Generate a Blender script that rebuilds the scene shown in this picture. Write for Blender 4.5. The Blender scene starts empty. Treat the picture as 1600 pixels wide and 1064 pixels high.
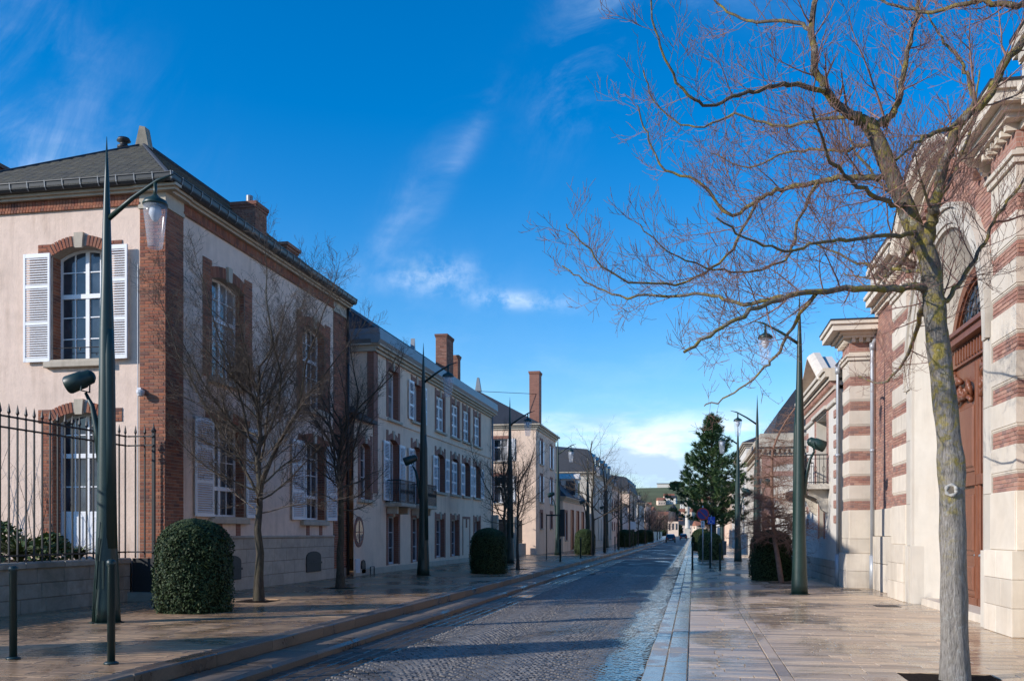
import bpy, math, random
from mathutils import Vector, Matrix
R_ = math.radians
scene = bpy.context.scene
COL = scene.collection

# ------------------------------------------------------------------ camera
cam_d = bpy.data.cameras.new('camera')
cam_d.sensor_width = 36.0
cam_d.lens = 33.435
cam_d.shift_y = 0.1875
cam_d.clip_start = 0.1
cam_d.clip_end = 6000.0
cam = bpy.data.objects.new('camera', cam_d)
cam.location = (0, 0, 1.6)
cam.rotation_euler = (R_(90), 0, math.atan(283 / 1486))
COL.objects.link(cam)
scene.camera = cam

# ------------------------------------------------------------------ light
SUN_EL, SUN_AZ = 24.0, 57.0            # elevation; shadows run 57 degrees right of the street axis
to_sun = Vector((-math.sin(R_(SUN_AZ)) * math.cos(R_(SUN_EL)), -math.cos(R_(SUN_AZ)) * math.cos(R_(SUN_EL)), math.sin(R_(SUN_EL))))
sun_d = bpy.data.lights.new('sun', 'SUN')
sun_d.energy = 3.45
sun_d.angle = R_(0.53)
sun_d.color = (1.0, 0.95, 0.89)
sun = bpy.data.objects.new('sun', sun_d)
sun.rotation_euler = (-to_sun).to_track_quat('-Z', 'Y').to_euler()
COL.objects.link(sun)

scene.view_settings.view_transform = 'Standard'
scene.view_settings.look = 'None'
scene.view_settings.exposure = 0.5
scene.view_settings.gamma = 1.0
scene.cycles.max_bounces = 8
scene.cycles.transparent_max_bounces = 16
scene.cycles.caustics_reflective = False
scene.cycles.caustics_refractive = False

# ------------------------------------------------------------------ world: sky and clouds
world = bpy.data.worlds.new('World')
scene.world = world
world.use_nodes = True
wt = world.node_tree
wt.nodes.clear()
wl = wt.links.new
def wn(t, **kw):
    n = wt.nodes.new(t)
    for k, v in kw.items():
        setattr(n, k, v)
    return n
def wmath(op, a, b=None, clamp=False):
    n = wn('ShaderNodeMath', operation=op)
    n.use_clamp = clamp
    for i, x in enumerate((a, b)):
        if x is None: continue
        if isinstance(x, (int, float)): n.inputs[i].default_value = x
        else: wl(x, n.inputs[i])
    return n.outputs[0]
def wdot(sock, vec):
    n = wn('ShaderNodeVectorMath', operation='DOT_PRODUCT')
    wl(sock, n.inputs[0]); n.inputs[1].default_value = vec
    return n.outputs['Value']
def wrange(sock, a, b, c=0.0, d=1.0):
    n = wn('ShaderNodeMapRange'); n.interpolation_type = 'SMOOTHSTEP'
    wl(sock, n.inputs[0])
    for i, x in enumerate((a, b, c, d)): n.inputs[i + 1].default_value = x
    return n.outputs[0]
sky = wn('ShaderNodeTexSky', sky_type='NISHITA')
sky.sun_disc = False
sky.sun_elevation = R_(SUN_EL)
sky.sun_rotation = R_(180 + SUN_AZ)
sky.altitude = 100
sky.air_density = 1.0
sky.dust_density = 0.25
sky.ozone_density = 3.0
hs = wn('ShaderNodeHueSaturation')
hs.inputs['Saturation'].default_value = 1.45
hs.inputs['Hue'].default_value = 0.505
hs.inputs['Value'].default_value = 1.28
wl(sky.outputs[0], hs.inputs['Color'])
tc = wn('ShaderNodeTexCoord')
DIRV = tc.outputs['Generated']
def wnoise(scale, detail=6, rough=0.6, stretch=None, distort=0.0):
    v = DIRV
    if stretch:
        m = wn('ShaderNodeMapping'); m.inputs['Rotation'].default_value = stretch[0]; m.inputs['Scale'].default_value = stretch[1]
        wl(DIRV, m.inputs['Vector']); v = m.outputs[0]
    n = wn('ShaderNodeTexNoise'); n.inputs['Scale'].default_value = scale; n.inputs['Detail'].default_value = detail
    n.inputs['Roughness'].default_value = rough; n.inputs['Distortion'].default_value = distort
    wl(v, n.inputs['Vector'])
    return n.outputs[0]
n_puff = wnoise(26, 8, 0.62)
n_wisp = wnoise(9, 8, 0.66, ((0.3, 0.9, 0.2), (1.0, 3.2, 1.0)), 0.6)
n_bank = wnoise(7, 9, 0.6, ((0, 0, 0), (1, 1, 3.4)), 0.25)
def cloud(az, el, ang, sa, sb, noise, lo, hi, amount):
    """one cloud: az/el of its centre in degrees (az right of the street axis), long axis tilt, angular half sizes"""
    a, e, t = R_(az), R_(el), R_(ang)
    c = Vector((math.sin(a) * math.cos(e), math.cos(a) * math.cos(e), math.sin(e)))
    rt = Vector((math.cos(a), -math.sin(a), 0)); up = rt.cross(c)
    e1 = rt * math.cos(t) + up * math.sin(t); e2 = up * math.cos(t) - rt * math.sin(t)
    A = wmath('DIVIDE', wdot(DIRV, e1), R_(sa)); B = wmath('DIVIDE', wdot(DIRV, e2), R_(sb))
    r2 = wmath('ADD', wmath('MULTIPLY', A, A), wmath('MULTIPLY', B, B))
    g = wmath('POWER', 2.718, wmath('MULTIPLY', r2, -1.0))
    g = wmath('MULTIPLY', g, wrange(wdot(DIRV, c), 0.3, 0.6))
    return wmath('MULTIPLY', wmath('MULTIPLY', g, wrange(noise, lo, hi)), amount)
parts_c = [
    cloud(-16.3, 19.0, 54, 7.0, 0.9, n_wisp, 0.30, 0.85, 0.11),
    cloud(-19.0, 16.5, 60, 6.0, 1.0, n_wisp, 0.30, 0.85, 0.11),
    cloud(-13.9, 21.5, 62, 4.0, .5, n_wisp, 0.3, 0.85, 0.13),
    cloud(-15.5, 15.1, 2, 2.3, 0.9, n_puff, 0.36, 0.66, 0.55),
    cloud(-10.3, 13.7, -3, 2.6, .5, n_puff, 0.40, 0.62, 0.50),
    cloud(-39.2, 20.0, -18, 5.5, 1.8, n_wisp, 0.30, 0.75, 0.42),
    cloud(-37.5, 24.5, -35, 7.0, 3.0, n_wisp, 0.36, 0.85, 0.15),
    cloud(-34.0, 31.5, 0, 7.0, .8, n_wisp, 0.34, 0.80, 0.25),
    cloud(-6.0, 28.0, 70, 5.0, 1.8, n_wisp, 0.34, 0.80, 0.35),
    cloud(-3.0, 31.0, -15, 6.0, 1.6, n_wisp, 0.34, 0.80, 0.40),
]
acc = parts_c[0]
for p in parts_c[1:]:
    acc = wmath('ADD', acc, p)
sep = wn('ShaderNodeSeparateXYZ'); wl(DIRV, sep.inputs[0])
zel = sep.outputs[2]
# low bank of cloud that circles the horizon, thin veil above it
bank = wmath('MULTIPLY', wrange(zel, 0.15, 0.085), wrange(n_bank, 0.38, 0.60))
veil = wmath('MULTIPLY', wrange(zel, 0.34, 0.02), wrange(n_wisp, 0.25, 0.8, 0.15, 0.6))
lowhaze = wrange(zel, 0.14, 0.0, 0.0, 0.38)
fac = wmath('ADD', wmath('ADD', acc, wmath('MULTIPLY', bank, 0.85)), wmath('ADD', wmath('MULTIPLY', veil, 0.28), lowhaze), True)
shade = wrange(wnoise(10, 6, 0.55, ((0.4, 0.1, 0.7), (1, 1, 3.0))), 0.40, 0.60)
ccol = wn('ShaderNodeMix', data_type='RGBA')
ccol.inputs[6].default_value = (3.6, 4.9, 6.4, 1)
ccol.inputs[7].default_value = (6.9, 7.7, 8.9, 1)
wl(shade, ccol.inputs[0])
cm = wn('ShaderNodeMix', data_type='RGBA')
wl(fac, cm.inputs[0]); wl(hs.outputs[0], cm.inputs[6]); wl(ccol.outputs[2], cm.inputs[7])
bg = wn('ShaderNodeBackground'); bg.inputs['Strength'].default_value = 0.112
wl(cm.outputs[2], bg.inputs['Color'])
wo = wn('ShaderNodeOutputWorld'); wl(bg.outputs[0], wo.inputs['Surface'])

# ------------------------------------------------------------------ materials
MATS = {}
def _new(name):
    m = bpy.data.materials.new(name); m.use_nodes = True
    nt = m.node_tree; nt.nodes.clear()
    out = nt.nodes.new('ShaderNodeOutputMaterial'); b = nt.nodes.new('ShaderNodeBsdfPrincipled')
    nt.links.new(b.outputs[0], out.inputs[0])
    MATS[name] = m
    return m, nt, b
class G:
    """tiny node-graph helper"""
    def __init__(s, nt): s.nt = nt
    def node(s, t, **kw):
        n = s.nt.nodes.new(t)
        for k, v in kw.items(): setattr(n, k, v)
        return n
    def set(s, inp, v):
        if isinstance(v, bpy.types.NodeSocket): s.nt.links.new(v, inp)
        else: inp.default_value = v
    def math(s, op, a, b=0.0, clamp=False):
        n = s.node('ShaderNodeMath', operation=op); n.use_clamp = clamp
        s.set(n.inputs[0], a); s.set(n.inputs[1], b)
        return n.outputs[0]
    def pos(s): return s.node('ShaderNodeNewGeometry').outputs['Position']
    def noise(s, scale, detail=5, rough=0.6, vec=None, sc=None, dist=0.0):
        v = vec or s.pos()
        if sc:
            m = s.node('ShaderNodeMapping'); m.inputs['Scale'].default_value = sc
            s.set(m.inputs['Vector'], v); v = m.outputs[0]
        n = s.node('ShaderNodeTexNoise'); n.inputs['Scale'].default_value = scale
        n.inputs['Detail'].default_value = detail; n.inputs['Roughness'].default_value = rough; n.inputs['Distortion'].default_value = dist
        s.set(n.inputs['Vector'], v)
        return n.outputs[0]
    def rng(s, v, a, b, c=0.0, d=1.0):
        n = s.node('ShaderNodeMapRange'); s.set(n.inputs[0], v)
        for i, x in enumerate((a, b, c, d)): n.inputs[i + 1].default_value = x
        return n.outputs[0]
    def mix(s, f, a, b, blend='MIX'):
        n = s.node('ShaderNodeMix', data_type='RGBA', blend_type=blend)
        s.set(n.inputs[0], f)
        for i, x in ((6, a), (7, b)):
            if isinstance(x, tuple) and len(x) == 3: x = (*x, 1)
            s.set(n.inputs[i], x)
        return n.outputs[2]
    def tint(s):
        a = s.node('ShaderNodeAttribute', attribute_name='tint').outputs['Fac']
        o = s.node('ShaderNodeObjectInfo').outputs['Random']
        return s.math('FRACT', s.math('ADD', a, o))
    def bump(s, h, strength=0.3, dist=0.02):
        n = s.node('ShaderNodeBump'); n.inputs['Strength'].default_value = strength; n.inputs['Distance'].default_value = dist
        s.set(n.inputs['Height'], h)
        return n.outputs[0]
def dim(c, k): return tuple(min(1, max(0, x * k)) for x in c)

def mat(name, col, rough=0.8, spec=0.3, vary=0.12, scale=6.0, stain=0.0, stain_col=(0.05, 0.045, 0.04), stain_scale=0.7,
        bump=0.0, bscale=60.0, bdist=0.01, streak=0.0, tintcols=None, tintv=0.0, metal=0.0, rvar=0.0, sc=None, coat=0.0):
    """general procedural surface: base colour with fine variation, blotches, per-piece tint, relief"""
    m, nt, b = _new(name); g = G(nt)
    n1 = g.noise(scale, 7, 0.62, sc=sc)
    c = g.mix(g.rng(n1, 0.3, 0.7), dim(col, 1 - vary), dim(col, 1 + vary))
    if tintcols:
        t = g.tint()
        ramp = g.node('ShaderNodeValToRGB'); g.set(ramp.inputs[0], t)
        els = ramp.color_ramp.elements
        while len(els) < len(tintcols): els.new(0.5)
        for i, q in enumerate(tintcols):
            els[i].position = i / (len(tintcols) - 1) if len(tintcols) > 1 else 0
            els[i].color = (*q, 1)
        c = g.mix(0.88, c, g.mix(1.0, ramp.outputs[0], g.rng(n1, 0.25, 0.75, 1 - vary, 1 + vary), 'MULTIPLY'))
    elif tintv:
        c = g.mix(1.0, c, g.rng(g.tint(), 0, 1, 1 - tintv, 1 + tintv), 'MULTIPLY')
    if stain:
        s1 = g.noise(stain_scale, 8, 0.68, dist=0.4)
        c = g.mix(g.math('MULTIPLY', g.rng(s1, 0.48, 0.72), stain, True), c, stain_col)
    if streak:
        s2 = g.noise(5.0, 6, 0.7, sc=(1, 1, 0.09)); s3 = g.noise(0.5, 4, 0.6)
        c = g.mix(g.math('MULTIPLY', g.math('MULTIPLY', g.rng(s2, 0.46, 0.74), g.rng(s3, 0.38, 0.66)), streak, True), c, g.mix(1.0, c, (0.52, 0.47, 0.42), 'MULTIPLY'))
    g.set(b.inputs['Base Color'], c)
    b.inputs['Roughness'].default_value = rough
    if rvar: g.set(b.inputs['Roughness'], g.rng(g.noise(2.2, 5, 0.6), 0.3, 0.7, rough - rvar, rough + rvar))
    b.inputs['Specular IOR Level'].default_value = spec
    b.inputs['Metallic'].default_value = metal
    if coat: b.inputs['Coat Weight'].default_value = coat; b.inputs['Coat Roughness'].default_value = 0.12
    if bump: g.set(b.inputs['Normal'], g.bump(g.noise(bscale, 6, 0.65, sc=sc), bump, bdist))
    return m

def brickmat(name, c1, c2, mortar, bw=0.23, bh=0.075, rough=0.85):
    """far brickwork: too small to pick apart"""
    m, nt, b = _new(name); g = G(nt)
    geo = g.node('ShaderNodeNewGeometry')
    sp = g.node('ShaderNodeSeparateXYZ'); g.set(sp.inputs[0], geo.outputs['Position'])
    sn = g.node('ShaderNodeSeparateXYZ'); g.set(sn.inputs[0], geo.outputs['True Normal'])
    ax = g.math('ABSOLUTE', sn.outputs[0]); ay = g.math('ABSOLUTE', sn.outputs[1])
    u = g.math('ADD', g.math('MULTIPLY', sp.outputs[0], ay), g.math('MULTIPLY', sp.outputs[1], ax))
    cb = g.node('ShaderNodeCombineXYZ'); g.set(cb.inputs[0], u); g.set(cb.inputs[1], sp.outputs[2])
    br = g.node('ShaderNodeTexBrick'); g.set(br.inputs['Vector'], cb.outputs[0])
    br.inputs['Color1'].default_value = (*c1, 1); br.inputs['Color2'].default_value = (*c2, 1); br.inputs['Mortar'].default_value = (*mortar, 1)
    br.inputs['Scale'].default_value = 1.0; br.inputs['Mortar Size'].default_value = 0.008
    br.inputs['Brick Width'].default_value = bw; br.inputs['Row Height'].default_value = bh
    c = g.mix(0.35, br.outputs[0], g.mix(g.rng(g.noise(3.0), 0.3, 0.7), dim(c1, 0.6), dim(c2, 1.25)))
    g.set(b.inputs['Base Color'], c); b.inputs['Roughness'].default_value = rough
    g.set(b.inputs['Normal'], g.bump(br.outputs['Fac'], -0.4, 0.01))
    return m

BRICKS = [(0.324, 0.120, 0.071), (0.264, 0.096, 0.063), (0.396, 0.168, 0.098), (0.180, 0.078, 0.060), (0.336, 0.150, 0.092), (0.132, 0.072, 0.063), (0.360, 0.132, 0.071), (0.228, 0.120, 0.086)]
BRICKS_R = [(0.400, 0.211, 0.159), (0.331, 0.172, 0.136), (0.496, 0.297, 0.223), (0.262, 0.156, 0.136), (0.427, 0.242, 0.175), (0.220, 0.156, 0.143)]
plaster = mat('plaster_pink_beige', (0.80, 0.615, 0.50), 0.9, 0.15, 0.07, 5, stain=0.30, stain_col=(0.47, 0.37, 0.31), stain_scale=0.9, bump=0.5, bscale=28, bdist=0.02, streak=0.8)
plaster2 = mat('plaster_cream', (0.83, 0.62, 0.47), 0.9, 0.15, 0.06, 4, stain=0.35, stain_col=(0.46, 0.34, 0.26), stain_scale=0.6, bump=0.2, bscale=60, streak=0.7)
plaster_white = mat('plaster_white', (0.66, 0.62, 0.56), 0.9, 0.15, 0.06, 4, stain=0.3, stain_col=(0.45, 0.40, 0.34), stain_scale=0.6, bump=0.15, bscale=50)
mortar = mat('mortar', (0.36, 0.30, 0.25), 0.95, 0.1, 0.2, 20)
mortar_r = mat('mortar_pale', (0.46, 0.38, 0.32), 0.95, 0.1, 0.2, 20)
brick = mat('brick_red', (0.29, 0.10, 0.055), 0.85, 0.2, 0.25, 40, tintcols=BRICKS, bump=0.4, bscale=70)
brick_r = mat('brick_rose', (0.36, 0.15, 0.10), 0.85, 0.2, 0.2, 40, tintcols=BRICKS_R, bump=0.4, bscale=70)
brick_far = brickmat('brickwork_red', (0.33, 0.135, 0.09), (0.24, 0.095, 0.065), (0.26, 0.21, 0.17))
brick_far_r = brickmat('brickwork_rose', (0.42, 0.21, 0.155), (0.33, 0.16, 0.12), (0.40, 0.32, 0.27))
chimney_brick = mat('chimney_brick', (0.30, 0.13, 0.08), 0.9, 0.2, 0.3, 20, tintcols=[(0.27, 0.125, 0.09), (0.20, 0.09, 0.07), (0.33, 0.18, 0.13), (0.15, 0.075, 0.06)], bump=0.3, bscale=60)
stone = mat('limestone_cream', (0.66, 0.585, 0.485), 0.75, 0.3, 0.07, 3, stain=0.35, stain_col=(0.55, 0.45, 0.33), stain_scale=1.1, tintv=0.12, bump=0.2, bscale=40, streak=0.5)
stone_white = mat('limestone_white', (0.56, 0.51, 0.435), 0.75, 0.3, 0.05, 3, stain=0.3, stain_col=(0.58, 0.49, 0.38), stain_scale=1.3, tintv=0.08, bump=0.2, bscale=40, streak=0.55)
stone_trim = mat('trim_stone_beige', (0.50, 0.43, 0.34), 0.8, 0.25, 0.08, 5, stain=0.4, stain_col=(0.26, 0.22, 0.18), stain_scale=1.5, bump=0.15, bscale=50, streak=0.8)
stone_wall = mat('wall_ashlar', (0.33, 0.29, 0.235), 0.85, 0.2, 0.14, 6, stain=0.7, stain_col=(0.10, 0.10, 0.075), stain_scale=1.2, tintv=0.12, bump=0.35, bscale=30)
stone_plinth = mat('plinth_ashlar', (0.46, 0.39, 0.315), 0.85, 0.2, 0.1, 5, stain=0.5, stain_col=(0.22, 0.185, 0.15), stain_scale=1.1, tintv=0.1, bump=0.25, bscale=30)
joint = mat('stone_joint', (0.20, 0.17, 0.135), 0.95, 0.1, 0.2, 20)
slate = mat('roof_slate_weathered', (0.10, 0.092, 0.075), 0.75, 0.3, 0.3, 9, tintcols=[(0.085, 0.08, 0.066), (0.12, 0.108, 0.082), (0.07, 0.068, 0.062), (0.105, 0.10, 0.078)], stain=0.3, stain_col=(0.15, 0.13, 0.07), stain_scale=2.0, bump=0.3, bscale=50)
slate_far = mat('roof_slate_dark', (0.035, 0.038, 0.045), 0.65, 0.3, 0.25, 5, tintv=0.25, bump=0.3, bscale=8, sc=(1, 1, 5))
zinc = mat('zinc_grey', (0.22, 0.235, 0.25), 0.5, 0.5, 0.12, 4, stain=0.3, stain_col=(0.18, 0.18, 0.18), metal=0.35)
zinc_dark = mat('gutter_metal_dark', (0.025, 0.028, 0.032), 0.4, 0.5, 0.15, 6)
pipe_grey = mat('downpipe_grey', (0.38, 0.40, 0.43), 0.45, 0.5, 0.08, 5, metal=0.3)
white_paint = mat('white_paint', (0.80, 0.80, 0.81), 0.45, 0.4, 0.03, 8, stain=0.08, stain_col=(0.55, 0.53, 0.5))
grey_paint = mat('pale_grey_paint', (0.60, 0.61, 0.64), 0.5, 0.4, 0.04, 8)
iron = mat('black_iron', (0.018, 0.018, 0.019), 0.5, 0.5, 0.2, 20, bump=0.1)
lamp_green = mat('lamp_green_paint', (0.012, 0.034, 0.029), 0.42, 0.5, 0.10, 6, stain=0.25, stain_col=(0.03, 0.06, 0.05), stain_scale=2.5, bump=0.06, bscale=20)
bark_pale = mat('bark_grey_pale', (0.31, 0.28, 0.25), 0.9, 0.15, 0.38, 60, stain=0.28, stain_col=(0.26, 0.22, 0.07), stain_scale=2.6, bump=1.0, bscale=75, bdist=0.025, sc=(1, 1, 0.18))
bark_limb = mat('bark_limb_mossy', (0.15, 0.125, 0.095), 0.9, 0.15, 0.35, 14, stain=0.75, stain_col=(0.20, 0.165, 0.035), stain_scale=3.2, bump=0.7, bscale=40, bdist=0.02)
bark_twig = mat('bark_twig_red_brown', (0.26, 0.15, 0.12), 0.8, 0.2, 0.3, 9)
bark_dark = mat('bark_dark_brown', (0.075, 0.062, 0.05), 0.9, 0.15, 0.35, 25, stain=0.35, stain_col=(0.12, 0.115, 0.05), bump=0.8, bscale=35, sc=(1, 1, 0.35))
bark_twig_dark = mat('bark_twig_dark', (0.125, 0.10, 0.08), 0.85, 0.2, 0.3, 9)
larch_mat = mat('larch_twig_pinkish', (0.26, 0.155, 0.115), 0.85, 0.2, 0.25, 9)
wood = mat('oak_door_varnished', (0.19, 0.068, 0.034), 0.42, 0.45, 0.22, 5, stain=0.35, stain_col=(0.12, 0.035, 0.015), stain_scale=2.0, sc=(6, 6, 0.6), bump=0.15, bscale=25)
wood_orange = mat('orange_door', (0.40, 0.14, 0.055), 0.5, 0.4, 0.15, 6)
soil = mat('dark_mulch', (0.032, 0.022, 0.016), 0.95, 0.1, 0.5, 40, bump=1.0, bscale=50, bdist=0.04)
earth = mat('open_ground', (0.14, 0.13, 0.09), 0.95, 0.1, 0.2, 0.2)
leaf_dark = mat('yew_foliage', (0.030, 0.052, 0.017), 0.6, 0.3, 0.25, 8, tintcols=[(0.016, 0.032, 0.011), (0.036, 0.064, 0.018), (0.024, 0.046, 0.015), (0.05, 0.078, 0.022), (0.065, 0.08, 0.028)])
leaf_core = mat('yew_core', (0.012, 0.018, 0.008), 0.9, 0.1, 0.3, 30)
leaf_light = mat('box_foliage', (0.085, 0.105, 0.035), 0.6, 0.3, 0.25, 8, tintcols=[(0.06, 0.08, 0.026), (0.11, 0.13, 0.042), (0.085, 0.105, 0.032)])
leaf_pine = mat('pine_needles', (0.045, 0.085, 0.030), 0.55, 0.3, 0.25, 3, tintcols=[(0.052, 0.098, 0.034), (0.111, 0.169, 0.055), (0.078, 0.130, 0.044), (0.143, 0.195, 0.072)])
leaf_garden = mat('garden_leaves', (0.07, 0.11, 0.03), 0.5, 0.4, 0.25, 5, tintcols=[(0.045, 0.085, 0.022), (0.10, 0.14, 0.04), (0.14, 0.15, 0.05), (0.06, 0.10, 0.03)])
rubber = mat('tyre_rubber', (0.02, 0.02, 0.02), 0.8, 0.3)
car_paint = mat('car_paint_dark', (0.02, 0.024, 0.032), 0.25, 0.5, 0.02, 3, coat=0.8)
car_white = mat('car_paint_white', (0.7, 0.7, 0.7), 0.25, 0.5, 0.02, 3, coat=0.8)
red_lens = mat('red_lens', (0.4, 0.01, 0.01), 0.2, 0.5)
sign_blue = mat('sign_blue', (0.012, 0.07, 0.42), 0.35, 0.5, 0.02)
sign_blue_dark = mat('sign_blue_dark', (0.012, 0.022, 0.19), 0.35, 0.5, 0.02)
sign_red = mat('sign_red', (0.42, 0.018, 0.025), 0.35, 0.5, 0.02)
sign_white = mat('sign_white', (0.72, 0.72, 0.72), 0.4, 0.5, 0.02)
roof_tile = mat('roof_tile_red', (0.26, 0.11, 0.07), 0.8, 0.2, 0.25, 1.0, tintv=0.25)
vine_green = mat('vineyard_grass', (0.13, 0.14, 0.068), 0.95, 0.1, 0.25, 0.02, stain=0.6, stain_col=(0.12, 0.085, 0.055), stain_scale=0.006)
mast_green = mat('far_tree_dark', (0.03, 0.042, 0.022), 0.9, 0.1, 0.3, 0.3)

def m_bark():
    """pale grey smooth-ridged bark low on the trunk, browner limbs, yellow lichen that thickens upward"""
    m, nt, b = _new('bark_lichen'); g = G(nt)
    sp = g.node('ShaderNodeSeparateXYZ'); g.set(sp.inputs[0], g.pos()); z = sp.outputs[2]
    rid = g.noise(60, 7, 0.7, sc=(1, 1, 0.16)); pat = g.noise(5, 5, 0.6)
    pale = g.mix(g.rng(rid, 0.32, 0.68), (0.15, 0.13, 0.11), (0.40, 0.365, 0.325)); brown = g.mix(g.rng(rid, 0.3, 0.7), (0.075, 0.06, 0.047), (0.22, 0.185, 0.145))
    zz = g.math('ADD', z, g.rng(pat, 0.3, 0.7, -0.9, 0.9))
    c = g.mix(g.rng(zz, 2.4, 5.2), pale, brown)
    li = g.rng(g.noise(7.5, 7, 0.68, dist=0.6), 0.475, 0.585)
    li = g.math('MULTIPLY', li, g.rng(zz, 1.2, 2.9, 0.05, 0.85), True)
    c = g.mix(li, c, g.mix(g.rng(g.noise(40), 0.3, 0.7), (0.22, 0.17, 0.03), (0.40, 0.32, 0.075)))
    c = g.mix(g.math('MULTIPLY', g.rng(g.noise(11, 4, 0.5), 0.62, 0.68), 0.5), c, (0.42, 0.42, 0.38))
    g.set(b.inputs['Base Color'], c); b.inputs['Roughness'].default_value = 0.92; b.inputs['Specular IOR Level'].default_value = 0.15
    g.set(b.inputs['Normal'], g.bump(g.math('ADD', rid, g.math('MULTIPLY', g.noise(14, 5, 0.6, sc=(1, 1, 0.5)), 0.8)), 1.0, 0.03))
    return m
bark_lichen = m_bark()
def m_water():
    m, nt, b = _new('gutter_water'); g = G(nt)
    b.inputs['Base Color'].default_value = (0.012, 0.013, 0.014, 1); b.inputs['Roughness'].default_value = 0.05; b.inputs['Specular IOR Level'].default_value = 0.6
    g.set(b.inputs['Normal'], g.bump(g.noise(9, 3, 0.6, sc=(1.4, 0.7, 1)), 0.35, 0.03))
    return m
water_mat = m_water()
def m_glass(name, c=(0.03, 0.04, 0.052), r=0.04, wav=0.02):
    m, nt, b = _new(name); g = G(nt)
    g.set(b.inputs['Base Color'], g.mix(g.rng(g.noise(1.3, 3), 0.35, 0.65), dim(c, 0.5), dim(c, 2.2)))
    b.inputs['Roughness'].default_value = r; b.inputs['Specular IOR Level'].default_value = 0.75
    g.set(b.inputs['Normal'], g.bump(g.noise(3.5, 2), wav, 0.05))
    return m
glass = m_glass('window_glass')
glass_curtain = m_glass('window_glass_curtained', (0.16, 0.16, 0.16), 0.06)
glass_stained = m_glass('leaded_glass', (0.03, 0.05, 0.08), 0.1, 0.3)
def m_lampglass():
    m, nt, b = _new('lamp_glass'); g = G(nt)
    b.inputs['Base Color'].default_value = (0.75, 0.78, 0.82, 1); b.inputs['Roughness'].default_value = 0.15
    tr = g.node('ShaderNodeBsdfTransparent'); tr.inputs[0].default_value = (0.92, 0.94, 0.97, 1)
    mx = g.node('ShaderNodeMixShader'); mx.inputs[0].default_value = 0.2
    nt.links.new(tr.outputs[0], mx.inputs[1]); nt.links.new(b.outputs[0], mx.inputs[2])
    out = [n for n in nt.nodes if n.type == 'OUTPUT_MATERIAL'][0]
    nt.links.new(mx.outputs[0], out.inputs[0])
    return m
lamp_glass = m_lampglass()

def m_paving(name, cols, wet=0.5, wscale=0.5, rlo=0.16, rhi=0.62, dark=0.5, gx=None):
    """worn stone, damp in patches: damp patches are darker and smoother. gx: x range (a,b) of a wet gutter"""
    m, nt, b = _new(name); g = G(nt)
    t = g.tint()
    ramp = g.node('ShaderNodeValToRGB'); g.set(ramp.inputs[0], t)
    els = ramp.color_ramp.elements
    while len(els) < len(cols): els.new(0.5)
    for i, q in enumerate(cols):
        els[i].position = i / (len(cols) - 1); els[i].color = (*q, 1)
    fine = g.noise(30, 6, 0.7)
    c = g.mix(1.0, ramp.outputs[0], g.rng(fine, 0.25, 0.75, 0.75, 1.25), 'MULTIPLY')
    w = g.rng(g.noise(wscale, 6, 0.65, sc=(1, 0.7, 1), dist=0.5), 0.62 - wet * 0.3, 0.72 - wet * 0.3)
    w = g.math('MULTIPLY', w, g.rng(g.noise(9, 4, 0.6), 0.25, 0.55, 0.6, 1.0), True)
    if gx:
        sp = g.node('ShaderNodeSeparateXYZ'); g.set(sp.inputs[0], g.pos())
        x = g.math('ADD', sp.outputs[0], g.rng(g.noise(0.8, 5), 0.3, 0.7, -0.14, 0.14))
        gw = g.rng(x, gx[0], gx[1])
        w = g.math('MAXIMUM', w, g.math('MULTIPLY', gw, g.rng(g.noise(5, 5), 0.3, 0.5, 0.55, 1.0)), True)
    c = g.mix(w, c, g.mix(1.0, c, (dark, dark, dark), 'MULTIPLY'))
    g.set(b.inputs['Base Color'], c)
    g.set(b.inputs['Roughness'], g.rng(w, 0, 1, rhi, rlo))
    b.inputs['Specular IOR Level'].default_value = 0.5
    bn = g.node('ShaderNodeBump'); bn.inputs['Distance'].default_value = 0.006
    g.set(bn.inputs['Strength'], g.rng(w, 0, 1, 0.3, 0.03)); g.set(bn.inputs['Height'], g.noise(45, 5, 0.7)); g.set(b.inputs['Normal'], bn.outputs[0])
    return m
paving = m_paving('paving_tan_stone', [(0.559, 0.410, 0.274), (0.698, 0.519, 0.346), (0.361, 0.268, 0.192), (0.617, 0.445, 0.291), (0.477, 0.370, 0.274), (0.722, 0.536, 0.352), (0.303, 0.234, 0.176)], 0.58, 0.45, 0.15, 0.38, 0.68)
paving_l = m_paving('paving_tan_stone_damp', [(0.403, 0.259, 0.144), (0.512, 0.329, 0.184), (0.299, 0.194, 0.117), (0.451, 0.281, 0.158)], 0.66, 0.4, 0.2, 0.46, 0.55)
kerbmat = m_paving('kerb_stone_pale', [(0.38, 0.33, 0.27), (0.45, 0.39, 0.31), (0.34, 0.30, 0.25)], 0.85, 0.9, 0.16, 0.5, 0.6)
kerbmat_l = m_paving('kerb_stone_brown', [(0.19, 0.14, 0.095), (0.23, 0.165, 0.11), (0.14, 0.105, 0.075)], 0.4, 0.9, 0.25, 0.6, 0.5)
settmat = m_paving('granite_setts', [(0.135, 0.123, 0.112), (0.18, 0.165, 0.15), (0.09, 0.083, 0.078), (0.15, 0.132, 0.115), (0.205, 0.178, 0.15)], 0.25, 0.35, 0.05, 0.5, 0.35, gx=(-1.32, -1.08))
roadbase = m_paving('road_bed', [(0.045, 0.042, 0.04), (0.05, 0.047, 0.044)], 0.3, 0.4, 0.06, 0.7, 0.5, gx=(-1.32, -1.08))
gutter_l = m_paving('gutter_stone_dark', [(0.055, 0.043, 0.032), (0.068, 0.053, 0.039), (0.045, 0.036, 0.028)], 0.5, 0.5, 0.16, 0.45, 0.5)
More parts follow.
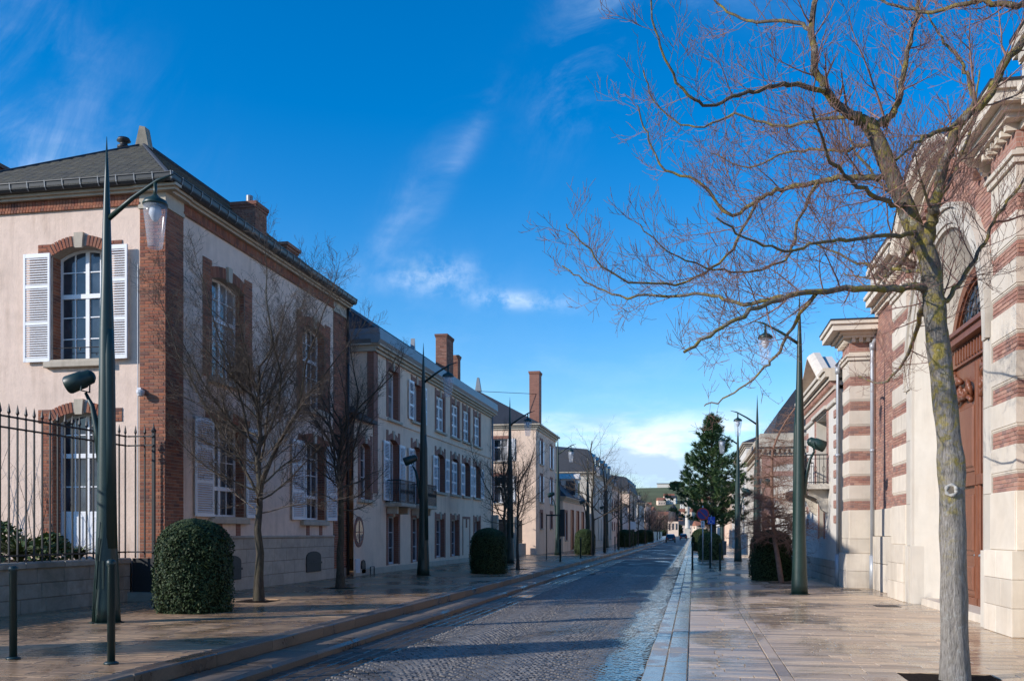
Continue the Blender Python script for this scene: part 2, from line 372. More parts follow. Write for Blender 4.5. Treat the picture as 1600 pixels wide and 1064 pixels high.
# ------------------------------------------------------------------ geometry helpers
rnd = random.Random(11)
class Fr:
    """a local frame: u along, v up, n outward"""
    def __init__(s, o, U, V=(0, 0, 1), N=None):
        s.o = Vector(o); s.U = Vector(U).normalized(); s.V = Vector(V).normalized()
        s.N = Vector(N).normalized() if N else s.U.cross(s.V)
    def p(s, u, v, n=0.0): return s.o + s.U * u + s.V * v + s.N * n
    def mat(s, loc):
        return Matrix(((s.U.x, s.V.x, s.N.x, loc.x), (s.U.y, s.V.y, s.N.y, loc.y), (s.U.z, s.V.z, s.N.z, loc.z), (0, 0, 0, 1)))
    def rot(s, u, v, n, ang):
        """frame turned in its own plane about (u,v)"""
        c, d = math.cos(ang), math.sin(ang)
        return Fr(s.p(u, v, n), s.U * c + s.V * d, s.V * c - s.U * d, s.N)
FLAT = Fr((0, 0, 0), (1, 0, 0), (0, 1, 0), (0, 0, 1))
class MB:
    def __init__(s): s.v = []; s.f = []; s.t = []
    def face(s, pts, t=0.0):
        i = len(s.v); s.v.extend(tuple(p) for p in pts); s.f.append(tuple(range(i, i + len(pts)))); s.t.append(t)
    def box(s, x0, x1, y0, y1, z0, z1, t=0.0):
        i = len(s.v)
        s.v.extend([(x0, y0, z0), (x1, y0, z0), (x1, y1, z0), (x0, y1, z0), (x0, y0, z1), (x1, y0, z1), (x1, y1, z1), (x0, y1, z1)])
        for q in ((0, 3, 2, 1), (4, 5, 6, 7), (0, 1, 5, 4), (1, 2, 6, 5), (2, 3, 7, 6), (3, 0, 4, 7)):
            s.f.append(tuple(i + k for k in q)); s.t.append(t)
        return s
    def fbox(s, fr, u0, u1, v0, v1, n0, n1, t=0.0):
        i = len(s.v)
        s.v.extend([tuple(fr.p(u, v, n)) for n in (n0, n1) for (u, v) in ((u0, v0), (u1, v0), (u1, v1), (u0, v1))])
        for q in ((0, 3, 2, 1), (4, 5, 6, 7), (0, 1, 5, 4), (1, 2, 6, 5), (2, 3, 7, 6), (3, 0, 4, 7)):
            s.f.append(tuple(i + k for k in q)); s.t.append(t)
        return s
    def block(s, fr, u0, u1, v0, v1, n0, n1, c=0.006, t=0.0):
        """a block standing on the frame's plane with chamfered front edges"""
        i = len(s.v); k = n1 - c
        s.v.extend([tuple(fr.p(u, v, n0)) for (u, v) in ((u0, v0), (u1, v0), (u1, v1), (u0, v1))])
        s.v.extend([tuple(fr.p(u, v, k)) for (u, v) in ((u0, v0), (u1, v0), (u1, v1), (u0, v1))])
        s.v.extend([tuple(fr.p(u, v, n1)) for (u, v) in ((u0 + c, v0 + c), (u1 - c, v0 + c), (u1 - c, v1 - c), (u0 + c, v1 - c))])
        fs = [(8, 9, 10, 11)]
        for a in range(4):
            b = (a + 1) % 4
            fs += [(a, b, 4 + b, 4 + a), (4 + a, 4 + b, 8 + b, 8 + a)]
        for q in fs: s.f.append(tuple(i + x for x in q)); s.t.append(t)
        return s
    def prism(s, fr, poly, n0, n1, t=0.0):
        a = [fr.p(u, v, n0) for u, v in poly]; b = [fr.p(u, v, n1) for u, v in poly]
        i = len(s.v); k = len(poly)
        s.v.extend(tuple(p) for p in a + b)
        s.f.append(tuple(range(i, i + k))[::-1]); s.f.append(tuple(range(i + k, i + 2 * k))); s.t += [t, t]
        for j in range(k):
            m = (j + 1) % k
            s.f.append((i + j, i + m, i + k + m, i + k + j)); s.t.append(t)
        return s
    def sweep(s, fr, path, prof, t=0.0, closed=False):
        """profile (offset outward, n) swept along a polyline of (u,v) in the frame plane; outward = left normal of the path"""
        rings = []
        L = len(path)
        for j, (u, v) in enumerate(path):
            a = path[max(0, j - 1)]; b = path[min(L - 1, j + 1)]
            du, dv = b[0] - a[0], b[1] - a[1]; l = math.hypot(du, dv) or 1
            nu, nv = -dv / l, du / l
            i = len(s.v); s.v.extend(tuple(fr.p(u + nu * o, v + nv * o, n)) for o, n in prof); rings.append(i)
        k = len(prof)
        for j in range(L - 1):
            for m in range(k - 1):
                s.f.append((rings[j] + m, rings[j] + m + 1, rings[j + 1] + m + 1, rings[j + 1] + m)); s.t.append(t)
        for r in (rings[0], rings[-1]):
            s.f.append(tuple(range(r, r + k))); s.t.append(t)
        return s
    def tube(s, pts, rad, n=6, cap=True, t=0.0):
        pts = [Vector(p) for p in pts]
        L = len(pts); prev = None; rings = []
        for j in range(L):
            d = (pts[min(L - 1, j + 1)] - pts[max(0, j - 1)])
            if d.length < 1e-9: d = Vector((0, 0, 1))
            d.normalize()
            if prev is None:
                x = Vector((1, 0, 0)) if abs(d.x) < 0.8 else Vector((0, 1, 0))
            else: x = prev
            x = (x - d * x.dot(d)).normalized(); y = d.cross(x); prev = x
            r = rad[j] if isinstance(rad, (list, tuple)) else rad
            i = len(s.v); rings.append(i)
            for k in range(n):
                a = 2 * math.pi * k / n
                s.v.append(tuple(pts[j] + x * (r * math.cos(a)) + y * (r * math.sin(a))))
        for j in range(L - 1):
            for k in range(n):
                m = (k + 1) % n
                s.f.append((rings[j] + k, rings[j] + m, rings[j + 1] + m, rings[j + 1] + k)); s.t.append(t)
        if cap:
            s.f.append(tuple(range(rings[0], rings[0] + n))[::-1]); s.f.append(tuple(range(rings[-1], rings[-1] + n))); s.t += [t, t]
        return s
    def lathe(s, prof, n=16, c=(0, 0), t=0.0, wob=None):
        rings = []
        for r, z in prof:
            i = len(s.v); rings.append(i)
            for k in range(n):
                a = 2 * math.pi * k / n
                q = r if wob is None else wob(r, z, a)
                s.v.append((c[0] + q * math.cos(a), c[1] + q * math.sin(a), z))
        for j in range(len(prof) - 1):
            for k in range(n):
                m = (k + 1) % n
                s.f.append((rings[j] + k, rings[j] + m, rings[j + 1] + m, rings[j + 1] + k)); s.t.append(t)
        s.f.append(tuple(range(rings[0], rings[0] + n))[::-1]); s.f.append(tuple(range(rings[-1], rings[-1] + n))); s.t += [t, t]
        return s
    def mesh(s, name, material, smooth=False):
        me = bpy.data.meshes.new(name)
        me.from_pydata(s.v, [], s.f)
        if any(s.t):
            at = me.attributes.new('tint', 'FLOAT', 'FACE'); at.data.foreach_set('value', s.t)
        me.materials.append(material)
        if smooth: me.polygons.foreach_set('use_smooth', [True] * len(me.polygons))
        me.update()
        return me
    def build(s, name, material, parent=None, smooth=False, kind=None):
        if not s.f: return None
        return link(name, s.mesh(name, material, smooth), parent, kind)
def world_of(o):
    m = o.matrix_basis
    return world_of(o.parent) @ o.matrix_parent_inverse @ m if o.parent else m
def link(name, me, parent=None, kind=None, mtx=None):
    o = bpy.data.objects.new(name, me); COL.objects.link(o)
    if mtx is not None: o.matrix_basis = mtx
    if parent:
        o.parent = parent
        o.matrix_parent_inverse = world_of(parent).inverted()
    if kind: o['kind'] = kind
    return o
def tag(o, label, cat, group=None):
    o['label'] = label; o['category'] = cat
    if group: o['group'] = group
    return o
def thing(name, label, cat, loc=(0, 0, 0), rz=0.0, group=None):
    o = bpy.data.objects.new(name, None); COL.objects.link(o)
    o.location = loc; o.rotation_euler = (0, 0, rz); o.empty_display_size = 0.2
    return tag(o, label, cat, group)
def local(mb, name, m, parent, smooth=False, kind=None):
    """a part whose mesh is already in its thing's own coordinates"""
    me = mb.mesh(name, m, smooth)
    o = bpy.data.objects.new(name, me); COL.objects.link(o); o.parent = parent
    if kind: o['kind'] = kind
    return o
def dup(root, loc, rz=0.0, sc=(1, 1, 1), label=None, group=None):
    def cp(o, par):
        c = o.copy(); COL.objects.link(c)
        if par: c.parent = par
        for ch in KIDS.get(o.name, []): cp(ch, c)
        return c
    r = cp(root, None)
    r.location = loc; r.rotation_euler = (0, 0, rz); r.scale = sc
    if label: r['label'] = label
    if group: r['group'] = group
    return r
KIDS = {}
def note_kids():
    KIDS.clear()
    for o in COL.objects:
        if o.parent: KIDS.setdefault(o.parent.name, []).append(o)
PCACHE = {}
CAMP = Vector((0, 0, 1.6))
def pieces(name, parent, items, material, cap=300, massname=None):
    """items: (frame, u0, u1, v0, v1, n0, n1, chamfer). The nearest `cap` become objects of their own, the rest one mass"""
    items = sorted(items, key=lambda it: (it[0].p((it[1] + it[2]) / 2, (it[3] + it[4]) / 2) - CAMP).length)
    for it in items[:cap]:
        fr, u0, u1, v0, v1, n0, n1, c = it
        w, h, d = round(u1 - u0, 2), round(v1 - v0, 3), round(n1 - n0, 3)
        key = (name, w, h, d, material.name)
        if key not in PCACHE:
            b = MB(); b.block(FLAT, -w / 2, w / 2, -h / 2, h / 2, 0, d, c)
            PCACHE[key] = b.mesh(name, material)
        link(name, PCACHE[key], parent, None, fr.mat(fr.p((u0 + u1) / 2, (v0 + v1) / 2, n0)))
    if len(items) > cap:
        b = MB()
        for fr, u0, u1, v0, v1, n0, n1, c in items[cap:]:
            b.block(fr, u0, u1, v0, v1, n0, n1, c, rnd.random())
        b.build(massname or name + 's', material, parent, kind='stuff')
def brick_items(fr, u0, u1, v0, v1, n0, n1, bl=0.22, bh=0.065, j=0.01, holes=(), start=0):
    out = []; row = start; v = v0
    nrow = max(1, round((v1 - v0) / (bh + j))); st = (v1 - v0) / nrow
    for r in range(nrow):
        a = v0 + r * st; b = a + st - j
        u = u0; first = True
        off = (bl + j) / 2 if (r + start) % 2 else 0
        while u < u1 - 0.02:
            l = bl if not (first and off) else bl / 2 - j / 2
            l *= 1
            e = min(u1, u + l)
            if u1 - e < 0.05: e = u1
            mid = ((u + e) / 2, (a + b) / 2)
            if not any(h[0] < mid[0] < h[1] and h[2] < mid[1] < h[3] for h in holes):
                out.append((fr, u, e, a, b, n0, n1 + rnd.uniform(-0.002, 0.002), 0.003))
            u = e + j; first = False
    return out
def arc_z(o, u):
    """height of an opening's head at u; o = (u0,u1,z0,spring,rise)"""
    if o[4] <= 0: return o[3]
    w = (o[1] - o[0]) / 2; c = (o[0] + o[1]) / 2
    r = (w * w + o[4] ** 2) / (2 * o[4]); d = min(w, abs(u - c))
    return o[3] + o[4] - r + math.sqrt(max(0, r * r - d * d))
def wall(mb, fr, u0, u1, z0, z1, ops=(), n=0.0, seg=10):
    us = sorted({u0, u1, *[x for o in ops for x in (o[0], o[1])]})
    us = [u for u in us if u0 <= u <= u1]
    zs = sorted({z0, z1, *[x for o in ops for x in (o[2], o[3] + o[4])]})
    zs = [z for z in zs if z0 <= z <= z1]
    for a, b in zip(us, us[1:]):
        for c, d in zip(zs, zs[1:]):
            m = ((a + b) / 2, (c + d) / 2)
            if any(o[0] < m[0] < o[1] and o[2] < m[1] < o[3] + o[4] for o in ops): continue
            mb.face([fr.p(a, c, n), fr.p(b, c, n), fr.p(b, d, n), fr.p(a, d, n)])
    for o in ops:
        if o[4] > 0:
            for k in range(seg):
                a = o[0] + (o[1] - o[0]) * k / seg; b = o[0] + (o[1] - o[0]) * (k + 1) / seg
                mb.face([fr.p(a, arc_z(o, a), n), fr.p(b, arc_z(o, b), n), fr.p(b, o[3] + o[4], n), fr.p(a, o[3] + o[4], n)])
def reveal(mb, fr, o, d, n=0.0, seg=10, d0=0.0):
    pts = [(o[0], o[2]), (o[0], o[3])]
    if o[4] > 0: pts += [(o[0] + (o[1] - o[0]) * k / seg, arc_z(o, o[0] + (o[1] - o[0]) * k / seg)) for k in range(1, seg)]
    pts += [(o[1], o[3]), (o[1], o[2]), (o[0], o[2])]
    for a, b in zip(pts, pts[1:]):
        mb.face([fr.p(a[0], a[1], n - d0), fr.p(b[0], b[1], n - d0), fr.p(b[0], b[1], n - d), fr.p(a[0], a[1], n - d)])
def window(fr, parent, o, n, cols=4, rows=(0.5,), name='window', fm=None, gm=None, mull=True, panel=0.0, transom=None, w=0.05, t=0.06):
    """a glazed window filling opening o at depth n: frame mesh, each pane a sub-part. rows: fractions of the height where bars run"""
    fm = fm or white_paint; gm = gm or glass
    b = MB(); u0, u1, z0, zs, rise = o
    ztop = zs + rise
    b.fbox(fr, u0, u0 + w, z0, zs + (0.02 if rise else 0), n, n + t); b.fbox(fr, u1 - w, u1, z0, zs + (0.02 if rise else 0), n, n + t)
    b.fbox(fr, u0 + w, u1 - w, z0, z0 + w + 0.02, n, n + t - .002)
    seg = 8
    for k in range(seg):
        a = u0 + (u1 - u0) * k / seg; c = u0 + (u1 - u0) * (k + 1) / seg
        za, zc = arc_z(o, a), arc_z(o, c)
        b.prism(fr, [(a, za - w - 0.01), (c, zc - w - 0.01), (c, zc), (a, za)], n, n + t - 0.001)
    cu = [u0 + w + (u1 - u0 - 2 * w) * k / cols for k in range(cols + 1)]
    zz = [z0 + w] + [z0 + (ztop - z0) * r for r in rows] + [None]
    for k in range(1, cols):
        hw = 0.045 if (mull and cols % 2 == 0 and k == cols // 2) else 0.012
        b.fbox(fr, cu[k] - hw, cu[k] + hw, z0 + w, min(arc_z(o, cu[k] - hw), arc_z(o, cu[k] + hw)) - w, n + 0.004, n + t - (0.004 if hw > .02 else 0.018))
    for i, r in enumerate(rows):
        z = z0 + (ztop - z0) * r
        hw = 0.05 if transom == i else 0.012
        b.fbox(fr, u0 + w, u1 - w, z - hw, z + hw, n + 0.002, n + t + (0.01 if transom == i else -0.02))
    if panel:
        b.fbox(fr, u0 + w, u1 - w, z0 + w, z0 + panel, n + 0.003, n + t - 0.012)
        for k in range(2):
            a = u0 + w + (u1 - u0 - 2 * w) * (k / 2); c = a + (u1 - u0 - 2 * w) / 2
            b.block(fr, a + 0.12, c - 0.12, z0 + w + 0.12, z0 + panel - 0.1, n + t - 0.012, n + t + 0.006, 0.01)
    win = b.build(name, fm, parent)
    for k in range(cols):
        for i in range(len(zz) - 1):
            a, c = cu[k], cu[k + 1]; lo = zz[i]; hi = zz[i + 1]
            if panel and (hi or 99) <= z0 + panel + 0.02: continue
            if panel: lo = max(lo, z0 + panel)
            p = MB()
            ha, hc = (hi, hi) if hi else (arc_z(o, a) - w, arc_z(o, c) - w)
            p.prism(fr, [(a, lo), (c, lo), (c, hc), (a, ha)], n + 0.012, n + 0.018)
            p.build('pane', gm, win)
    return win
def shutter(fr, parent, u0, u1, z0, z1, n=0.02, slats='mass', m=None, top=0.0, sw=0.055):
    """louvred shutter lying open against the wall; top: extra height on the side away from the opening"""
    m = m or white_paint
    b = MB(); t = 0.04
    b.block(fr, u0, u0 + sw, z0, z1, n, n + t, 0.004); b.block(fr, u1 - sw, u1, z0, z1, n, n + t, 0.004)
    rails = [z0, z0 + (z1 - z0) * 0.34, z0 + (z1 - z0) * 0.68, z1 - 0.09]
    for k, z in enumerate(rails): b.fbox(fr, u0 + sw, u1 - sw, z, z + (0.09 if k in (0, 3) else 0.07), n + 0.003, n + t - 0.003)
    s = b.build('shutter', m, parent)
    pitch = 0.052; its = []
    for a, c in ((rails[0] + 0.09, rails[1]), (rails[1] + 0.07, rails[2]), (rails[2] + 0.07, rails[3])):
        k = int((c - a) / pitch); st = (c - a) / k
        its += [a + st * (i + 0.5) for i in range(k)]
    if slats == 'each':
        key = ('slat', round(u1 - u0, 3))
        if key not in PCACHE:
            q = MB(); h = (u1 - u0 - 2 * sw) / 2
            f2 = Fr((0, 0, 0), (1, 0, 0), (0, math.cos(0.62), math.sin(0.62)))
            q.fbox(Fr((0, 0, 0), (1, 0, 0), (0, math.cos(0.85), -math.sin(0.85)), (0, math.sin(0.85), math.cos(0.85))), -h, h, -0.026, 0.026, -0.004, 0.004)
            PCACHE[key] = q.mesh('slat', m)
        for z in its:
            link('slat', PCACHE[key], s, None, fr.mat(fr.p((u0 + u1) / 2, z, n + 0.02)))
    else:
        q = MB()
        for z in its:
            f2 = Fr(fr.p(0, z, n + 0.02), fr.U, fr.V * math.cos(0.85) - fr.N * math.sin(0.85), fr.V * math.sin(0.85) + fr.N * math.cos(0.85))
            q.fbox(f2, u0 + sw, u1 - sw, -0.026, 0.026, -0.004, 0.004)
        q.build('slats', m, s, kind='stuff')
    return s
def railing(fr, name, parent, u0, u1, z0, z1, n, step=0.11, m=None):
    """one straight balcony railing"""
    m = m or iron
    b = MB(); b.fbox(fr, u0, u1, z1 - 0.04, z1, n - 0.02, n + 0.02); b.fbox(fr, u0, u1, z0 + 0.04, z0 + 0.07, n - 0.012, n + 0.012)
    b.fbox(fr, u0, u1, z1 - 0.16, z1 - 0.14, n - 0.01, n + 0.01)
    r = b.build(name, m, parent)
    k = max(2, int((u1 - u0) / step))
    for i in range(k + 1):
        u = u0 + (u1 - u0) * i / k
        q = MB(); q.fbox(fr, u - 0.008, u + 0.008, z0, z1 - 0.04, n - 0.008, n + 0.008)
        if i % 2:
            zc = (z0 + z1) / 2
            q.tube([fr.p(u + 0.045 * math.cos(a), zc + 0.10 * math.sin(a), n) for a in [j * math.pi / 4 for j in range(9)]], 0.007, 4)
        q.build('bar', m, r)
    return r
# ------------------------------------------------------------------ the setting: ground, road, pavements, kerbs
def sheet(name, x0, x1, y0, y1, z, m, kind='structure'):
    b = MB(); b.face([(x0, y0, z), (x1, y0, z), (x1, y1, z), (x0, y1, z)])
    return b.build(name, m, None, kind=kind)
sheet('ground', -2500, 2500, -400, 4000, -1.2, earth)
b = MB(); b.box(-60, -12.0, -40, 420, -1.2, 0.10); b.box(5.0, 60, -40, 420, -1.2, -0.02)
b.build('land', earth, None, kind='structure')
road = MB(); road.box(-5.0, -0.55, -40, 420, -1.0, -0.135)
road = road.build('road', roadbase, None, kind='structure')
pav_r = MB(); pav_r.box(-0.06, 5.6, -40, 420, -1.0, -0.022)
pav_r = pav_r.build('pavement_right', paving, None, kind='structure')
pav_l = MB(); pav_l.box(-13.0, -5.86, -40, 420, -1.0, 0.128)
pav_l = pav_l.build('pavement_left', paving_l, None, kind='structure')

TREEPITS = [(2.8, 11.06, 0.50), (2.78, 31.56, 0.40), (-9.12, 18.96, 0.42), (-9.13, 23.77, 0.42), (-8.58, 43.1, 0.40), (-6.85, 37.2, 0.40)]
def in_pit(x0, x1, y0, y1):
    for px, py, r in TREEPITS:
        if x1 > px - r and x0 < px + r and y1 > py - r and y0 < py + r: return True
    return False
def slab_items(x0, x1, y0, y1, ztop, lens, dmin=0.13, dmax=0.25, j=0.009):
    out = []; y = y0
    fr = Fr((0, 0, ztop - 0.024), (1, 0, 0), (0, 1, 0), (0, 0, 1))
    while y < y1:
        d = rnd.uniform(dmin, dmax); x = x0
        while x < x1 - 0.03:
            l = rnd.uniform(*lens); e = min(x1, x + l)
            if x1 - e < 0.15: e = x1
            if not in_pit(x, e - j, y, y + d - j):
                out.append((fr, x, e - j, y, y + d - j, 0.0, 0.024 + rnd.uniform(-0.003, 0.002), 0.005))
            else:
                # cut the slab at the pit edge
                for px, py, r in TREEPITS:
                    if e > px - r and x < px + r and y + d > py - r and y < py + r:
                        if x < px - r - 0.05: out.append((fr, x, px - r - j, y, y + d - j, 0.0, 0.024, 0.005))
                        if e > px + r + 0.05: out.append((fr, px + r + j, e - j, y, y + d - j, 0.0, 0.024, 0.005))
            x = e
        y += d
    return out
it = slab_items(-0.05, 0.93, 9.4, 62, 0.0, (0.28, 0.62)) + slab_items(1.09, 5.3, 9.4, 62, 0.0, (0.4, 0.95))
pieces('paving_slab', pav_r, it, paving, 300, 'paving_slabs_beyond')
b = MB()
for k in range(60): b.block(Fr((0, 0, -0.024), (1, 0, 0), (0, 1, 0), (0, 0, 1)), 0.94, 1.08, 9 + k * 1.0, 9.99 + k * 1.0, 0, 0.026, 0.004, rnd.random())
b.build('edge_strip', paving, pav_r)
it = slab_items(-11.4, -5.87, 7.4, 62, 0.15, (0.4, 0.95))
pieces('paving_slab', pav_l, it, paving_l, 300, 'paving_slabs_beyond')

# kerbs: each stone on its own near the camera
def kerb(name, x0, x1, ztop, lens, m, c=0.012):
    k = MB(); k.box(x0 + 0.01, x1 - 0.01, -40, 420, -1.0, ztop - 0.03)
    par = k.build(name, m, None, kind='structure')
    its = []; y = 7.5
    fr = Fr((0, 0, ztop - 0.16), (1, 0, 0), (0, 1, 0), (0, 0, 1))
    while y < 130:
        l = rnd.uniform(*lens)
        its.append((fr, x0, x1, y, y + l - 0.01, 0.0, 0.16 + rnd.uniform(-0.004, 0.004), c)); y += l
    pieces('kerb_stone', par, its, m, 300)
kerb('kerb_right', -0.575, -0.335, -0.035, (0.75, 1.05), kerbmat)
kerb('kerb_right', -0.325, -0.065, 0.004, (0.75, 1.05), kerbmat)
kerb('kerb_left', -5.62, -5.0, -0.005, (1.3, 1.9), kerbmat_l, 0.04)
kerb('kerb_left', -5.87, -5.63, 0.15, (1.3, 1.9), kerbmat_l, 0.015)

# granite setts laid in segmental arcs
its = []
W = 1.2
for col in range(3):
    xc = -0.6 - W * (col + 0.5)
    y = 8.6; row = 0
    while y < 48:
        n = 13; row += 1; jy = rnd.uniform(-0.01, 0.01)
        for i in range(n):
            t = (i + (0.75 if row % 2 else 0.25)) / n * 2 - 1 + rnd.uniform(-0.02, 0.02)
            yy = y + jy + 0.34 * (1 - t * t)
            ang = math.atan(-0.34 * 2 * t / (W / 2))
            fr = FLAT.rot(xc + t * W / 2, yy, -0.15, ang)
            w = W / n * rnd.uniform(0.82, 0.92) / max(0.72, math.cos(ang) ** 0.5); h = 0.093 * math.cos(ang) * rnd.uniform(0.78, 0.88)
            its.append((fr, -w / 2, w / 2, -h / 2, h / 2, 0, 0.041 + rnd.uniform(-0.003, 0.003), 0.009))
        y += 0.093
pieces('sett', road, its, settmat, 300, 'setts_beyond')
its = []
fr = Fr((0, 0, -0.15), (1, 0, 0), (0, 1, 0), (0, 0, 1))
for k in range(4):
    y = 8.0 + rnd.random() * 0.2
    while y < 60:
        l = rnd.uniform(0.22, 0.36)
        its.append((fr, -4.99 + k * 0.19, -4.81 + k * 0.19, y, y + l - 0.012, 0, 0.038 + rnd.uniform(-0.004, 0.004), 0.012)); y += l
pieces('gutter_stone', road, its, gutter_l, 150, 'gutter_stones_beyond')
# shallow water lying along the right kerb, its surface level with the worn sett tops
b = MB(); yy = 8.0; rg = random.Random(6); pl = None
while yy < 125:
    xl = -1.03 + .10 * math.sin(yy * .9) + .06 * math.sin(yy * 2.7 + 1) + rg.gauss(0, .02); xr = -.66 + .05 * math.sin(yy * 1.7) + rg.gauss(0, .012)
    if pl: b.face([(pl[0], pl[2], -.1105), (pl[1], pl[2], -.1105), (xr, yy, -.1105), (xl, yy, -.1105)])
    pl = (xl, xr, yy); yy += .22 if yy < 40 else .8
b.build('water', water_mat, None, True, 'structure')
# mulch in the tree pits
def pit(x, y, r, z, label):
    b = MB(); N = 16
    for i in range(N):
        for k in range(N):
            q = [(x - r + 2 * r * a / N, y - r + 2 * r * c / N) for a, c in ((i, k), (i + 1, k), (i + 1, k + 1), (i, k + 1))]
            b.face([(px, py, z - 0.008 + 0.006 * math.sin(px * 37 + py * 23) * math.sin(py * 41 - px * 13)) for px, py in q])
    o = b.build('tree_pit', soil, None, True); tag(o, label, 'tree pit', 'mulched tree pits in the paving')
pit(2.8, 11.06, 0.5, 0.0, 'square of dark mulch round the big lichen-covered tree')
pit(2.78, 31.56, 0.4, 0.0, 'square of dark mulch at the foot of the leaning pinkish tree')
pit(-9.12, 18.96, 0.42, 0.14, 'dark mulch at the foot of the bushy bare tree nearest the iron fence')
pit(-9.13, 23.77, 0.42, 0.14, 'dark mulch at the foot of the tall dark bare tree before the oval window')
pit(-8.58, 43.1, 0.4, 0.14, 'dark mulch under the forked tree beyond the second lamp post')
pit(-6.85, 37.2, 0.4, 0.14, 'dark mulch under the thin tree in front of the round black hedge')
# drain gratings in the paving by the portal
def grate(x, y, w, d, label):
    t = thing('drain_grate', label, 'drain grate', (x, y, 0.0), 0, 'drain gratings by the portal')
    q = MB(); q.box(-w / 2, w / 2, -d / 2, -d / 2 + 0.03, -0.02, 0.006); q.box(-w / 2, w / 2, d / 2 - 0.03, d / 2, -0.02, 0.006)
    q.box(-w / 2, -w / 2 + 0.03, -d / 2 + .03, d / 2 - .03, -0.02, 0.006); q.box(w / 2 - 0.03, w / 2, -d / 2 + .03, d / 2 - .03, -0.02, 0.006)
    local(q, 'frame', iron, t)
    for i in range(8):
        u = -w / 2 + 0.05 + (w - 0.1) * i / 7
        q = MB(); q.box(u - 0.018, u + 0.018, -d / 2 + 0.03, d / 2 - 0.03, -0.02, 0.004); local(q, 'bar', iron, t)
grate(4.15, 21.9, 0.5, 0.5, 'dark metal grating in the paving before the big wooden door')
grate(4.35, 28.0, 0.5, 0.35, 'small dark grating at the foot of the far banded pillar')
q = MB(); q.lathe([(0.34, -0.13), (0.34, -0.1), (0.30, -0.098)], 20, (-0.98, 38.5)); o = q.build('manhole_cover', iron); tag(o, 'round dark manhole cover in the wet gutter', 'manhole cover')
# ------------------------------------------------------------------ corner house with louvred shutters
YC, X1 = 19.02, -11.35
FA = Fr((0, YC, 0), (1, 0, 0)); FS = Fr((X1, 0, 0), (0, 1, 0))
h1 = thing('corner_house', 'pink-beige corner house with brick quoins and slate hip roof behind the iron fence', 'house', (X1, YC, 0.1))
XL, YE = -18.7, 30.09
opA = [(-14.10, -12.74, 5.44, 7.78, 0.20), (-14.10, -12.74, 1.12, 4.08, 0.20), (-17.40, -16.04, 5.44, 7.78, 0.20), (-17.40, -16.04, 1.95, 4.08, 0.2)]
opS = [(21.05, 22.75, 5.36, 7.70, 0.15), (26.45, 28.2, 5.36, 7.70, 0.15), (21.05, 22.75, 1.98, 4.2, 0.15), (26.45, 28.2, 1.98, 4.2, 0.15)]
b = MB()
wall(b, FA, XL, X1, 0.0, 9.05, opA); wall(b, FS, YC, YE, 0.0, 9.05, opS)
b.face([(XL, YC, 0), (XL, YE, 0), (XL, YE, 9.05), (XL, YC, 9.05)]); b.face([(XL, YE, 0), (X1, YE, 0), (X1, YE, 9.05), (XL, YE, 9.05)])
b.build('wall', plaster, h1)
# brick reveals (courses of real brick on the jamb that shows)
for fr, oo in ((FA, opA), (FS, opS)):
    for o in oo: b = MB(); reveal(b, fr, o, 0.36); b.build('reveal', mortar, h1)
BI = []      # bricks of the house, nearest ones become parts
for o in opA[:2]:
    fj = Fr((o[0], YC, 0), (0, 1, 0), (0, 0, 1), (1, 0, 0)); BI += brick_items(fj, 0.004, 0.30, o[2] + 0.02, o[3], 0.0, 0.008)
for o in opS:
    fj = Fr((X1, o[1], 0), (-1, 0, 0), (0, 0, 1), (0, -1, 0)); BI += brick_items(fj, 0.004, 0.30, o[2] + 0.02, o[3], 0.0, 0.008)
# quoins: mortar bed standing 2 cm proud, bricks on it
class Bed:
    def fbox(s, *a): q = MB(); q.fbox(*a); q.build('mortar_bed', mortar, h1)
    def box(s, *a): q = MB(); q.box(*a); q.build('mortar_bed', mortar, h1)
b = Bed()
b.fbox(FA, -11.94, X1 + 0.02, 0.1, 8.70, 0.0, 0.02); b.box(X1, X1 + 0.02, YC + 0.001, 19.74, 0.1, 8.70)
b.fbox(FS, 28.9, YE, 0.1, 8.70, 0.0, 0.02); b.fbox(FA, -18.7, -18.1, .1, 8.7, 0, .02)
for o in opS[:2]:
    b.fbox(FS, o[0] - 0.42, o[0], o[2] - 0.05, o[3] + 0.42, 0.0, 0.015); b.fbox(FS, o[1], o[1] + 0.42, o[2] - 0.05, o[3] + 0.42, 0.0, 0.015)
for o in opA:
    b.fbox(FA, o[0] - 0.36, o[0], o[3] - 0.02, o[3] + 0.28, 0.0, 0.012); b.fbox(FA, o[1], o[1] + 0.36, o[3] - 0.02, o[3] + 0.28, 0.0, 0.012)
o = opA[1]
for o2 in (opA[1],):
    b.fbox(FA, o2[0] - 0.24, o2[0], o2[2], o2[3] - 0.02, 0.0, 0.012)
for o in opS[2:]:
    b.fbox(FS, o[0] - 0.30, o[0], o[3] - 0.02, o[3] + 0.30, 0.0, 0.012); b.fbox(FS, o[1], o[1] + 0.30, o[3] - 0.02, o[3] + 0.30, 0.0, 0.012)
BI += brick_items(FA, -11.94, X1 + 0.026, 1.0, 8.70, 0.02, 0.029)
BI += brick_items(FS, YC - 0.026, 19.74, 0.45, 8.70, 0.02, 0.029)
BI += brick_items(FS, 28.9, YE, 0.45, 8.70, 0.02, 0.029)
for o in opS[:2]:
    BI += brick_items(FS, o[0] - 0.42, o[0] - 0.004, o[2] - 0.05, o[3] + 0.42, 0.015, 0.024); BI += brick_items(FS, o[1] + 0.004, o[1] + 0.42, o[2] - 0.05, o[3] + 0.42, 0.015, 0.024)
for o in opA[:2]:
    BI += brick_items(FA, o[0] - 0.36, o[0] - 0.05, o[3] - 0.02, o[3] + 0.28, 0.012, 0.022); BI += brick_items(FA, o[1] + 0.05, o[1] + 0.36, o[3] - 0.02, o[3] + 0.28, 0.012, 0.022)
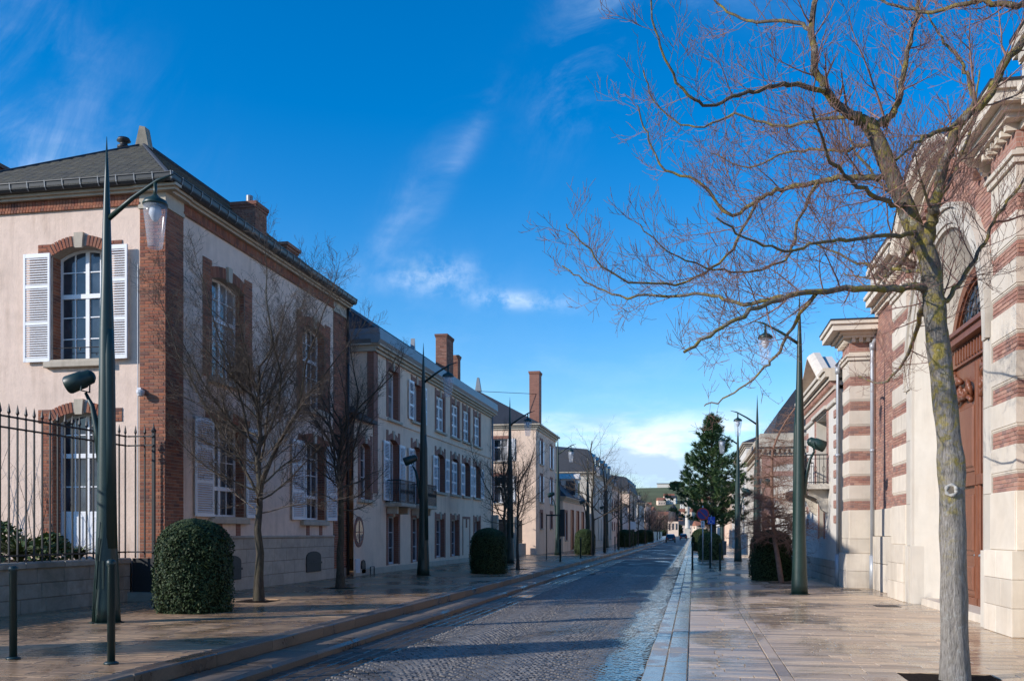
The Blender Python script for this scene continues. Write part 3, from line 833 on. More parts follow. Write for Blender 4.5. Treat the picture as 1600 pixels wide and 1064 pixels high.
BI += brick_items(FA, opA[1][0] - 0.24, opA[1][0] - 0.003, opA[1][2], opA[1][3] - 0.02, 0.012, 0.022)
for o in opS[2:]:
    BI += brick_items(FS, o[0] - 0.30, o[0] - 0.05, o[3] - 0.02, o[3] + 0.30, 0.012, 0.022); BI += brick_items(FS, o[1] + 0.05, o[1] + 0.30, o[3] - 0.02, o[3] + 0.30, 0.012, 0.022)
# arch voussoirs of brick, fanned about the arch centre; keystones
def voussoirs(fr, o, h, n, keyw, n1):
    w = (o[1] - o[0]) / 2; c = (o[0] + o[1]) / 2; r = (w * w + o[4] ** 2) / (2 * o[4]); zc = o[3] + o[4] - r
    amax = math.asin(min(1, w / r)); k = int(2 * amax * r / 0.078); out = []
    for i in range(k):
        a = -amax + 2 * amax * (i + 0.5) / k
        if abs(a * r) < keyw / 2 + 0.02: continue
        f = fr.rot(c, zc, 0, -a)
        out.append((f, -0.033, 0.033, r + 0.004, r + h, n, n1, 0.003))
    return out
KEYS = []
for fr, ops, h in ((FA, opA, 0.24), (FS, opS, 0.26)):
    for o in ops:
        BI += voussoirs(fr, o, h, 0.012, 0.20, 0.03)
        w = (o[1] - o[0]) / 2; c = (o[0] + o[1]) / 2
        pts = [(o[0] + 2 * w * k / 10, arc_z(o, o[0] + 2 * w * k / 10)) for k in range(11)]
        bk = MB(); bk.prism(fr, pts + [(p[0], p[1] + h) for p in pts[::-1]], 0.001, 0.012); bk.build('arch_bed', mortar, h1)
        zt = o[3] + o[4]
        bk = MB(); bk.prism(fr, [(c - 0.085, zt - 0.05), (c + 0.085, zt - 0.05), (c + 0.115, zt + h + 0.05), (c - 0.115, zt + h + 0.05)], 0.0, 0.07); bk.build('keystone', stone_trim, h1)
pieces('brick', h1, BI, brick, 300, 'bricks_beyond')
# frieze: soldier course over a rowlock, stone cornice, capitals of the quoins
FZ = []
def course(fr, u0, u1, z0, z1, n, n1):
    u = u0
    while u < u1 - 0.02: FZ.append((fr, u, u + 0.066, z0, z1, n, n1, 0.003)); u += 0.076
course(FA, XL, -11.94, 8.865, 9.035, 0.012, 0.03); course(FA, XL, -11.94, 8.79, 8.855, 0.03, 0.055)
course(FS, 19.74, 28.9, 8.865, 9.035, 0.012, 0.03); course(FS, 19.74, 28.9, 8.79, 8.855, 0.03, 0.055)
b = MB(); b.fbox(FA, XL, -11.94, 8.785, 9.04, 0, 0.012); b.fbox(FA, XL, -11.94, 8.785, 8.86, 0.012, 0.03)
b.fbox(FS, 19.74, 28.9, 8.785, 9.04, 0, 0.012); b.fbox(FS, 19.74, 28.9, 8.785, 8.86, 0.012, 0.03); b.build('frieze_bed', mortar, h1)
pieces('frieze_brick', h1, FZ, brick, 110, 'frieze_bricks_beyond')
b = MB()
for (a0, a1, k) in ((XL, -11.98, 0), (-11.98, X1, 0.035)):
    b.fbox(FA, a0, a1 + (0.30 + k if a1 == X1 else 0), 9.04, 9.10, 0, 0.13 + k); b.fbox(FA, a0, a1 + (0.36 + k if a1 == X1 else 0), 9.10, 9.16, 0, 0.20 + k)
for (a0, a1, k) in ((YC, 19.78, 0.035), (19.78, 28.86, 0), (28.86, YE, 0.035)):
    b.fbox(FS, a0, a1, 9.04, 9.10, 0.001, 0.131 + k); b.fbox(FS, a0, a1, 9.10, 9.16, 0.001, 0.201 + k)
b.fbox(FA, -11.97, X1 + 0.05, 8.705, 8.80, 0, 0.05); b.fbox(FA, -11.95, X1 + 0.035, 8.80, 9.04, 0, 0.035)
b.fbox(FS, YC, 19.77, 8.705, 8.80, 0.001, 0.051); b.fbox(FS, YC, 19.75, 8.80, 9.04, 0.001, 0.036)
b.fbox(FS, 28.87, YE, 8.705, 8.80, 0, 0.05); b.fbox(FS, 28.88, YE, 8.80, 9.04, 0, 0.035)
b.build('cornice', stone_trim, h1)
# gutter in joined lengths with ribs
def gutter(fr, u0, u1, z, n):
    g = MB(); k = int((u1 - u0) / 0.42)
    prof = [(0.0, 0.0), (0.16, 0.0), (0.20, 0.05), (0.215, 0.165), (0.235, 0.165), (0.235, 0.18), (0.20, 0.18), (0.185, 0.06), (0.02, 0.02)]
    for a, c in zip(prof, prof[1:]):
        g.face([fr.p(u0, z + a[1], n + a[0]), fr.p(u1, z + a[1], n + a[0]), fr.p(u1, z + c[1], n + c[0]), fr.p(u0, z + c[1], n + c[0])])
    par = g.build('gutter', zinc_dark, h1)
    for i in range(k + 1):
        u = u0 + (u1 - u0) * i / k
        q = MB(); q.prism(Fr(fr.p(u - 0.012, z, n), fr.N, fr.V, fr.U), [(0.165, -0.012), (0.212, 0.048), (0.238, 0.19), (0.20, 0.19), (0.19, 0.02)], 0, 0.024); q.build('gutter_bracket', zinc, par)
    return par
gutter(FA, XL - 0.1, X1 + 0.36, 9.16, 0.16); gutter(FS, YC - 0.35, YE, 9.16, 0.16)
# hip roof with slates
EZ = 9.22; AX, AY, AZ = -14.8, 23.72, 12.2
e0 = Vector((XL - 0.3, YC - 0.34, EZ)); e1 = Vector((X1 + 0.34, YC - 0.34, EZ)); e2 = Vector((X1 + 0.34, YE, EZ)); e3 = Vector((XL - 0.3, YE, EZ))
ap = Vector((AX, AY, AZ)); ar = Vector((AX, YE, AZ))
b = MB(); b.face([e0, e1, ap]); b.face([e1, e2, ar, ap]); b.face([e0, ap, ar, e3]); b.face([e2, e3, ar]); b.face([e0, e3, e2, e1])
b.build('roof', slate_far, h1)
def slates(A, B, C, step=0.125, wid=0.24, D=None, cap=0, mt=None, par=None):
    """slates on the slope A-B (eave) up to C (and D): real overlapping pieces"""
    mt = mt or slate; par = par or h1
    U = (B - A).normalized(); top = C if D is None else C
    nrm = (B - A).cross(C - A).normalized()
    if nrm.z < 0: nrm = -nrm
    V = nrm.cross(U)
    if V.z < 0: V = -V
    fr = Fr(A, U, V, nrm); Wd = (B - A).length; ht = (C - A).dot(V); cu = (C - A).dot(U); du = (D - A).dot(U) if D else cu
    its = []; r = 0; v = 0.0
    while v < ht:
        k = (v + step * 0.5) / ht; a = cu * k; c = Wd + (du - Wd) * k
        u = a + (wid / 2 if r % 2 else 0)
        tilt = 0.07
        f = Fr(fr.p(0, v, 0.012), U, V * math.cos(tilt) - nrm * math.sin(tilt), nrm * math.cos(tilt) + V * math.sin(tilt))
        while u < c - 0.05:
            its.append((f, u, min(c, u + wid - 0.006), -0.02, step, 0.0, 0.012 + rnd.uniform(0, 0.006), 0.002)); u += wid
        v += step; r += 1
    return its
S = slates(e0, e1, ap)
pieces('slate', h1, S, slate, 300, 'slates_beyond')
b = MB()
for it in slates(e1, e2, ap, D=ar): b.block(*it[:7], it[7], rnd.random())
b.build('slates_street_side', slate, h1, kind='stuff')
b = MB()
b.tube([e1 + Vector((0, 0, .03)), ap + Vector((0, 0, .03))], 0.045, 6); b.tube([e0 + Vector((0, 0, .02)), ap + Vector((0, 0, .03))], 0.045, 6); b.tube([ap + Vector((0, 0, .05)), ar + Vector((0, 0, .05))], 0.08, 6)
b.build('ridge', slate_far, h1)
fn = MB(); fn.prism(Fr((AX, AY, AZ), (1, 0, 0)), [(-0.20, -0.1), (0.22, -0.1), (0.11, 0.46), (-0.05, 0.50)], -0.12, 0.12); fn.build('finial', stone_wall, h1)
vt = MB(); vt.lathe([(0.10, -0.3), (0.10, 0.12), (0.17, 0.16), (0.17, 0.22), (0.10, 0.25), (0.10, 0.31), (0.19, 0.36), (0.15, 0.44), (0.02, 0.46)], 12)
for i in range(len(vt.v)): vt.v[i] = (vt.v[i][0] - 15.32, vt.v[i][1] + 23.6, vt.v[i][2] + 11.95)
vt.build('roof_vent', iron, h1, True)
# chimneys of brick
def chimney(par, x0, x1, y0, y1, z0, z1, pot=None, mt=None, cap=60, real=True, ledge=0.06):
    mt = mt or chimney_brick
    b = MB(); b.box(x0, x1, y0, y1, z0, z1); c = b.build('chimney', mortar if real else brick_far, par)
    if real:
        fa = Fr((x0, y0, 0), (1, 0, 0)); fb = Fr((x1, y0, 0), (0, 1, 0)); fc = Fr((x0, y1, 0), (0, -1, 0))
        pieces('brick', c, brick_items(fa, 0, x1 - x0, z0, z1 - 0.16, 0, 0.01) + brick_items(fb, 0, y1 - y0, z0, z1 - 0.16, 0, 0.01) + brick_items(fc, 0, y1 - y0, z0, z1 - 0.16, 0, 0.01), mt, cap, 'bricks_beyond')
    q = MB(); q.box(x0 - 0.035, x1 + 0.035, y0 - 0.035, y1 + 0.035, z1 - 0.16, z1 - 0.08); q.box(x0 - ledge, x1 + ledge, y0 - ledge, y1 + ledge, z1 - 0.08, z1 + 0.02); q.build('cap', mt if real else brick_far, c)
    if pot:
        q = MB(); q.lathe([(pot[0], z1), (pot[0], z1 + pot[1]), (pot[0] * 0.8, z1 + pot[1] + 0.01)], 12, ((x0 + x1) / 2, (y0 + y1) / 2)); q.build('pot', zinc, c)
    return c
chimney(h1, -13.35, -12.62, 26.0, 26.75, 9.6, 11.3, (0.10, 0.32), cap=60)
chimney(h1, -13.6, -12.9, 31.0 - 2.2, 31.9 - 2.2, 9.6, 10.95, None, cap=20, ledge=0.09)
chimney(h1, -18.3, -17.55, 21.2, 22.3, 9.8, 11.05, None, cap=10, ledge=0.1)
# plinth of ashlar along the street
its = []
for r, (z0, z1) in enumerate(((0.1, 0.46), (0.47, 0.82), (0.83, 1.17), (1.18, 1.44))):
    u = 19.745 if r % 2 else 19.745 - 0.0
    first = True
    while u < 28.88:
        l = rnd.uniform(0.62, 0.95) * (0.6 if first and r % 2 else 1); e = min(28.89, u + l)
        if 28.89 - e < .2: e = 28.89
        its.append((FS, u, e - 0.008, z0, z1, 0.02, 0.045, 0.004)); u = e; first = False
b = MB(); b.fbox(FS, 19.742, 28.895, 0.1, 1.445, 0, 0.026); b.build('plinth_bed', joint, h1)
pieces('plinth_stone', h1, its, stone_plinth)
b = MB(); b.block(FS, 19.742, 28.895, 1.445, 1.52, 0, 0.07, 0.02); b.build('plinth_cap', stone_plinth, h1)
for u in (21.35, 22.3, 26.75, 27.75): b = MB(); b.fbox(FS, u, u + 0.22, 1.525, 1.84, 0, 0.02); b.build('brick_bracket', brick_far, h1)
# sills
for fr, ops in ((FA, opA[:1] + opA[2:]), (FS, opS)):
    for o in ops:
        b = MB(); b.block(fr, o[0] - 0.16, o[1] + 0.10, o[2] - 0.16, o[2] - 0.03, 0.0, 0.13, 0.012); b.fbox(fr, o[0] + .001, o[1] - .001, o[2] - 0.05, o[2] + 0.012, -0.35, 0.10); b.build('sill', stone_trim, h1)
# windows and the garden door
window(FA, h1, opA[0], -0.32, 4, (0.21, 0.40, 0.585, 0.80), transom=2)
window(FA, h1, opA[1], -0.32, 4, (0.30, 0.48, 0.70, 0.85), name='garden_door', panel=0.95, transom=2)
window(FA, h1, opA[2], -0.32, 4, (0.21, 0.40, 0.585, 0.80), transom=2); window(FA, h1, opA[3], -0.32, 4, (0.25, 0.48, 0.70, 0.85), transom=2)
for o, gg in zip(opS[:2], (glass_curtain, glass)): window(FS, h1, o, -0.30, 4, (0.21, 0.40, 0.60, 0.80), transom=2, gm=gg)
for o in opS[2:]: window(FS, h1, o, -0.30, 4, (0.30, 0.58, 0.80), transom=0)
# shutters: slats of the sunlit pair are single pieces
o = opA[0]
shutter(FA, h1, o[0] - 0.68, o[0] - 0.01, o[2] - 0.02, o[3] + 0.06, 0.06, 'each'); shutter(FA, h1, o[1] + 0.01, o[1] + 0.56, o[2] - 0.02, o[3] + 0.14, 0.10, 'each')
for o in opS[2:]:
    shutter(FS, h1, o[0] - 0.85, o[0] - 0.01, o[2], o[3] + 0.1, 0.05); shutter(FS, h1, o[1] + 0.01, o[1] + 0.85, o[2], o[3] + 0.1, 0.05)
b = MB(); b.tube([FA.p(-14.1, 5.72, 0.0), FA.p(-12.74, 5.72, 0.0)], 0.012, 6); b.tube([FA.p(-13.42, 5.72, 0), FA.p(-13.42, 5.66, 0)], .02, 6); b.build('window_rail', iron, h1)
# cellar vents with dark plates, pipes and a security camera on the quoin
for u in (21.35, 26.63):
    q = MB(); pts = [(u, 0.42), (u + 1.1, 0.42), (u + 1.1, 0.88)] + [(u + 0.55 + 0.55 * math.cos(a), 0.88 + 0.16 * math.sin(a)) for a in [math.pi * k / 8 for k in range(1, 8)]] + [(u, 0.88)]
    q.prism(FS, pts, 0.04, 0.075); v = q.build('cellar_vent', iron, h1)
    q = MB(); q.fbox(FS, u - 0.05, u + 1.15, 0.66, 0.72, 0.076, 0.09); q.build('vent_bar', iron, v)
q = MB(); q.tube([FA.p(-11.985, 1.0, 0.03), FA.p(-11.985, 7.35, 0.03), FA.p(-11.975, 7.5, 0.03)], 0.014, 6); q.build('cable', pipe_grey, h1)
q = MB(); q.fbox(FA, -11.95, -11.86, 5.02 - .35, 5.12 - .35, 0.03, 0.12); q.lathe([(0.001, 4.56), (0.06, 4.58), (0.09, 4.65), (0.09, 4.70), (0.02, 4.72)], 12, (-11.84, YC - 0.16)); q.build('security_camera', grey_paint, h1, False)
q = MB(); q.tube([FS.p(30.03, 0.2, 0.09), FS.p(30.03, 9.1, 0.09)], 0.045, 8); q.build('downpipe', zinc_dark, h1, True)
# ---- garden terrace, stone wall, iron fence
b = MB(); b.box(-30, -12.16, -2, YC, -1.0, 1.0); b.build('garden_terrace', soil, None, kind='structure')
gw = thing('garden_wall', 'low weathered ashlar wall carrying the iron fence', 'wall', (-12.03, 12, 0.1))
FW = Fr((-11.95, 0, 0), (0, 1, 0))
b = MB(); b.box(-12.28, -11.951, -2, 18.62, 0.05, 0.96); b.build('core', joint, gw)
its = []
for r, (z0, z1) in enumerate(((0.1, 0.38), (0.39, 0.66), (0.67, 0.95))):
    u = 7.0 + 0.3 * (r % 2)
    while u < 18.6:
        e = min(18.62, u + rnd.uniform(0.5, 0.8))
        if 18.62 - e < .15: e = 18.62
        its.append((FW, u, e - 0.008, z0, z1, 0.0, 0.02 + rnd.uniform(0, .006), 0.006)); u = e
pieces('stone_block', gw, its, stone_wall)
its = []; u = 6.5
while u < 18.6:
    e = min(18.64, u + 1.1); its.append((Fr((-12.3, 0, 0.95), (0, 1, 0), (1, 0, 0), (0, 0, 1)), u, e - 0.006, 0.0, 0.42, 0, 0.11, 0.025)); u = e
pieces('coping_stone', gw, its, stone_wall)
fe = thing('iron_fence', 'black wrought iron fence of spear-topped bars on the low garden wall', 'fence', (-12.03, 12, 1.06))
bar = MB(); bar.box(-0.013, 0.013, -0.013, 0.013, 0.0, 2.62)
bar.lathe([(0.008, 2.60), (0.028, 2.63), (0.010, 2.65), (0.034, 2.70), (0.004, 2.85)], 6)
bar_me = bar.mesh('bar', iron)
y = 6.6
while y < 18.6:
    link('bar', bar_me, fe, None, Matrix.Translation((-12.03, y, 1.06))); y += 0.222
for k in range(3):
    link('bar', bar_me, fe, None, Matrix.Translation((-12.03 + 0.2 * (k + 1), 18.62 + 0.035 * (k + 1), 1.06)))
for z in (1.17, 3.46, 3.66):
    b = MB(); b.box(-12.05, -12.01, -2, 18.62, z, z + 0.03); b.box(-12.01, -11.4, 18.63, 18.66, z + .001, z + 0.031); b.build('rail', iron, fe)
b = MB(); b.box(-11.45, -11.39, 18.66, 18.72, 0.2, 3.75); b.lathe([(0.045, 3.75), (0.06, 3.8), (0.02, 3.86), (0.004, 3.98)], 8, (-11.42, 18.69)); b.build('end_post', iron, fe)
b = MB(); b.box(-11.93, -11.46, 18.69, 18.71, 0.3, 1.05); b.build('gate_plate', iron, fe)
b = MB(); b.box(-11.93, -11.3, 18.5, 18.98, 0.1, 0.32); o = b.build('door_step', stone_wall); tag(o, 'low stone step below the dark plate at the fence end', 'step')
# ------------------------------------------------------------------ long three-storey house with the wing
X2 = -11.1
F2 = Fr((X2, 0, 0), (0, 1, 0))
h2 = thing('terrace_house', 'long three-storey beige house with white shutters, iron balconies and tall brick chimneys', 'house', (X2, 32, 0.1))
Y0, Y1, W0 = 32.1, 52.1, 30.1
bays = [(33.75, 34.95), (36.85, 38.05), (40.45, 41.8), (43.15, 44.5), (45.45, 46.75), (47.85, 49.15)]
up = [(a, c, 6.12, 7.66, 0) for a, c in bays]; up[0] = (33.75, 34.95, 5.85, 7.7, 0)
mid = [(a, c, 2.78 if i < 2 else 3.42, 4.96, 0.16) for i, (a, c) in enumerate(bays)]
grd = [(a, c, 0.42 if i < 2 else 0.5, 2.22, 0) for i, (a, c) in enumerate(bays) if i != 4]
wingop = [(30.75, 31.75, 2.75, 4.55, 0.15)]
b = MB(); wall(b, F2, Y0, Y1, 0.0, 8.2, up + mid + grd); wall(b, F2, W0, Y0, 0.0, 5.5, wingop)
b.face([(X2, Y0, 5.4), (-20, Y0, 5.4), (-20, Y0, 8.2), (X2, Y0, 8.2)]); b.face([(X2, Y1, 0), (-20, Y1, 0), (-20, Y1, 8.2), (X2, Y1, 8.2)]); b.face([(-20, W0, 0), (-20, Y1, 0), (-20, Y1, 8.2), (-20, W0, 8.2)])
b.build('wall', plaster2, h2)
for o in up + mid + grd + wingop: b = MB(); reveal(b, F2, o, 0.30); b.build('reveal', brick_far, h2)
# brick surrounds
for o in up + mid + grd + wingop:
    b = MB(); t = 0.22
    b.fbox(F2, o[0] - t, o[0], o[2] - 0.02, o[3] + o[4] + t + 0.06, 0, 0.02); b.fbox(F2, o[1], o[1] + t, o[2] - 0.02, o[3] + o[4] + t + 0.06, 0, 0.02)
    for k in range(6):
        a = o[0] + (o[1] - o[0]) * k / 6; c = o[0] + (o[1] - o[0]) * (k + 1) / 6
        b.prism(F2, [(a, arc_z(o, a)), (c, arc_z(o, c)), (c, arc_z(o, c) + t), (a, arc_z(o, a) + t)], 0.0, 0.019)
    s = b.build('window_surround', brick_far, h2)
    cc = (o[0] + o[1]) / 2; zt = o[3] + o[4]
    q = MB(); q.prism(F2, [(cc - 0.09, zt - 0.03), (cc + 0.09, zt - 0.03), (cc + 0.11, zt + 0.30), (cc - 0.11, zt + 0.30)], 0, 0.05); q.build('keystone', stone_trim, s)
    if o[2] > 1: q = MB(); q.block(F2, o[0] - 0.25, o[1] + 0.25, o[2] - 0.12, o[2] - 0.021, 0, 0.12, 0.01); q.build('sill', stone_trim, s)
b = MB(); b.fbox(F2, Y0 - 0.03, Y0 + 0.42, 3.0, 8.0, 0.0, 0.025); b.box(X2 - 0.22, X2 + 0.02, Y0 - 0.025, Y0, 5.4, 8.0); b.build('quoin', brick_far, h2)
b = MB(); b.fbox(F2, 45.3, 45.42, 0.5, 2.4, 0, 0.02); b.fbox(F2, 46.78, 46.9, 0.5, 2.4, 0, 0.02); b.fbox(F2, 45.42, 46.78, 2.28, 2.4, 0, 0.02); b.fbox(F2, 46.0, 46.2, 1.85, 2.279, 0, 0.03); b.build('blind_niche_trim', brick_far, h2)
# string course, cornice, zinc gutter box
b = MB(); b.block(F2, Y0 + 0.5, Y1, 5.72, 5.86, 0, 0.05, 0.01); b.build('string_course', plaster2, h2)
b = MB(); b.fbox(F2, Y0 - 0.05, Y1 + .05, 8.0, 8.1, 0, 0.10); b.fbox(F2, Y0 - .1, Y1 + .1, 8.1, 8.2, 0, 0.2); b.fbox(F2, Y0 - .18, Y1 + .18, 8.2, 8.26, 0, 0.30)
b.box(-20, X2 + .1, Y0 - .101, Y0, 8.0, 8.2); b.box(-20, X2, Y0 - .22, Y0, 8.2, 8.26); b.build('cornice', stone_trim, h2)
b = MB(); b.prism(Fr((X2, Y0 - 0.25, 0), (1, 0, 0), (0, 0, 1), (0, 1, 0)), [(0.0, 8.26), (0.26, 8.26), (0.34, 8.40), (0.30, 8.78), (-0.1, 8.80)], 0, Y1 - Y0 + 0.5)
b.prism(Fr((-20, Y0, 0), (0, -1, 0), (0, 0, 1), (1, 0, 0)), [(0, 8.26), (0.18, 8.26), (0.26, 8.4), (0.22, 8.78), (-.1, 8.8)], 0, 8.9); b.build('gutter', zinc, h2)
b = MB(); b.face([(X2 + .1, Y0 - .2, 8.79), (X2 + .1, Y1 + .2, 8.79), (-14.2, Y1 - 3.0, 11.1), (-14.2, Y0 + 1.5, 11.1)]); b.face([(X2 + .2, Y0 - .2, 8.75), (-14.2, Y0 + 1.5, 11.1), (-20, Y0 - .2, 8.75)]); b.face([(X2 + .2, Y1 + .2, 8.75), (-20, Y1 + .2, 8.75), (-14.2, Y1 - 3.0, 11.1)]); b.face([(-20, Y0 - .2, 8.75), (-14.2, Y0 + 1.5, 11.1), (-14.2, Y1 - 3.0, 11.1), (-20, Y1 + .2, 8.75)]); b.build('roof', slate_far, h2)
b = MB(); b.face([(X2 + .15, W0, 5.5), (X2 + .15, Y0, 5.5), (-13.5, Y0, 7.0), (-13.5, W0, 7.0)]); b.fbox(F2, W0 + 0.01, Y0 - .04, 5.4, 5.52, 0, 0.18); b.build('wing_roof', slate_far, h2)
chimney(h2, -13.6, -13.0, 49.5, 50.9, 9.0, 12.25, None, cap=40); chimney(h2, -13.45, -12.85, 51.4, 51.95, 9.0, 11.45, None, cap=20)
b = MB(); b.prism(Fr((-13.2, 43.6, 0), (0, 1, 0)), [(0, 9.4), (0.55, 9.4), (0.3, 10.9)], -0.1, 0.1); b.build('finial', zinc, h2)
for i, o in enumerate(up):
    window(F2, h2, o, -0.26, 2, (0.5,), gm=glass_curtain if i in (0, 4) else glass)
    if i == 1: shutter(F2, h2, o[0] - 0.66, o[0] - 0.01, o[2], o[3], 0.05); shutter(F2, h2, o[1] + 0.01, o[1] + 0.66, o[2], o[3], 0.05)
    if i in (2, 3, 4, 5):
        m_ = (o[0] + o[1]) / 2
        shutter(F2, h2, o[0] + 0.01, m_ - 0.01, o[2], o[3] - .01, -0.10); shutter(F2, h2, m_ + 0.01, o[1] - 0.01, o[2], o[3] - .01, -0.10)
for i, o in enumerate(mid):
    window(F2, h2, o, -0.26, 2, (0.36, 0.68), name='balcony_door' if i < 2 else 'window', gm=glass_curtain if i in (1, 5) else glass)
    if i == 3:
        m_ = (o[0] + o[1]) / 2
        shutter(F2, h2, o[0] + 0.01, m_ - 0.01, o[2], o[3], -0.10); shutter(F2, h2, m_ + 0.01, o[1] - 0.01, o[2], o[3], -0.10)
    else:
        shutter(F2, h2, o[0] - 0.68, o[0] - 0.01, o[2], o[3], 0.05); shutter(F2, h2, o[1] + 0.01, o[1] + 0.68, o[2], o[3], 0.05)
for i, o in enumerate(grd): window(F2, h2, o, -0.24, 2, (0.34, 0.66), name='door' if i < 2 else 'window', fm=grey_paint)
window(F2, h2, wingop[0], -0.26, 2, (0.4, 0.7))
for i in (0, 1):
    o = mid[i]; a, c = o[0] - 0.32, o[1] + 0.32
    b = MB(); b.block(F2, a, c, 2.56, 2.70, 0, 0.62, 0.02); b.fbox(F2, a + .15, a + .35, 2.3, 2.559, 0, .4); b.fbox(F2, c - .35, c - .15, 2.3, 2.559, 0, .4); s = b.build('balcony', stone_trim, h2)
    railing(F2, 'balcony_railing', h2, a, c, 2.70, 3.55, 0.58, 0.10)
    fs = Fr((X2, a, 0), (1, 0, 0)); railing(fs, 'balcony_railing', h2, 0.02, 0.56, 2.70, 3.55, 0.0, 0.12)
# oval window, utility box, boot scraper, vent
q = MB(); ov = [(30.58 + 0.40 * math.cos(a), 1.63 + 0.44 * math.sin(a)) for a in [2 * math.pi * k / 24 for k in range(24)]]
q.prism(F2, [(30.58 + 0.47 * math.cos(a), 1.63 + 0.52 * math.sin(a)) for a in [2 * math.pi * k / 24 for k in range(24)]], 0, 0.025); s = q.build('oval_surround', brick_far, h2)
q = MB(); q.prism(F2, [(30.58 + 0.34 * math.cos(a), 1.63 + 0.39 * math.sin(a)) for a in [2 * math.pi * k / 24 for k in range(24)]], 0.026, 0.03); q.build('pane', glass, s)
q = MB(); q.fbox(F2, 30.565, 30.595, 1.25, 2.0, 0.031, 0.045); q.fbox(F2, 30.25, 30.9, 1.61, 1.64, 0.031, 0.044); q.build('glazing_bar', brick_far, s)
q = MB(); q.block(F2, 30.22, 30.6, 0.25, 0.72, 0, 0.05, 0.01); q.build('meter_box', grey_paint, h2)
q = MB(); q.prism(F2, [(30.8, 0.22), (31.2, 0.22), (31.2, 0.52)] + [(31.0 + 0.2 * math.cos(a), 0.52 + 0.16 * math.sin(a)) for a in (0.8, 1.57, 2.35)] + [(30.8, 0.52)], 0, 0.04); q.build('cellar_vent', iron, h2)
q = MB(); q.tube([(X2 + .1, 51.9, .15), (X2 + .1, 51.9, 8.1)], 0.05, 8); q.build('downpipe', zinc, h2, True)
b = MB(); b.block(F2, W0 + .02, Y1, 0.1, 0.36, 0, 0.04, 0.01); b.build('plinth', stone_trim, h2)
b = MB(); b.tube([(-10.95, 31.35, .15), (-10.95, 31.35, .42), (-10.95, 31.75, .42), (-10.95, 31.75, .15)], .02, 6); o = b.build('boot_scraper', iron); tag(o, 'small black hoop of a boot scraper by the oval window', 'boot scraper')

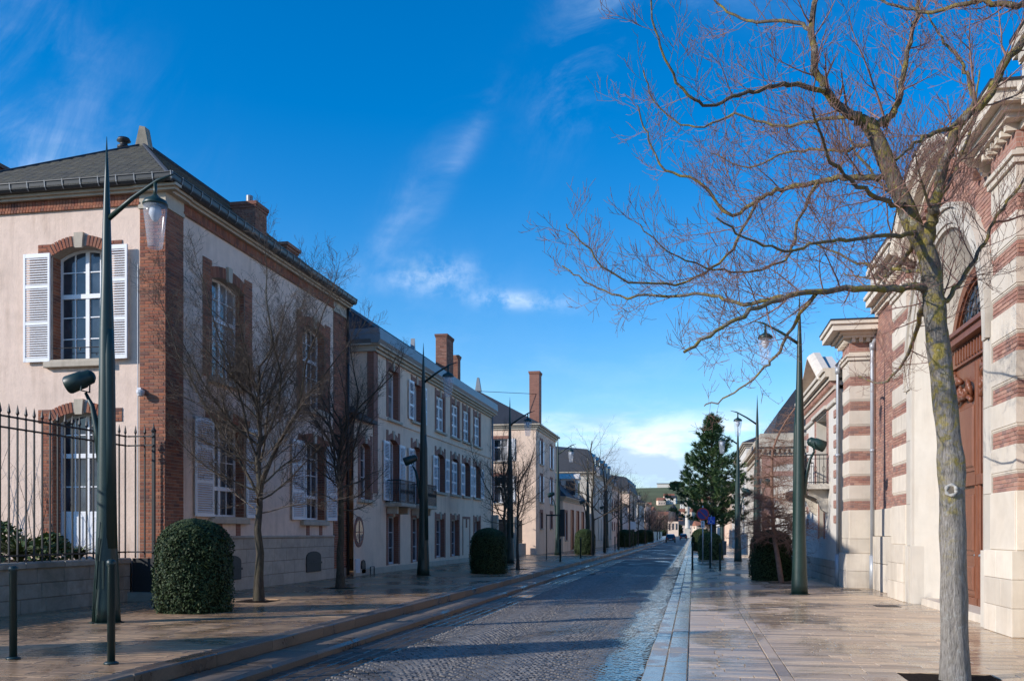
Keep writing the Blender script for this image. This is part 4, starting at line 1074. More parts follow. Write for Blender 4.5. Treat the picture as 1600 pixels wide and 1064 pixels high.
# ------------------------------------------------------------------ simpler houses further down
def simple_house(name, label, xs, side, y0, y1, depth, h, wm, rm, roof='hip', rh=2.4, floors=((0.9, 2.2), (3.6, 5.3), (6.3, 7.8)), bay=2.2, ww=1.1, front=(), surround=None, zb=0.1, group=None, cat='house', door=None, quoin=None, corn=stone_trim, shut=False, gm=None):
    """street wall at x=xs; side +1 faces +X, -1 faces -X; front: windows of the wall that faces the camera"""
    t = thing(name, label, cat, (xs, y0, zb), 0, group)
    fs = Fr((xs, 0, 0), (0, 1, 0)) if side > 0 else Fr((xs, 0, 0), (0, -1, 0))
    us = (lambda y: y) if side > 0 else (lambda y: -y)
    a, c = sorted((us(y0), us(y1)))
    xb = xs - side * depth
    fa = Fr((0, y0, 0), (1, 0, 0))
    ops = []
    n = max(1, int((y1 - y0 - 0.8) / bay)); st = (y1 - y0) / n
    for zl, zh in floors:
        for i in range(n):
            yc = y0 + st * (i + 0.5); u = us(yc)
            if door and zl == floors[0][0] and i in door[0]: ops.append((u - door[1] / 2, u + door[1] / 2, zb + 0.1, door[2], 0))
            else: ops.append((u - ww / 2, u + ww / 2, zl, zh, 0))
    fo = [(x - ww / 2, x + ww / 2, zl, zh, 0) for x, zl, zh in front]
    b = MB(); wall(b, fs, a, c, zb - .3, h, ops)
    x0, x1 = sorted((xs, xb)); wall(b, fa, x0, x1, zb - .3, h, fo)
    b.face([(x0, y1, 0), (x1, y1, 0), (x1, y1, h), (x0, y1, h)]); b.face([(xb, y0, 0), (xb, y1, 0), (xb, y1, h), (xb, y0, h)])
    b.build('wall', wm, t)
    for fr, oo in ((fs, ops), (fa, fo)):
        for o in oo: b = MB(); reveal(b, fr, o, 0.2); b.build('reveal', surround or wm, t)
    for fr, oo in ((fs, ops), (fa, fo)):
        for o in oo:
            isd = door and abs((o[1] - o[0]) - door[1]) < 1e-6 and o[3] == door[2]
            if isd:
                q = MB(); q.fbox(fr, o[0], o[1], o[2], o[3], -0.18, -0.14); dd = q.build('door', door[3], t)
                q = MB(); m_ = (o[0] + o[1]) / 2
                for e0, e1 in ((o[0], m_), (m_, o[1])): q.block(fr, e0 + .1, e1 - .06, o[2] + .15, o[3] - .15, -.14, -.11, .02)
                q.build('panel', door[3], dd)
            else:
                q = MB(); w_ = 0.06; n_ = -0.17
                q.fbox(fr, o[0], o[0] + w_, o[2], o[3], n_, n_ + .06); q.fbox(fr, o[1] - w_, o[1], o[2], o[3], n_, n_ + .06); q.fbox(fr, o[0] + w_, o[1] - w_, o[2], o[2] + w_, n_, n_ + .06); q.fbox(fr, o[0] + w_, o[1] - w_, o[3] - w_, o[3], n_, n_ + .06)
                m_ = (o[0] + o[1]) / 2; q.fbox(fr, m_ - .03, m_ + .03, o[2] + w_, o[3] - w_, n_, n_ + .05); zz = o[2] + (o[3] - o[2]) * .62; q.fbox(fr, o[0] + w_, m_ - .03, zz - .02, zz + .02, n_, n_ + .045); q.fbox(fr, m_ + .03, o[1] - w_, zz - .02, zz + .02, n_, n_ + .045)
                wi = q.build('window', white_paint, t)
                for e0, e1 in ((o[0] + w_, m_ - .03), (m_ + .03, o[1] - w_)):
                    p = MB(); p.fbox(fr, e0, e1, o[2] + w_, o[3] - w_, n_ + .01, n_ + .016); p.build('pane', gm or (glass_curtain if rnd.random() < .3 else glass), wi)
                if shut and o[2] > 2.5:
                    q = MB(); q.block(fr, o[0] - ww / 2, o[0] - .01, o[2], o[3], .02, .06, .01); q.build('shutter', white_paint, t); q = MB(); q.block(fr, o[1] + .01, o[1] + ww / 2, o[2], o[3], .02, .06, .01); q.build('shutter', white_paint, t)
            if surround and not isd:
                q = MB(); s_ = .2
                q.fbox(fr, o[0] - s_, o[0], o[2], o[3] + s_, 0, .02); q.fbox(fr, o[1], o[1] + s_, o[2], o[3] + s_, 0, .02); q.fbox(fr, o[0], o[1], o[3], o[3] + s_, 0, .019); q.build('window_surround', surround, t)
            q = MB(); q.fbox(fr, o[0] - .12, o[1] + .12, o[2] - .1, o[2] - .001, 0, .1); q.build('sill', corn, t)
    if quoin:
        q = MB(); q.fbox(fs, us(y0) if side > 0 else us(y0) - .5, us(y0) + .5 if side > 0 else us(y0), .5, h - .4, 0, .025); q.fbox(fa, (xs - .5) if side > 0 else xs, xs if side > 0 else xs + .5, .5, h - .4, 0, .025); q.build('quoin', quoin, t)
    q = MB()
    for k, (z, o_) in enumerate(((h - .35, .08), (h - .2, .18), (h - .08, .3))):
        q.box(x0 - o_, x1 + o_, y0 - o_, y1 + o_, z, z + (.149, .119, .1)[k])
    q.build('cornice', corn, t)
    e = .32; ez = h + .02; A, B, C, D = Vector((x0 - e, y0 - e, ez)), Vector((x1 + e, y0 - e, ez)), Vector((x1 + e, y1 + e, ez)), Vector((x0 - e, y1 + e, ez))
    q = MB()
    if roof == 'mansard':
        k = .9; z1 = ez + rh
        A1, B1, C1, D1 = A + Vector((k, k, rh)), B + Vector((-k, k, rh)), C + Vector((-k, -k, rh)), D + Vector((k, -k, rh))
        for s in ((A, B, B1, A1), (B, C, C1, B1), (C, D, D1, C1), (D, A, A1, D1)): q.face(s)
        mx = (x0 + x1) / 2; P, Q = Vector((mx, y0 + depth / 2, z1 + .9)), Vector((mx, y1 - depth / 2, z1 + .9))
        if Q.y < P.y: P, Q = Vector((mx, (y0 + y1) / 2 - .2, z1 + .9)), Vector((mx, (y0 + y1) / 2 + .2, z1 + .9))
        q.face((A1, B1, P)); q.face((B1, C1, Q, P)); q.face((C1, D1, Q)); q.face((D1, A1, P, Q))
        # dormers
        rf = q.build('roof', rm, t)
        nd = max(1, int((y1 - y0) / 4))
        for i in range(nd):
            yc = y0 + (y1 - y0) * (i + .5) / nd; xx = xs + side * (.32 - .35)
            d = MB(); d.box(min(xx, xx - side * .9), max(xx, xx - side * .9), yc - .55, yc + .55, ez, ez + 1.5); d.prism(Fr((xx + side * .08, yc, ez + 1.5), (0, 1, 0), (0, 0, 1), (-side, 0, 0)), [(-.68, 0), (.68, 0), (0, .35)], 0, 1.2); dm = d.build('dormer', plaster_white, rf)
            p = MB(); p.fbox(fs, us(yc) - .38, us(yc) + .38, ez + .25, ez + 1.35, -.03 + .0, .012 + .0); p.build('pane', glass, dm)
    else:
        mx = (x0 + x1) / 2; hd = min(depth / 2, (y1 - y0) / 2)
        if roof == 'hip': P, Q = Vector((mx, y0 + hd, ez + rh)), Vector((mx, y1 - hd, ez + rh))
        else: P, Q = Vector((mx, y0 - e, ez + rh)), Vector((mx, y1 + e, ez + rh))
        if Q.y - P.y < .1: Q.y = P.y + .1
        q.face((A, B, P)); q.face((B, C, Q, P)); q.face((C, D, Q)); q.face((D, A, P, Q)); q.face((A, D, C, B))
        rf = q.build('roof', rm, t)
    return t
h3 = simple_house('town_house', 'cream three-storey town house with slate roof and one very tall brick chimney', -10.3, 1, 62.6, 71.9, 10, 8.85, plaster2, slate_far, 'hip', 3.0, ((1.9, 3.0), (3.7, 5.5), (6.3, 7.9)), 2.9, 1.0, ((-12.7, 6.4, 7.9), (-12.7, 3.6, 5.4), (-15.6, 6.4, 7.9)), brick_far, 0.1, shut=True)
chimney(h3, -11.4, -10.7, 66.4, 67.5, 8.8, 13.0, None, cap=0, real=False)
q = MB(); q.tube([(-10.9, 66.4, 11.4), (-17.5, 62.8, 11.4)], .018, 5); q.build('brace_rod', iron, h3)
q = MB(); q.prism(Fr((-15.3, 67.2, 11.8), (1, 0, 0)), [(-.2, 0), (.25, 0), (.08, 1.0), (-.05, 1.0)], -.15, .15); q.build('finial', zinc, h3)
h4 = simple_house('slate_roofed_house', 'low house under a steep dark slate roof with orange-brown double doors', -9.9, 1, 73.0, 88.5, 9, 4.4, plaster2, slate_far, 'hip', 4.6, ((1.0, 3.2),), 3.6, 1.3, ((-12, 1.2, 3.2),), brick_far, 0.1, door=((1, 2, 3), 2.3, 3.5, wood_orange))
chimney(h4, -13.5, -12.7, 78, 79, 7.5, 10.0, (.2, .4), cap=0, real=False)
q = MB()
dm = MB(); dm.box(-10.9, -9.5, 79.2, 80.8, 4.5, 6.1); dm.prism(Fr((-9.4, 80, 6.1), (0, 1, 0), (0, 0, 1), (-1, 0, 0)), [(-.95, 0), (.95, 0), (0, .5)], 0, 2.2); d_ = dm.build('dormer', plaster_white, h4)
p = MB(); p.fbox(Fr((-9.5, 0, 0), (0, 1, 0)), 79.45, 80.55, 4.75, 5.95, 0.0, 0.02); p.build('pane', glass, d_)
p = MB(); p.fbox(Fr((0, 79.2, 0), (1, 0, 0)), -10.5, -9.7, 4.75, 5.95, 0.0, 0.02); p.build('pane', glass, d_)
simple_house('white_mansion', 'tall white house with dark mansard roof and dormers past the orange doors', -9.4, 1, 90.5, 112, 11, 7.4, stone_white, slate_far, 'mansard', 2.2, ((0.9, 3.0), (3.9, 6.2)), 3.0, 1.2, ((-11.5, 4, 6.2), (-14.5, 4, 6.2), (-11.5, .9, 3), (-14.5, .9, 3)), None, 0.1)
L = [('brick-trimmed beige house two doors past the white mansion', 118, 133, 7.5, plaster2, 'hip', brick_far), ('small white house with a red tiled roof beyond the beige one', 137, 149, 5.8, plaster_white, 'gable', None), ('grey-roofed cream house midway down the avenue', 153, 172, 8.2, plaster2, 'mansard', None), ('pale house before the end of the avenue', 178, 200, 7.2, plaster_white, 'hip', None), ('last beige house where the avenue drops away', 206, 232, 8.0, plaster2, 'hip', brick_far)]
for lb, a, c, hh, wm, rf, su in L:
    simple_house('avenue_house', lb, -10.0, 1, a, c, 10, hh, wm, roof_tile if 'red' in lb else slate_far, rf, 2.3, ((1, 2.8), (3.9, 5.6)), 3.4, 1.2, ((-12, 4, 5.6), (-15, 4, 5.6)), su, 0.1, group='houses far down the avenue')
# yard between the two houses: low wall, railing, gate piers
yw = thing('yard_railing', 'low wall with black railing between the shuttered house and the tall-chimney house', 'railing', (-11.2, 57, 0.1))
b = MB(); b.box(-11.3, -10.9, 52.6, 62.2, 0.0, 0.9); b.box(-11.4, -10.8, 52.3, 52.7, 0, 2.6); b.box(-11.4, -10.8, 58.0, 58.5, 0, 2.6); b.build('wall', stone_plinth, yw)
bm = MB(); bm.box(-.015, .015, -.015, .015, 0, 1.5); bm = bm.mesh('bar', iron)
for k in range(52): link('bar', bm, yw, None, Matrix.Translation((-11.1, 52.9 + k * .175, .9)))
for z in (1.05, 2.15): b = MB(); b.box(-11.12, -11.08, 52.7, 62.2, z, z + .04); b.build('rail', iron, yw)
# garden walls further down, left
for k, (a, c) in enumerate(((112.2, 118), (133, 137), (149, 153), (172, 178), (200, 206), (232, 300))):
    b = MB(); b.box(-9.9, -9.5, a, c, -.2, 1.8); t = thing('boundary_wall', ['cream boundary wall right after the white mansion', 'short boundary wall before the red-tiled house', 'short boundary wall after the red-tiled house', 'boundary wall past the mansard house', 'boundary wall before the last house', 'long low wall at the end of the avenue'][k], 'wall', (-9.7, a, 0), 0, 'boundary walls along the avenue')
    b.build('wall', plaster2, t); q = MB(); q.box(-9.98, -9.42, a + .001, c - .001, 1.8, 1.9); q.build('coping', stone_trim, t)
# ------------------------------------------------------------------ banded brick and stone portal
def FX(x): return Fr((x, 0, 0), (0, -1, 0))       # facade facing the street; u = -y
g1 = thing('portal', 'cream stone and red brick banded gateway with great round arch over carved wooden door', 'gateway', (5.0, 20.8, 0))
YM = 20.2                                           # axis of the portal
ZB = 2.25; PER = 0.715; BH = 0.27                   # courses: brick band then stone band
NB = 7
XW = 5.12                                           # recessed brick wall
BR = []; ST = []
core = MB(); corest = MB()
def banded(x0, x1, y0, y1, faces, n=NB, ledge=0.05):
    """pier of alternating brick and stone; x0 = street face, y0 = near face"""
    core.box(x0 + 0.03, x1, y0 + 0.03, y1 - 0.03, ZB, ZB + n * PER)
    for k in range(n):
        za = ZB + k * PER; zb = za + BH; zc = za + PER
        f = FX(x0 + 0.03); BR.extend(brick_items(f, -y1 + 0.03, -y0 - 0.03, za + 0.005, zb, 0.0, 0.012, start=k))
        f = Fr((0, y0 + 0.03, 0), (1, 0, 0)); BR.extend(brick_items(f, x0 + 0.03, x1, za + 0.005, zb, 0.0, 0.012, start=k))
        q = MB(); e = 0.045
        q.box(x0 - 0.0, x1, y0, y1, zb + 0.055, zc); q.box(x0 + 0.012, x1 - .001, y0 + 0.012, y1 - 0.012, zb + 0.02, zb + 0.055); q.box(x0 + 0.022, x1 - .002, y0 + 0.022, y1 - 0.022, zb + 0.001, zb + 0.02)
        q.build('stone_band', stone, g1)
def base(x0, x1, y0, y1, z1, e=0.09, courses=3):
    """ashlar base: courses of blocks"""
    for r in range(courses):
        za = 0.0 + z1 * r / courses; zb = z1 * (r + 1) / courses
        f = FX(x0 - e); w = y1 - y0 + 2 * e; n = max(1, round(w / 0.85))
        cuts = [0] + [(i + (0.25 if r % 2 else -0.1)) / n for i in range(1, n)] + [1]
        for a, c in zip(cuts, cuts[1:]): ST.append((f, -(y1 + e) + w * a + 0.003, -(y1 + e) + w * c - 0.003, za + 0.003, zb - 0.003, -0.02, 0.0, 0.006))
        f = Fr((0, y0 - e, 0), (1, 0, 0)); ST.append((f, x0 - e + 0.003, x1, za + 0.003, zb - 0.003, -0.02, 0.0, 0.006))
    corest.box(x0 - e + 0.019, x1, y0 - e + 0.019, y1 + e - 0.019, -0.2, z1 - 0.002)
piers = [(4.86, 5.5, 15.75, 17.0), (4.86, 5.5, 23.4, 25.0)]
for p in piers:
    banded(*p, None); base(p[0], p[1], p[2], p[3], 1.32, 0.09, 3)
    corest.box(p[0], p[1], p[2], p[3], 1.31, ZB)
    ST += [(FX(p[0]), -p[3] + 0.004, -p[2] - 0.004, 1.33, ZB - 0.01, 0.0, 0.02, 0.006), (Fr((0, p[2], 0), (1, 0, 0)), p[0], p[1], 1.33, ZB - 0.01, 0.0, 0.02, 0.006)]
ends = [(4.42, 5.5, 28.75, 30.0), (4.42, 5.5, 10.8, 12.05)]
for p in ends:
    banded(*p, None, n=6); base(p[0], p[1], p[2], p[3], 1.0, 0.10, 2)
    corest.box(p[0], p[1], p[2], p[3], 0.99, ZB)
    for za, zb in ((1.01, 1.42), (1.43, ZB - 0.01)):
        ST += [(FX(p[0]), -p[3] + 0.004, -p[2] - 0.004, za, zb, 0.0, 0.02, 0.006), (Fr((0, p[2], 0), (1, 0, 0)), p[0], p[0] + 0.6, za, zb, 0.0, 0.02, 0.006), (Fr((0, p[2], 0), (1, 0, 0)), p[0] + 0.605, p[1], za, zb, 0.0, 0.02, 0.006)]
# recessed brick walls either side with a stone dado
for a, c in ((25.0, 28.75), (12.05, 15.75)):
    core.box(XW, XW + 0.4, a, c, ZB, 8.0)
    BR += brick_items(FX(XW), -c, -a, ZB + .005, 7.7, 0.0, 0.01)
    corest.box(XW - 0.02, XW + 0.4, a, c, -0.2, ZB)
    for r, (za, zb) in enumerate(((0, 0.75), (0.76, 1.5), (1.51, ZB))):
        n = 3
        for i in range(n): ST.append((FX(XW - 0.02), -c + (c - a) * i / n + 0.003, -c + (c - a) * (i + 1) / n - 0.003, za, zb - .004, 0.0, 0.03 + (0.05 if r < 2 else 0), 0.006))
# great arch: splayed stone reveal between radius 2.55 (front) and 1.78 (door plane)
R0, R1, ZS = 2.78, 2.0, 4.85
XD = 5.55
FP = Fr((4.86, YM, 0), (0, -1, 0))                  # u = YM - y
def arcpts(r, zs, n=24, a0=0.0, a1=math.pi): return [(r * math.cos(a0 + (a1 - a0) * k / n), zs + r * math.sin(a0 + (a1 - a0) * k / n)) for k in range(n + 1)]
front = [(R0, 0.0)] + arcpts(R0, ZS) + [(-R0, 0.0)]
back = [(R1, 0.0)] + arcpts(R1, ZS) + [(-R1, 0.0)]
sp = MB(); N_ = len(front)
steps = [(0.0, 0.0), (0.10, 0.02), (0.12, 0.10), (0.45, 0.42), (0.80, 0.80), (0.93, 0.95), (1.0, 1.0)]     # curved splay profile (share of width, share of depth)
dep = XD - 4.86
ring = []
for s_, d_ in steps:
    ring.append([FP.p(f[0] + (b_[0] - f[0]) * s_, f[1] + (b_[1] - f[1]) * s_, -dep * d_) for f, b_ in zip(front, back)])
for A, B in zip(ring, ring[1:]):
    for i in range(N_ - 1): sp.face([A[i], A[i + 1], B[i + 1], B[i]])
sp.build('arch_reveal', stone_white, g1)
# plinth of the reveal
for s_ in (1, -1):
    q = MB(); q.prism(Fr((4.80, YM, 0), (0, -1, 0), (1, 0, 0), (0, 0, 1)), [(s_ * (R0 + .02), 0.04), (s_ * (R0 - .16), 0.06), (s_ * 2.46, 0.36), (s_ * 2.16, 0.64), (s_ * 2.04, 0.72), (s_ * (R0 + 0.02), 0.72)], 0.0, 1.30); q.build('reveal_plinth', stone_white, g1)
    a, c = sorted((s_ * (R0 + .001), s_ * 3.19))
    for za, zb in ((0, 1.3), (1.305, 2.245), (2.25, 3.7), (3.705, ZS)):
        q = MB(); q.block(FP, a, c, za, zb, -0.3, 0.05 if zb < 1.4 else 0.0, 0.006); q.build('jamb_stone', stone_white, g1)
# archivolt rings on the front
def ringprism(fr, ra, rb, zs, n0, n1, n=24, a0=0, a1=math.pi):
    q = MB(); A = arcpts(ra, zs, n, a0, a1); B = arcpts(rb, zs, n, a0, a1)
    for i in range(n): q.prism(fr, [A[i], A[i + 1], B[i + 1], B[i]], n0, n1)
    return q
# voussoir blocks of the archivolt, each a stone
Nv = 15
for i in range(Nv):
    a0, a1 = math.pi * i / Nv + 0.004, math.pi * (i + 1) / Nv - 0.004
    q = MB(); A = arcpts(R0 - 0.0, ZS, 3, a0, a1); B = arcpts(R0 + 0.28, ZS, 3, a0, a1)
    for k in range(3): q.prism(FP, [A[k], A[k + 1], B[k + 1], B[k]], -0.3, 0.03)
    q.build('voussoir', stone_white, g1)
ringprism(FP, R0 + 0.29, R0 + 0.38, ZS, -0.2, 0.08).build('hood_mould', stone_white, g1)
# brick tympanum wall under the round pediment (front plane x = 4.98)
XB = 4.98; FB = Fr((XB, YM, 0), (0, -1, 0)); RP, ZP = 3.9, 5.25
tym = MB()
NS = 44; hw = 4.7
def top_of(u): return max(7.62, ZP + math.sqrt(max(0, (RP - 0.3) ** 2 - u * u)) if abs(u) < RP - 0.3 else 7.62)
def bot_of(u): return ZS + math.sqrt(max(0, (R0 + 0.31) ** 2 - u * u)) if abs(u) < R0 + 0.31 else ZS
for i in range(NS):
    u0, u1 = -3.5 + 7.0 * i / NS, -3.5 + 7.0 * (i + 1) / NS
    for (nn) in (0.0, -0.35): tym.face([FB.p(u0, bot_of(u0) - .1, nn), FB.p(u1, bot_of(u1) - .1, nn), FB.p(u1, top_of(u1), nn), FB.p(u0, top_of(u0), nn)])
tym.build('tympanum', mortar_r, g1)
for it in brick_items(FB, -3.5, 3.5, ZS, 9.5, 0.0, 0.01):
    u = (it[1] + it[2]) / 2
    if bot_of(it[1]) < it[4] and bot_of(it[2]) < it[4] and it[4] < top_of(it[1]) and it[4] < top_of(it[2]) and it[3] > min(bot_of(it[1]), bot_of(it[2])) - 0.02: BR.append(it)
# round pediment: moulded cornice swept along the arc, and the straight cornices beside it
prof = [(-0.32, 0.0), (-0.32, 0.10), (-0.24, 0.10), (-0.24, 0.16), (-0.16, 0.16), (-0.14, 0.34), (-0.04, 0.42), (-0.02, 0.50), (0.06, 0.55), (0.10, 0.55), (0.12, 0.0), (0.10, -0.5)]
a_end = math.asin((7.95 - ZP) / RP)
path = [(RP * math.cos(a), ZP + RP * math.sin(a)) for a in [a_end + (math.pi - 2 * a_end) * k / 32 for k in range(33)]]
q = MB(); q.sweep(FB, path[::-1], [(p[0], p[1]) for p in prof]); q.build('round_pediment', stone, g1, False)
q = ringprism(FB, RP + 0.12, RP + 0.16, ZP, -0.9, 0.57, 32, a_end, math.pi - a_end); q.build('pediment_flashing', zinc_dark, g1)
# dentils under the arc
for k in range(22):
    a = a_end + 0.1 + (math.pi - 2 * a_end - 0.2) * k / 21
    f = FB.rot(0, ZP, 0, a - math.pi / 2); d = MB(); d.fbox(f, -0.06, 0.06, RP - 0.52, RP - 0.34, 0.0, 0.16); d.build('dentil', brick_r, g1)
# entablature blocks over piers and end pillars: frieze, dentils, projecting cornice
def entab(x0, y0, y1, z0, x1=5.9, big=0.55, dent=True):
    q = MB()
    q.box(x0 - 0.05, x1, y0 - 0.05, y1 + 0.05, z0, z0 + 0.10); q.box(x0 - 0.09, x1, y0 - 0.09, y1 + 0.09, z0 + 0.10, z0 + 0.17); q.box(x0 + .01, x1, y0 + .01, y1 - .01, z0 + .17, z0 + .62)
    q.build('architrave', stone, g1)
    q = MB(); q.box(x0 - 0.002, x1 - .01, y0 - .002, y1 + .002, z0 + 0.24, z0 + 0.50); q.build('frieze_panel', brick_far_r, g1)
    if dent:
        n = int((y1 - y0) / 0.22)
        for i in range(n + 1):
            y = y0 + (y1 - y0 - .1) * i / max(1, n); d = MB(); d.box(x0 - 0.15, x0 + .01, y, y + 0.1, z0 + 0.50, z0 + 0.62); d.build('dentil', stone, g1)
        n = 4
        for i in range(n): d = MB(); d.box(x0 + .05 + i * .2, x0 + .15 + i * .2, y0 - .15, y0 + .01, z0 + .5, z0 + .62); d.build('dentil', stone, g1)
    q = MB()
    for za, zb, o in ((0.62, 0.70, 0.20), (0.70, 0.78, 0.30), (0.78, 0.95, big - 0.06), (0.95, 1.05, big)):
        q.box(x0 - o, x1, y0 - o, y1 + o, z0 + za, z0 + zb)
    q.build('cornice', stone, g1)
    q = MB(); q.box(x0 - big - .02, x1, y0 - big - .02, y1 + big + .02, z0 + 1.05, z0 + 1.09); q.build('flashing', zinc_dark, g1)
for p in piers: entab(p[0], p[2], p[3], 7.26, big=0.5)
for p in ends: entab(p[0], p[2], p[3], 6.56, big=0.58)
for a, c in ((25.6, 28.1), (12.7, 15.2)):
    q = MB()
    for za, zb, o in ((7.7, 7.8, .1), (7.8, 7.9, .2), (7.9, 8.08, .36), (8.08, 8.18, .42)): q.box(XW - o, XW + .5, a, c, za, zb)
    q.build('cornice', stone, g1)
# attic parapet above: brick panels between stone posts
for a, c in ((9.5, 16.8), (24.0, 30.3)):
    q = MB(); q.box(5.34, 5.9, a, c, 8.2, 9.25); q.build('attic_wall', brick_far_r, g1)
    q = MB(); q.box(5.24, 6.0, a - .05, c + .05, 9.25, 9.36); q.box(5.16, 6.05, a - .12, c + .12, 9.36, 9.5); q.build('attic_coping', stone, g1)
    n = max(2, int((c - a) / 2.2))
    for i in range(n + 1):
        y = a + (c - a - .5) * i / n; q = MB(); q.box(5.27, 5.6, y, y + .5, 8.2, 9.25); q.build('attic_post', stone_white, g1)
q = MB(); q.face([(5.6, 17.3, 8.9), (5.6, 24.7, 8.9), (9, 24.7, 11.5), (9, 17.3, 11.5)]); q.box(5.6, 12, 9.5, 30.3, 7.5, 8.9); q.build('roof', slate_far, g1)
core.build('mortar_bed', mortar_r, g1, kind='stuff'); corest.build('stone_core', stone, g1, kind='stuff')
pieces('stone_block', g1, ST, stone)
pieces('brick', g1, BR, brick_r, 300, 'bricks_beyond')
# carved wooden door: frame, leaves with raised panels, carved crest, leaded fanlight
FD = Fr((XD, YM, 0), (0, -1, 0))
q = MB(); q.box(XD - 0.55, XD + 0.3, YM - 2.4, YM + 2.4, -0.1, 0.15); q.build('door_step', stone, g1)
q = ringprism(FD, R1 - 0.16, R1 + 0.05, ZS, -0.1, 0.05, 24); q.fbox(FD, R1 - .16, R1 + .05, .15, ZS, -.1, .05); q.fbox(FD, -R1 - .05, -R1 + .16, .15, ZS, -.1, .05)
door = q.build('door_frame', wood, g1)
q = ringprism(FD, R1 - 0.22, R1 - 0.16, ZS, -0.1, 0.0, 24); q.build('inner_moulding', wood, door)
q = MB(); q.fbox(FD, -R1 + .22, R1 - .22, 5.5, 5.65, -.1, .22); q.fbox(FD, -R1 + .22, R1 - .22, 5.65, 5.73, -.1, .28); q.fbox(FD, -R1 + .16, R1 - .16, 5.1, 5.5, -.1, .04)
for k in range(16): q.fbox(FD, -1.5 + k * .2, -1.42 + k * .2, 5.16, 5.45, .04, .08)
q.build('transom', wood, door)
q = MB(); P = arcpts(R1 - 0.2, ZS, 24); pts = [p for p in P if p[1] > 5.73]
q.prism(FD, pts + [(pts[-1][0], 5.73), (pts[0][0], 5.73)], -0.08, -0.06); q.build('fanlight_glass', glass_stained, door)
q = MB()
for k in range(7):
    x = -1.3 + k * 2.6 / 6
    if abs(x) < R1 - .22: q.tube([FD.p(x, 5.73, -.05), FD.p(x * .96, min(ZS + math.sqrt(max(0, (R1 - .22) ** 2 - x * x)), 7.0), -.05)], .012, 4)
for r in (.5, .8, 1.1, 1.35): q.tube([FD.p(p[0], p[1] + .35, -.05) for p in arcpts(r, ZS + .2, 16) if p[1] + .35 > 5.73 and math.hypot(p[0], p[1] + .35 - ZS) < R1 - .2], .012, 4)
for k in range(10): q.tube([FD.p(-1.2 + k * .26 + .1 * math.cos(a), 6.1 + .1 * math.sin(a), -.05) for a in [j * math.pi / 4 for j in range(9)]], .01, 4)
q.build('lead_tracery', iron, door)
for s_ in (-1, 1):
    q = MB(); a, c = sorted((s_ * .02, s_ * (R1 - .16))); q.fbox(FD, a, c, .15, 5.1, -.09, -.03); lf = q.build('door_leaf', wood, door)
    for za, zb in ((.35, 1.0), (1.15, 2.45), (2.85, 4.25)):
        q = MB(); q.fbox(FD, a + .22, c - .22, za, zb, -.03, -.005); q.block(FD, a + .30, c - .30, za + .08, zb - .08, -.005, .035, .03); q.build('panel', wood, lf)
    q = MB(); q.fbox(FD, a, c, 2.55, 2.75, -.03, .06); q.fbox(FD, a + .02, c - .02, .15, .3, -.03, .03); q.tube([FD.p(a + .08, .3, .0), FD.p(a + .08, 5.0, .0)], .05, 8); q.tube([FD.p(c - .08, .3, .0), FD.p(c - .08, 5.0, .0)], .05, 8); q.build('leaf_moulding', wood, lf)
    # carved crest: scrolls and leaves
    q = MB(); cx = (a + c) / 2
    for k in range(5):
        ph = k * 1.26; q.tube([FD.p(cx + (.12 + .12 * t) * math.cos(ph + t * 3) * 1.4 + (k - 2) * .16, 4.6 + (.08 + .1 * t) * math.sin(ph + t * 3) + .1 * math.cos(k), .04 + .05 * math.sin(t * 3)) for t in [j / 7 for j in range(8)]], [.05, .065, .06, .055, .05, .04, .03, .02], 6)
    for k in range(8):
        q.tube([FD.p(cx - .55 + k * .157, 4.35, .02), FD.p(cx - .55 + k * .157 + .04, 4.45 + .09 * (k % 2), .09), FD.p(cx - .52 + k * .157, 4.56, .05)], [.03, .055, .02], 6)
    q.tube([FD.p(cx + .58 * math.cos(t), 4.25 + .16 * math.sin(t), .05) for t in [math.pi * j / 10 for j in range(11)]], .05, 8)
    q.build('carved_crest', wood, lf, True)
    q = MB(); q.lathe([(.02, 0), (.035, .02), (.02, .05)], 8)
    q.v = [tuple(FD.p(s_ * .16 + v[0], 1.15 + v[1], -.0 + v[2])) for v in q.v]; q.build('door_knob', zinc, lf)
# downpipes
for x, y, zt, lb in ((5.02, 28.55, 6.9, 'grey'), (4.3, 30.12, 6.5, 'thin')):
    q = MB(); q.tube([(x, y, .9), (x, y, zt), (x + .12, y + .02, zt + .35)], .06 if lb == 'grey' else .045, 10); q.tube([(x, y, zt - .1), (x, y, zt + .1)], .08, 10); q.tube([(x, y, 3.9), (x, y, 3.98)], .075, 10)
    q.tube([(x, y, 0), (x, y, .95)], .085, 10); q.build('downpipe', pipe_grey, g1, True)

# ------------------------------------------------------------------ low wing with balcony and small gable
w1 = thing('gabled_wing', 'small white wing with brick trim, dentilled gable and iron balcony beside the portal', 'house', (4.28, 30, 0))
XA = 4.28; FG = FX(XA); ya, yb = 30.2, 38.0
ops = [(-35.0, -32.3, 3.2, 5.5, 0), (-34.2, -33.0, 1.45, 2.55, 0.12)]
b = MB(); wall(b, FG, -yb, -ya, -0.2, 6.3, ops); b.face([(XA, yb, -.2), (9, yb, -.2), (9, yb, 6.3), (XA, yb, 6.3)]); b.face([(XA, ya, -.2), (9, ya, -.2), (9, ya, 6.3), (XA, ya, 6.3)])
b.prism(FG, [(-36.9, 6.6), (-31.4, 6.6), (-34.15, 7.65)], -.4, 0.0); b.build('wall', plaster_white, w1)
for o in ops: b = MB(); reveal(b, FG, o, .5); b.build('reveal', stone_white, w1)
window(FG, w1, ops[0], -0.5, 2, (.5, .8), name='balcony_door', gm=glass_curtain); window(FG, w1, ops[1], -.4, 2, (.6,))
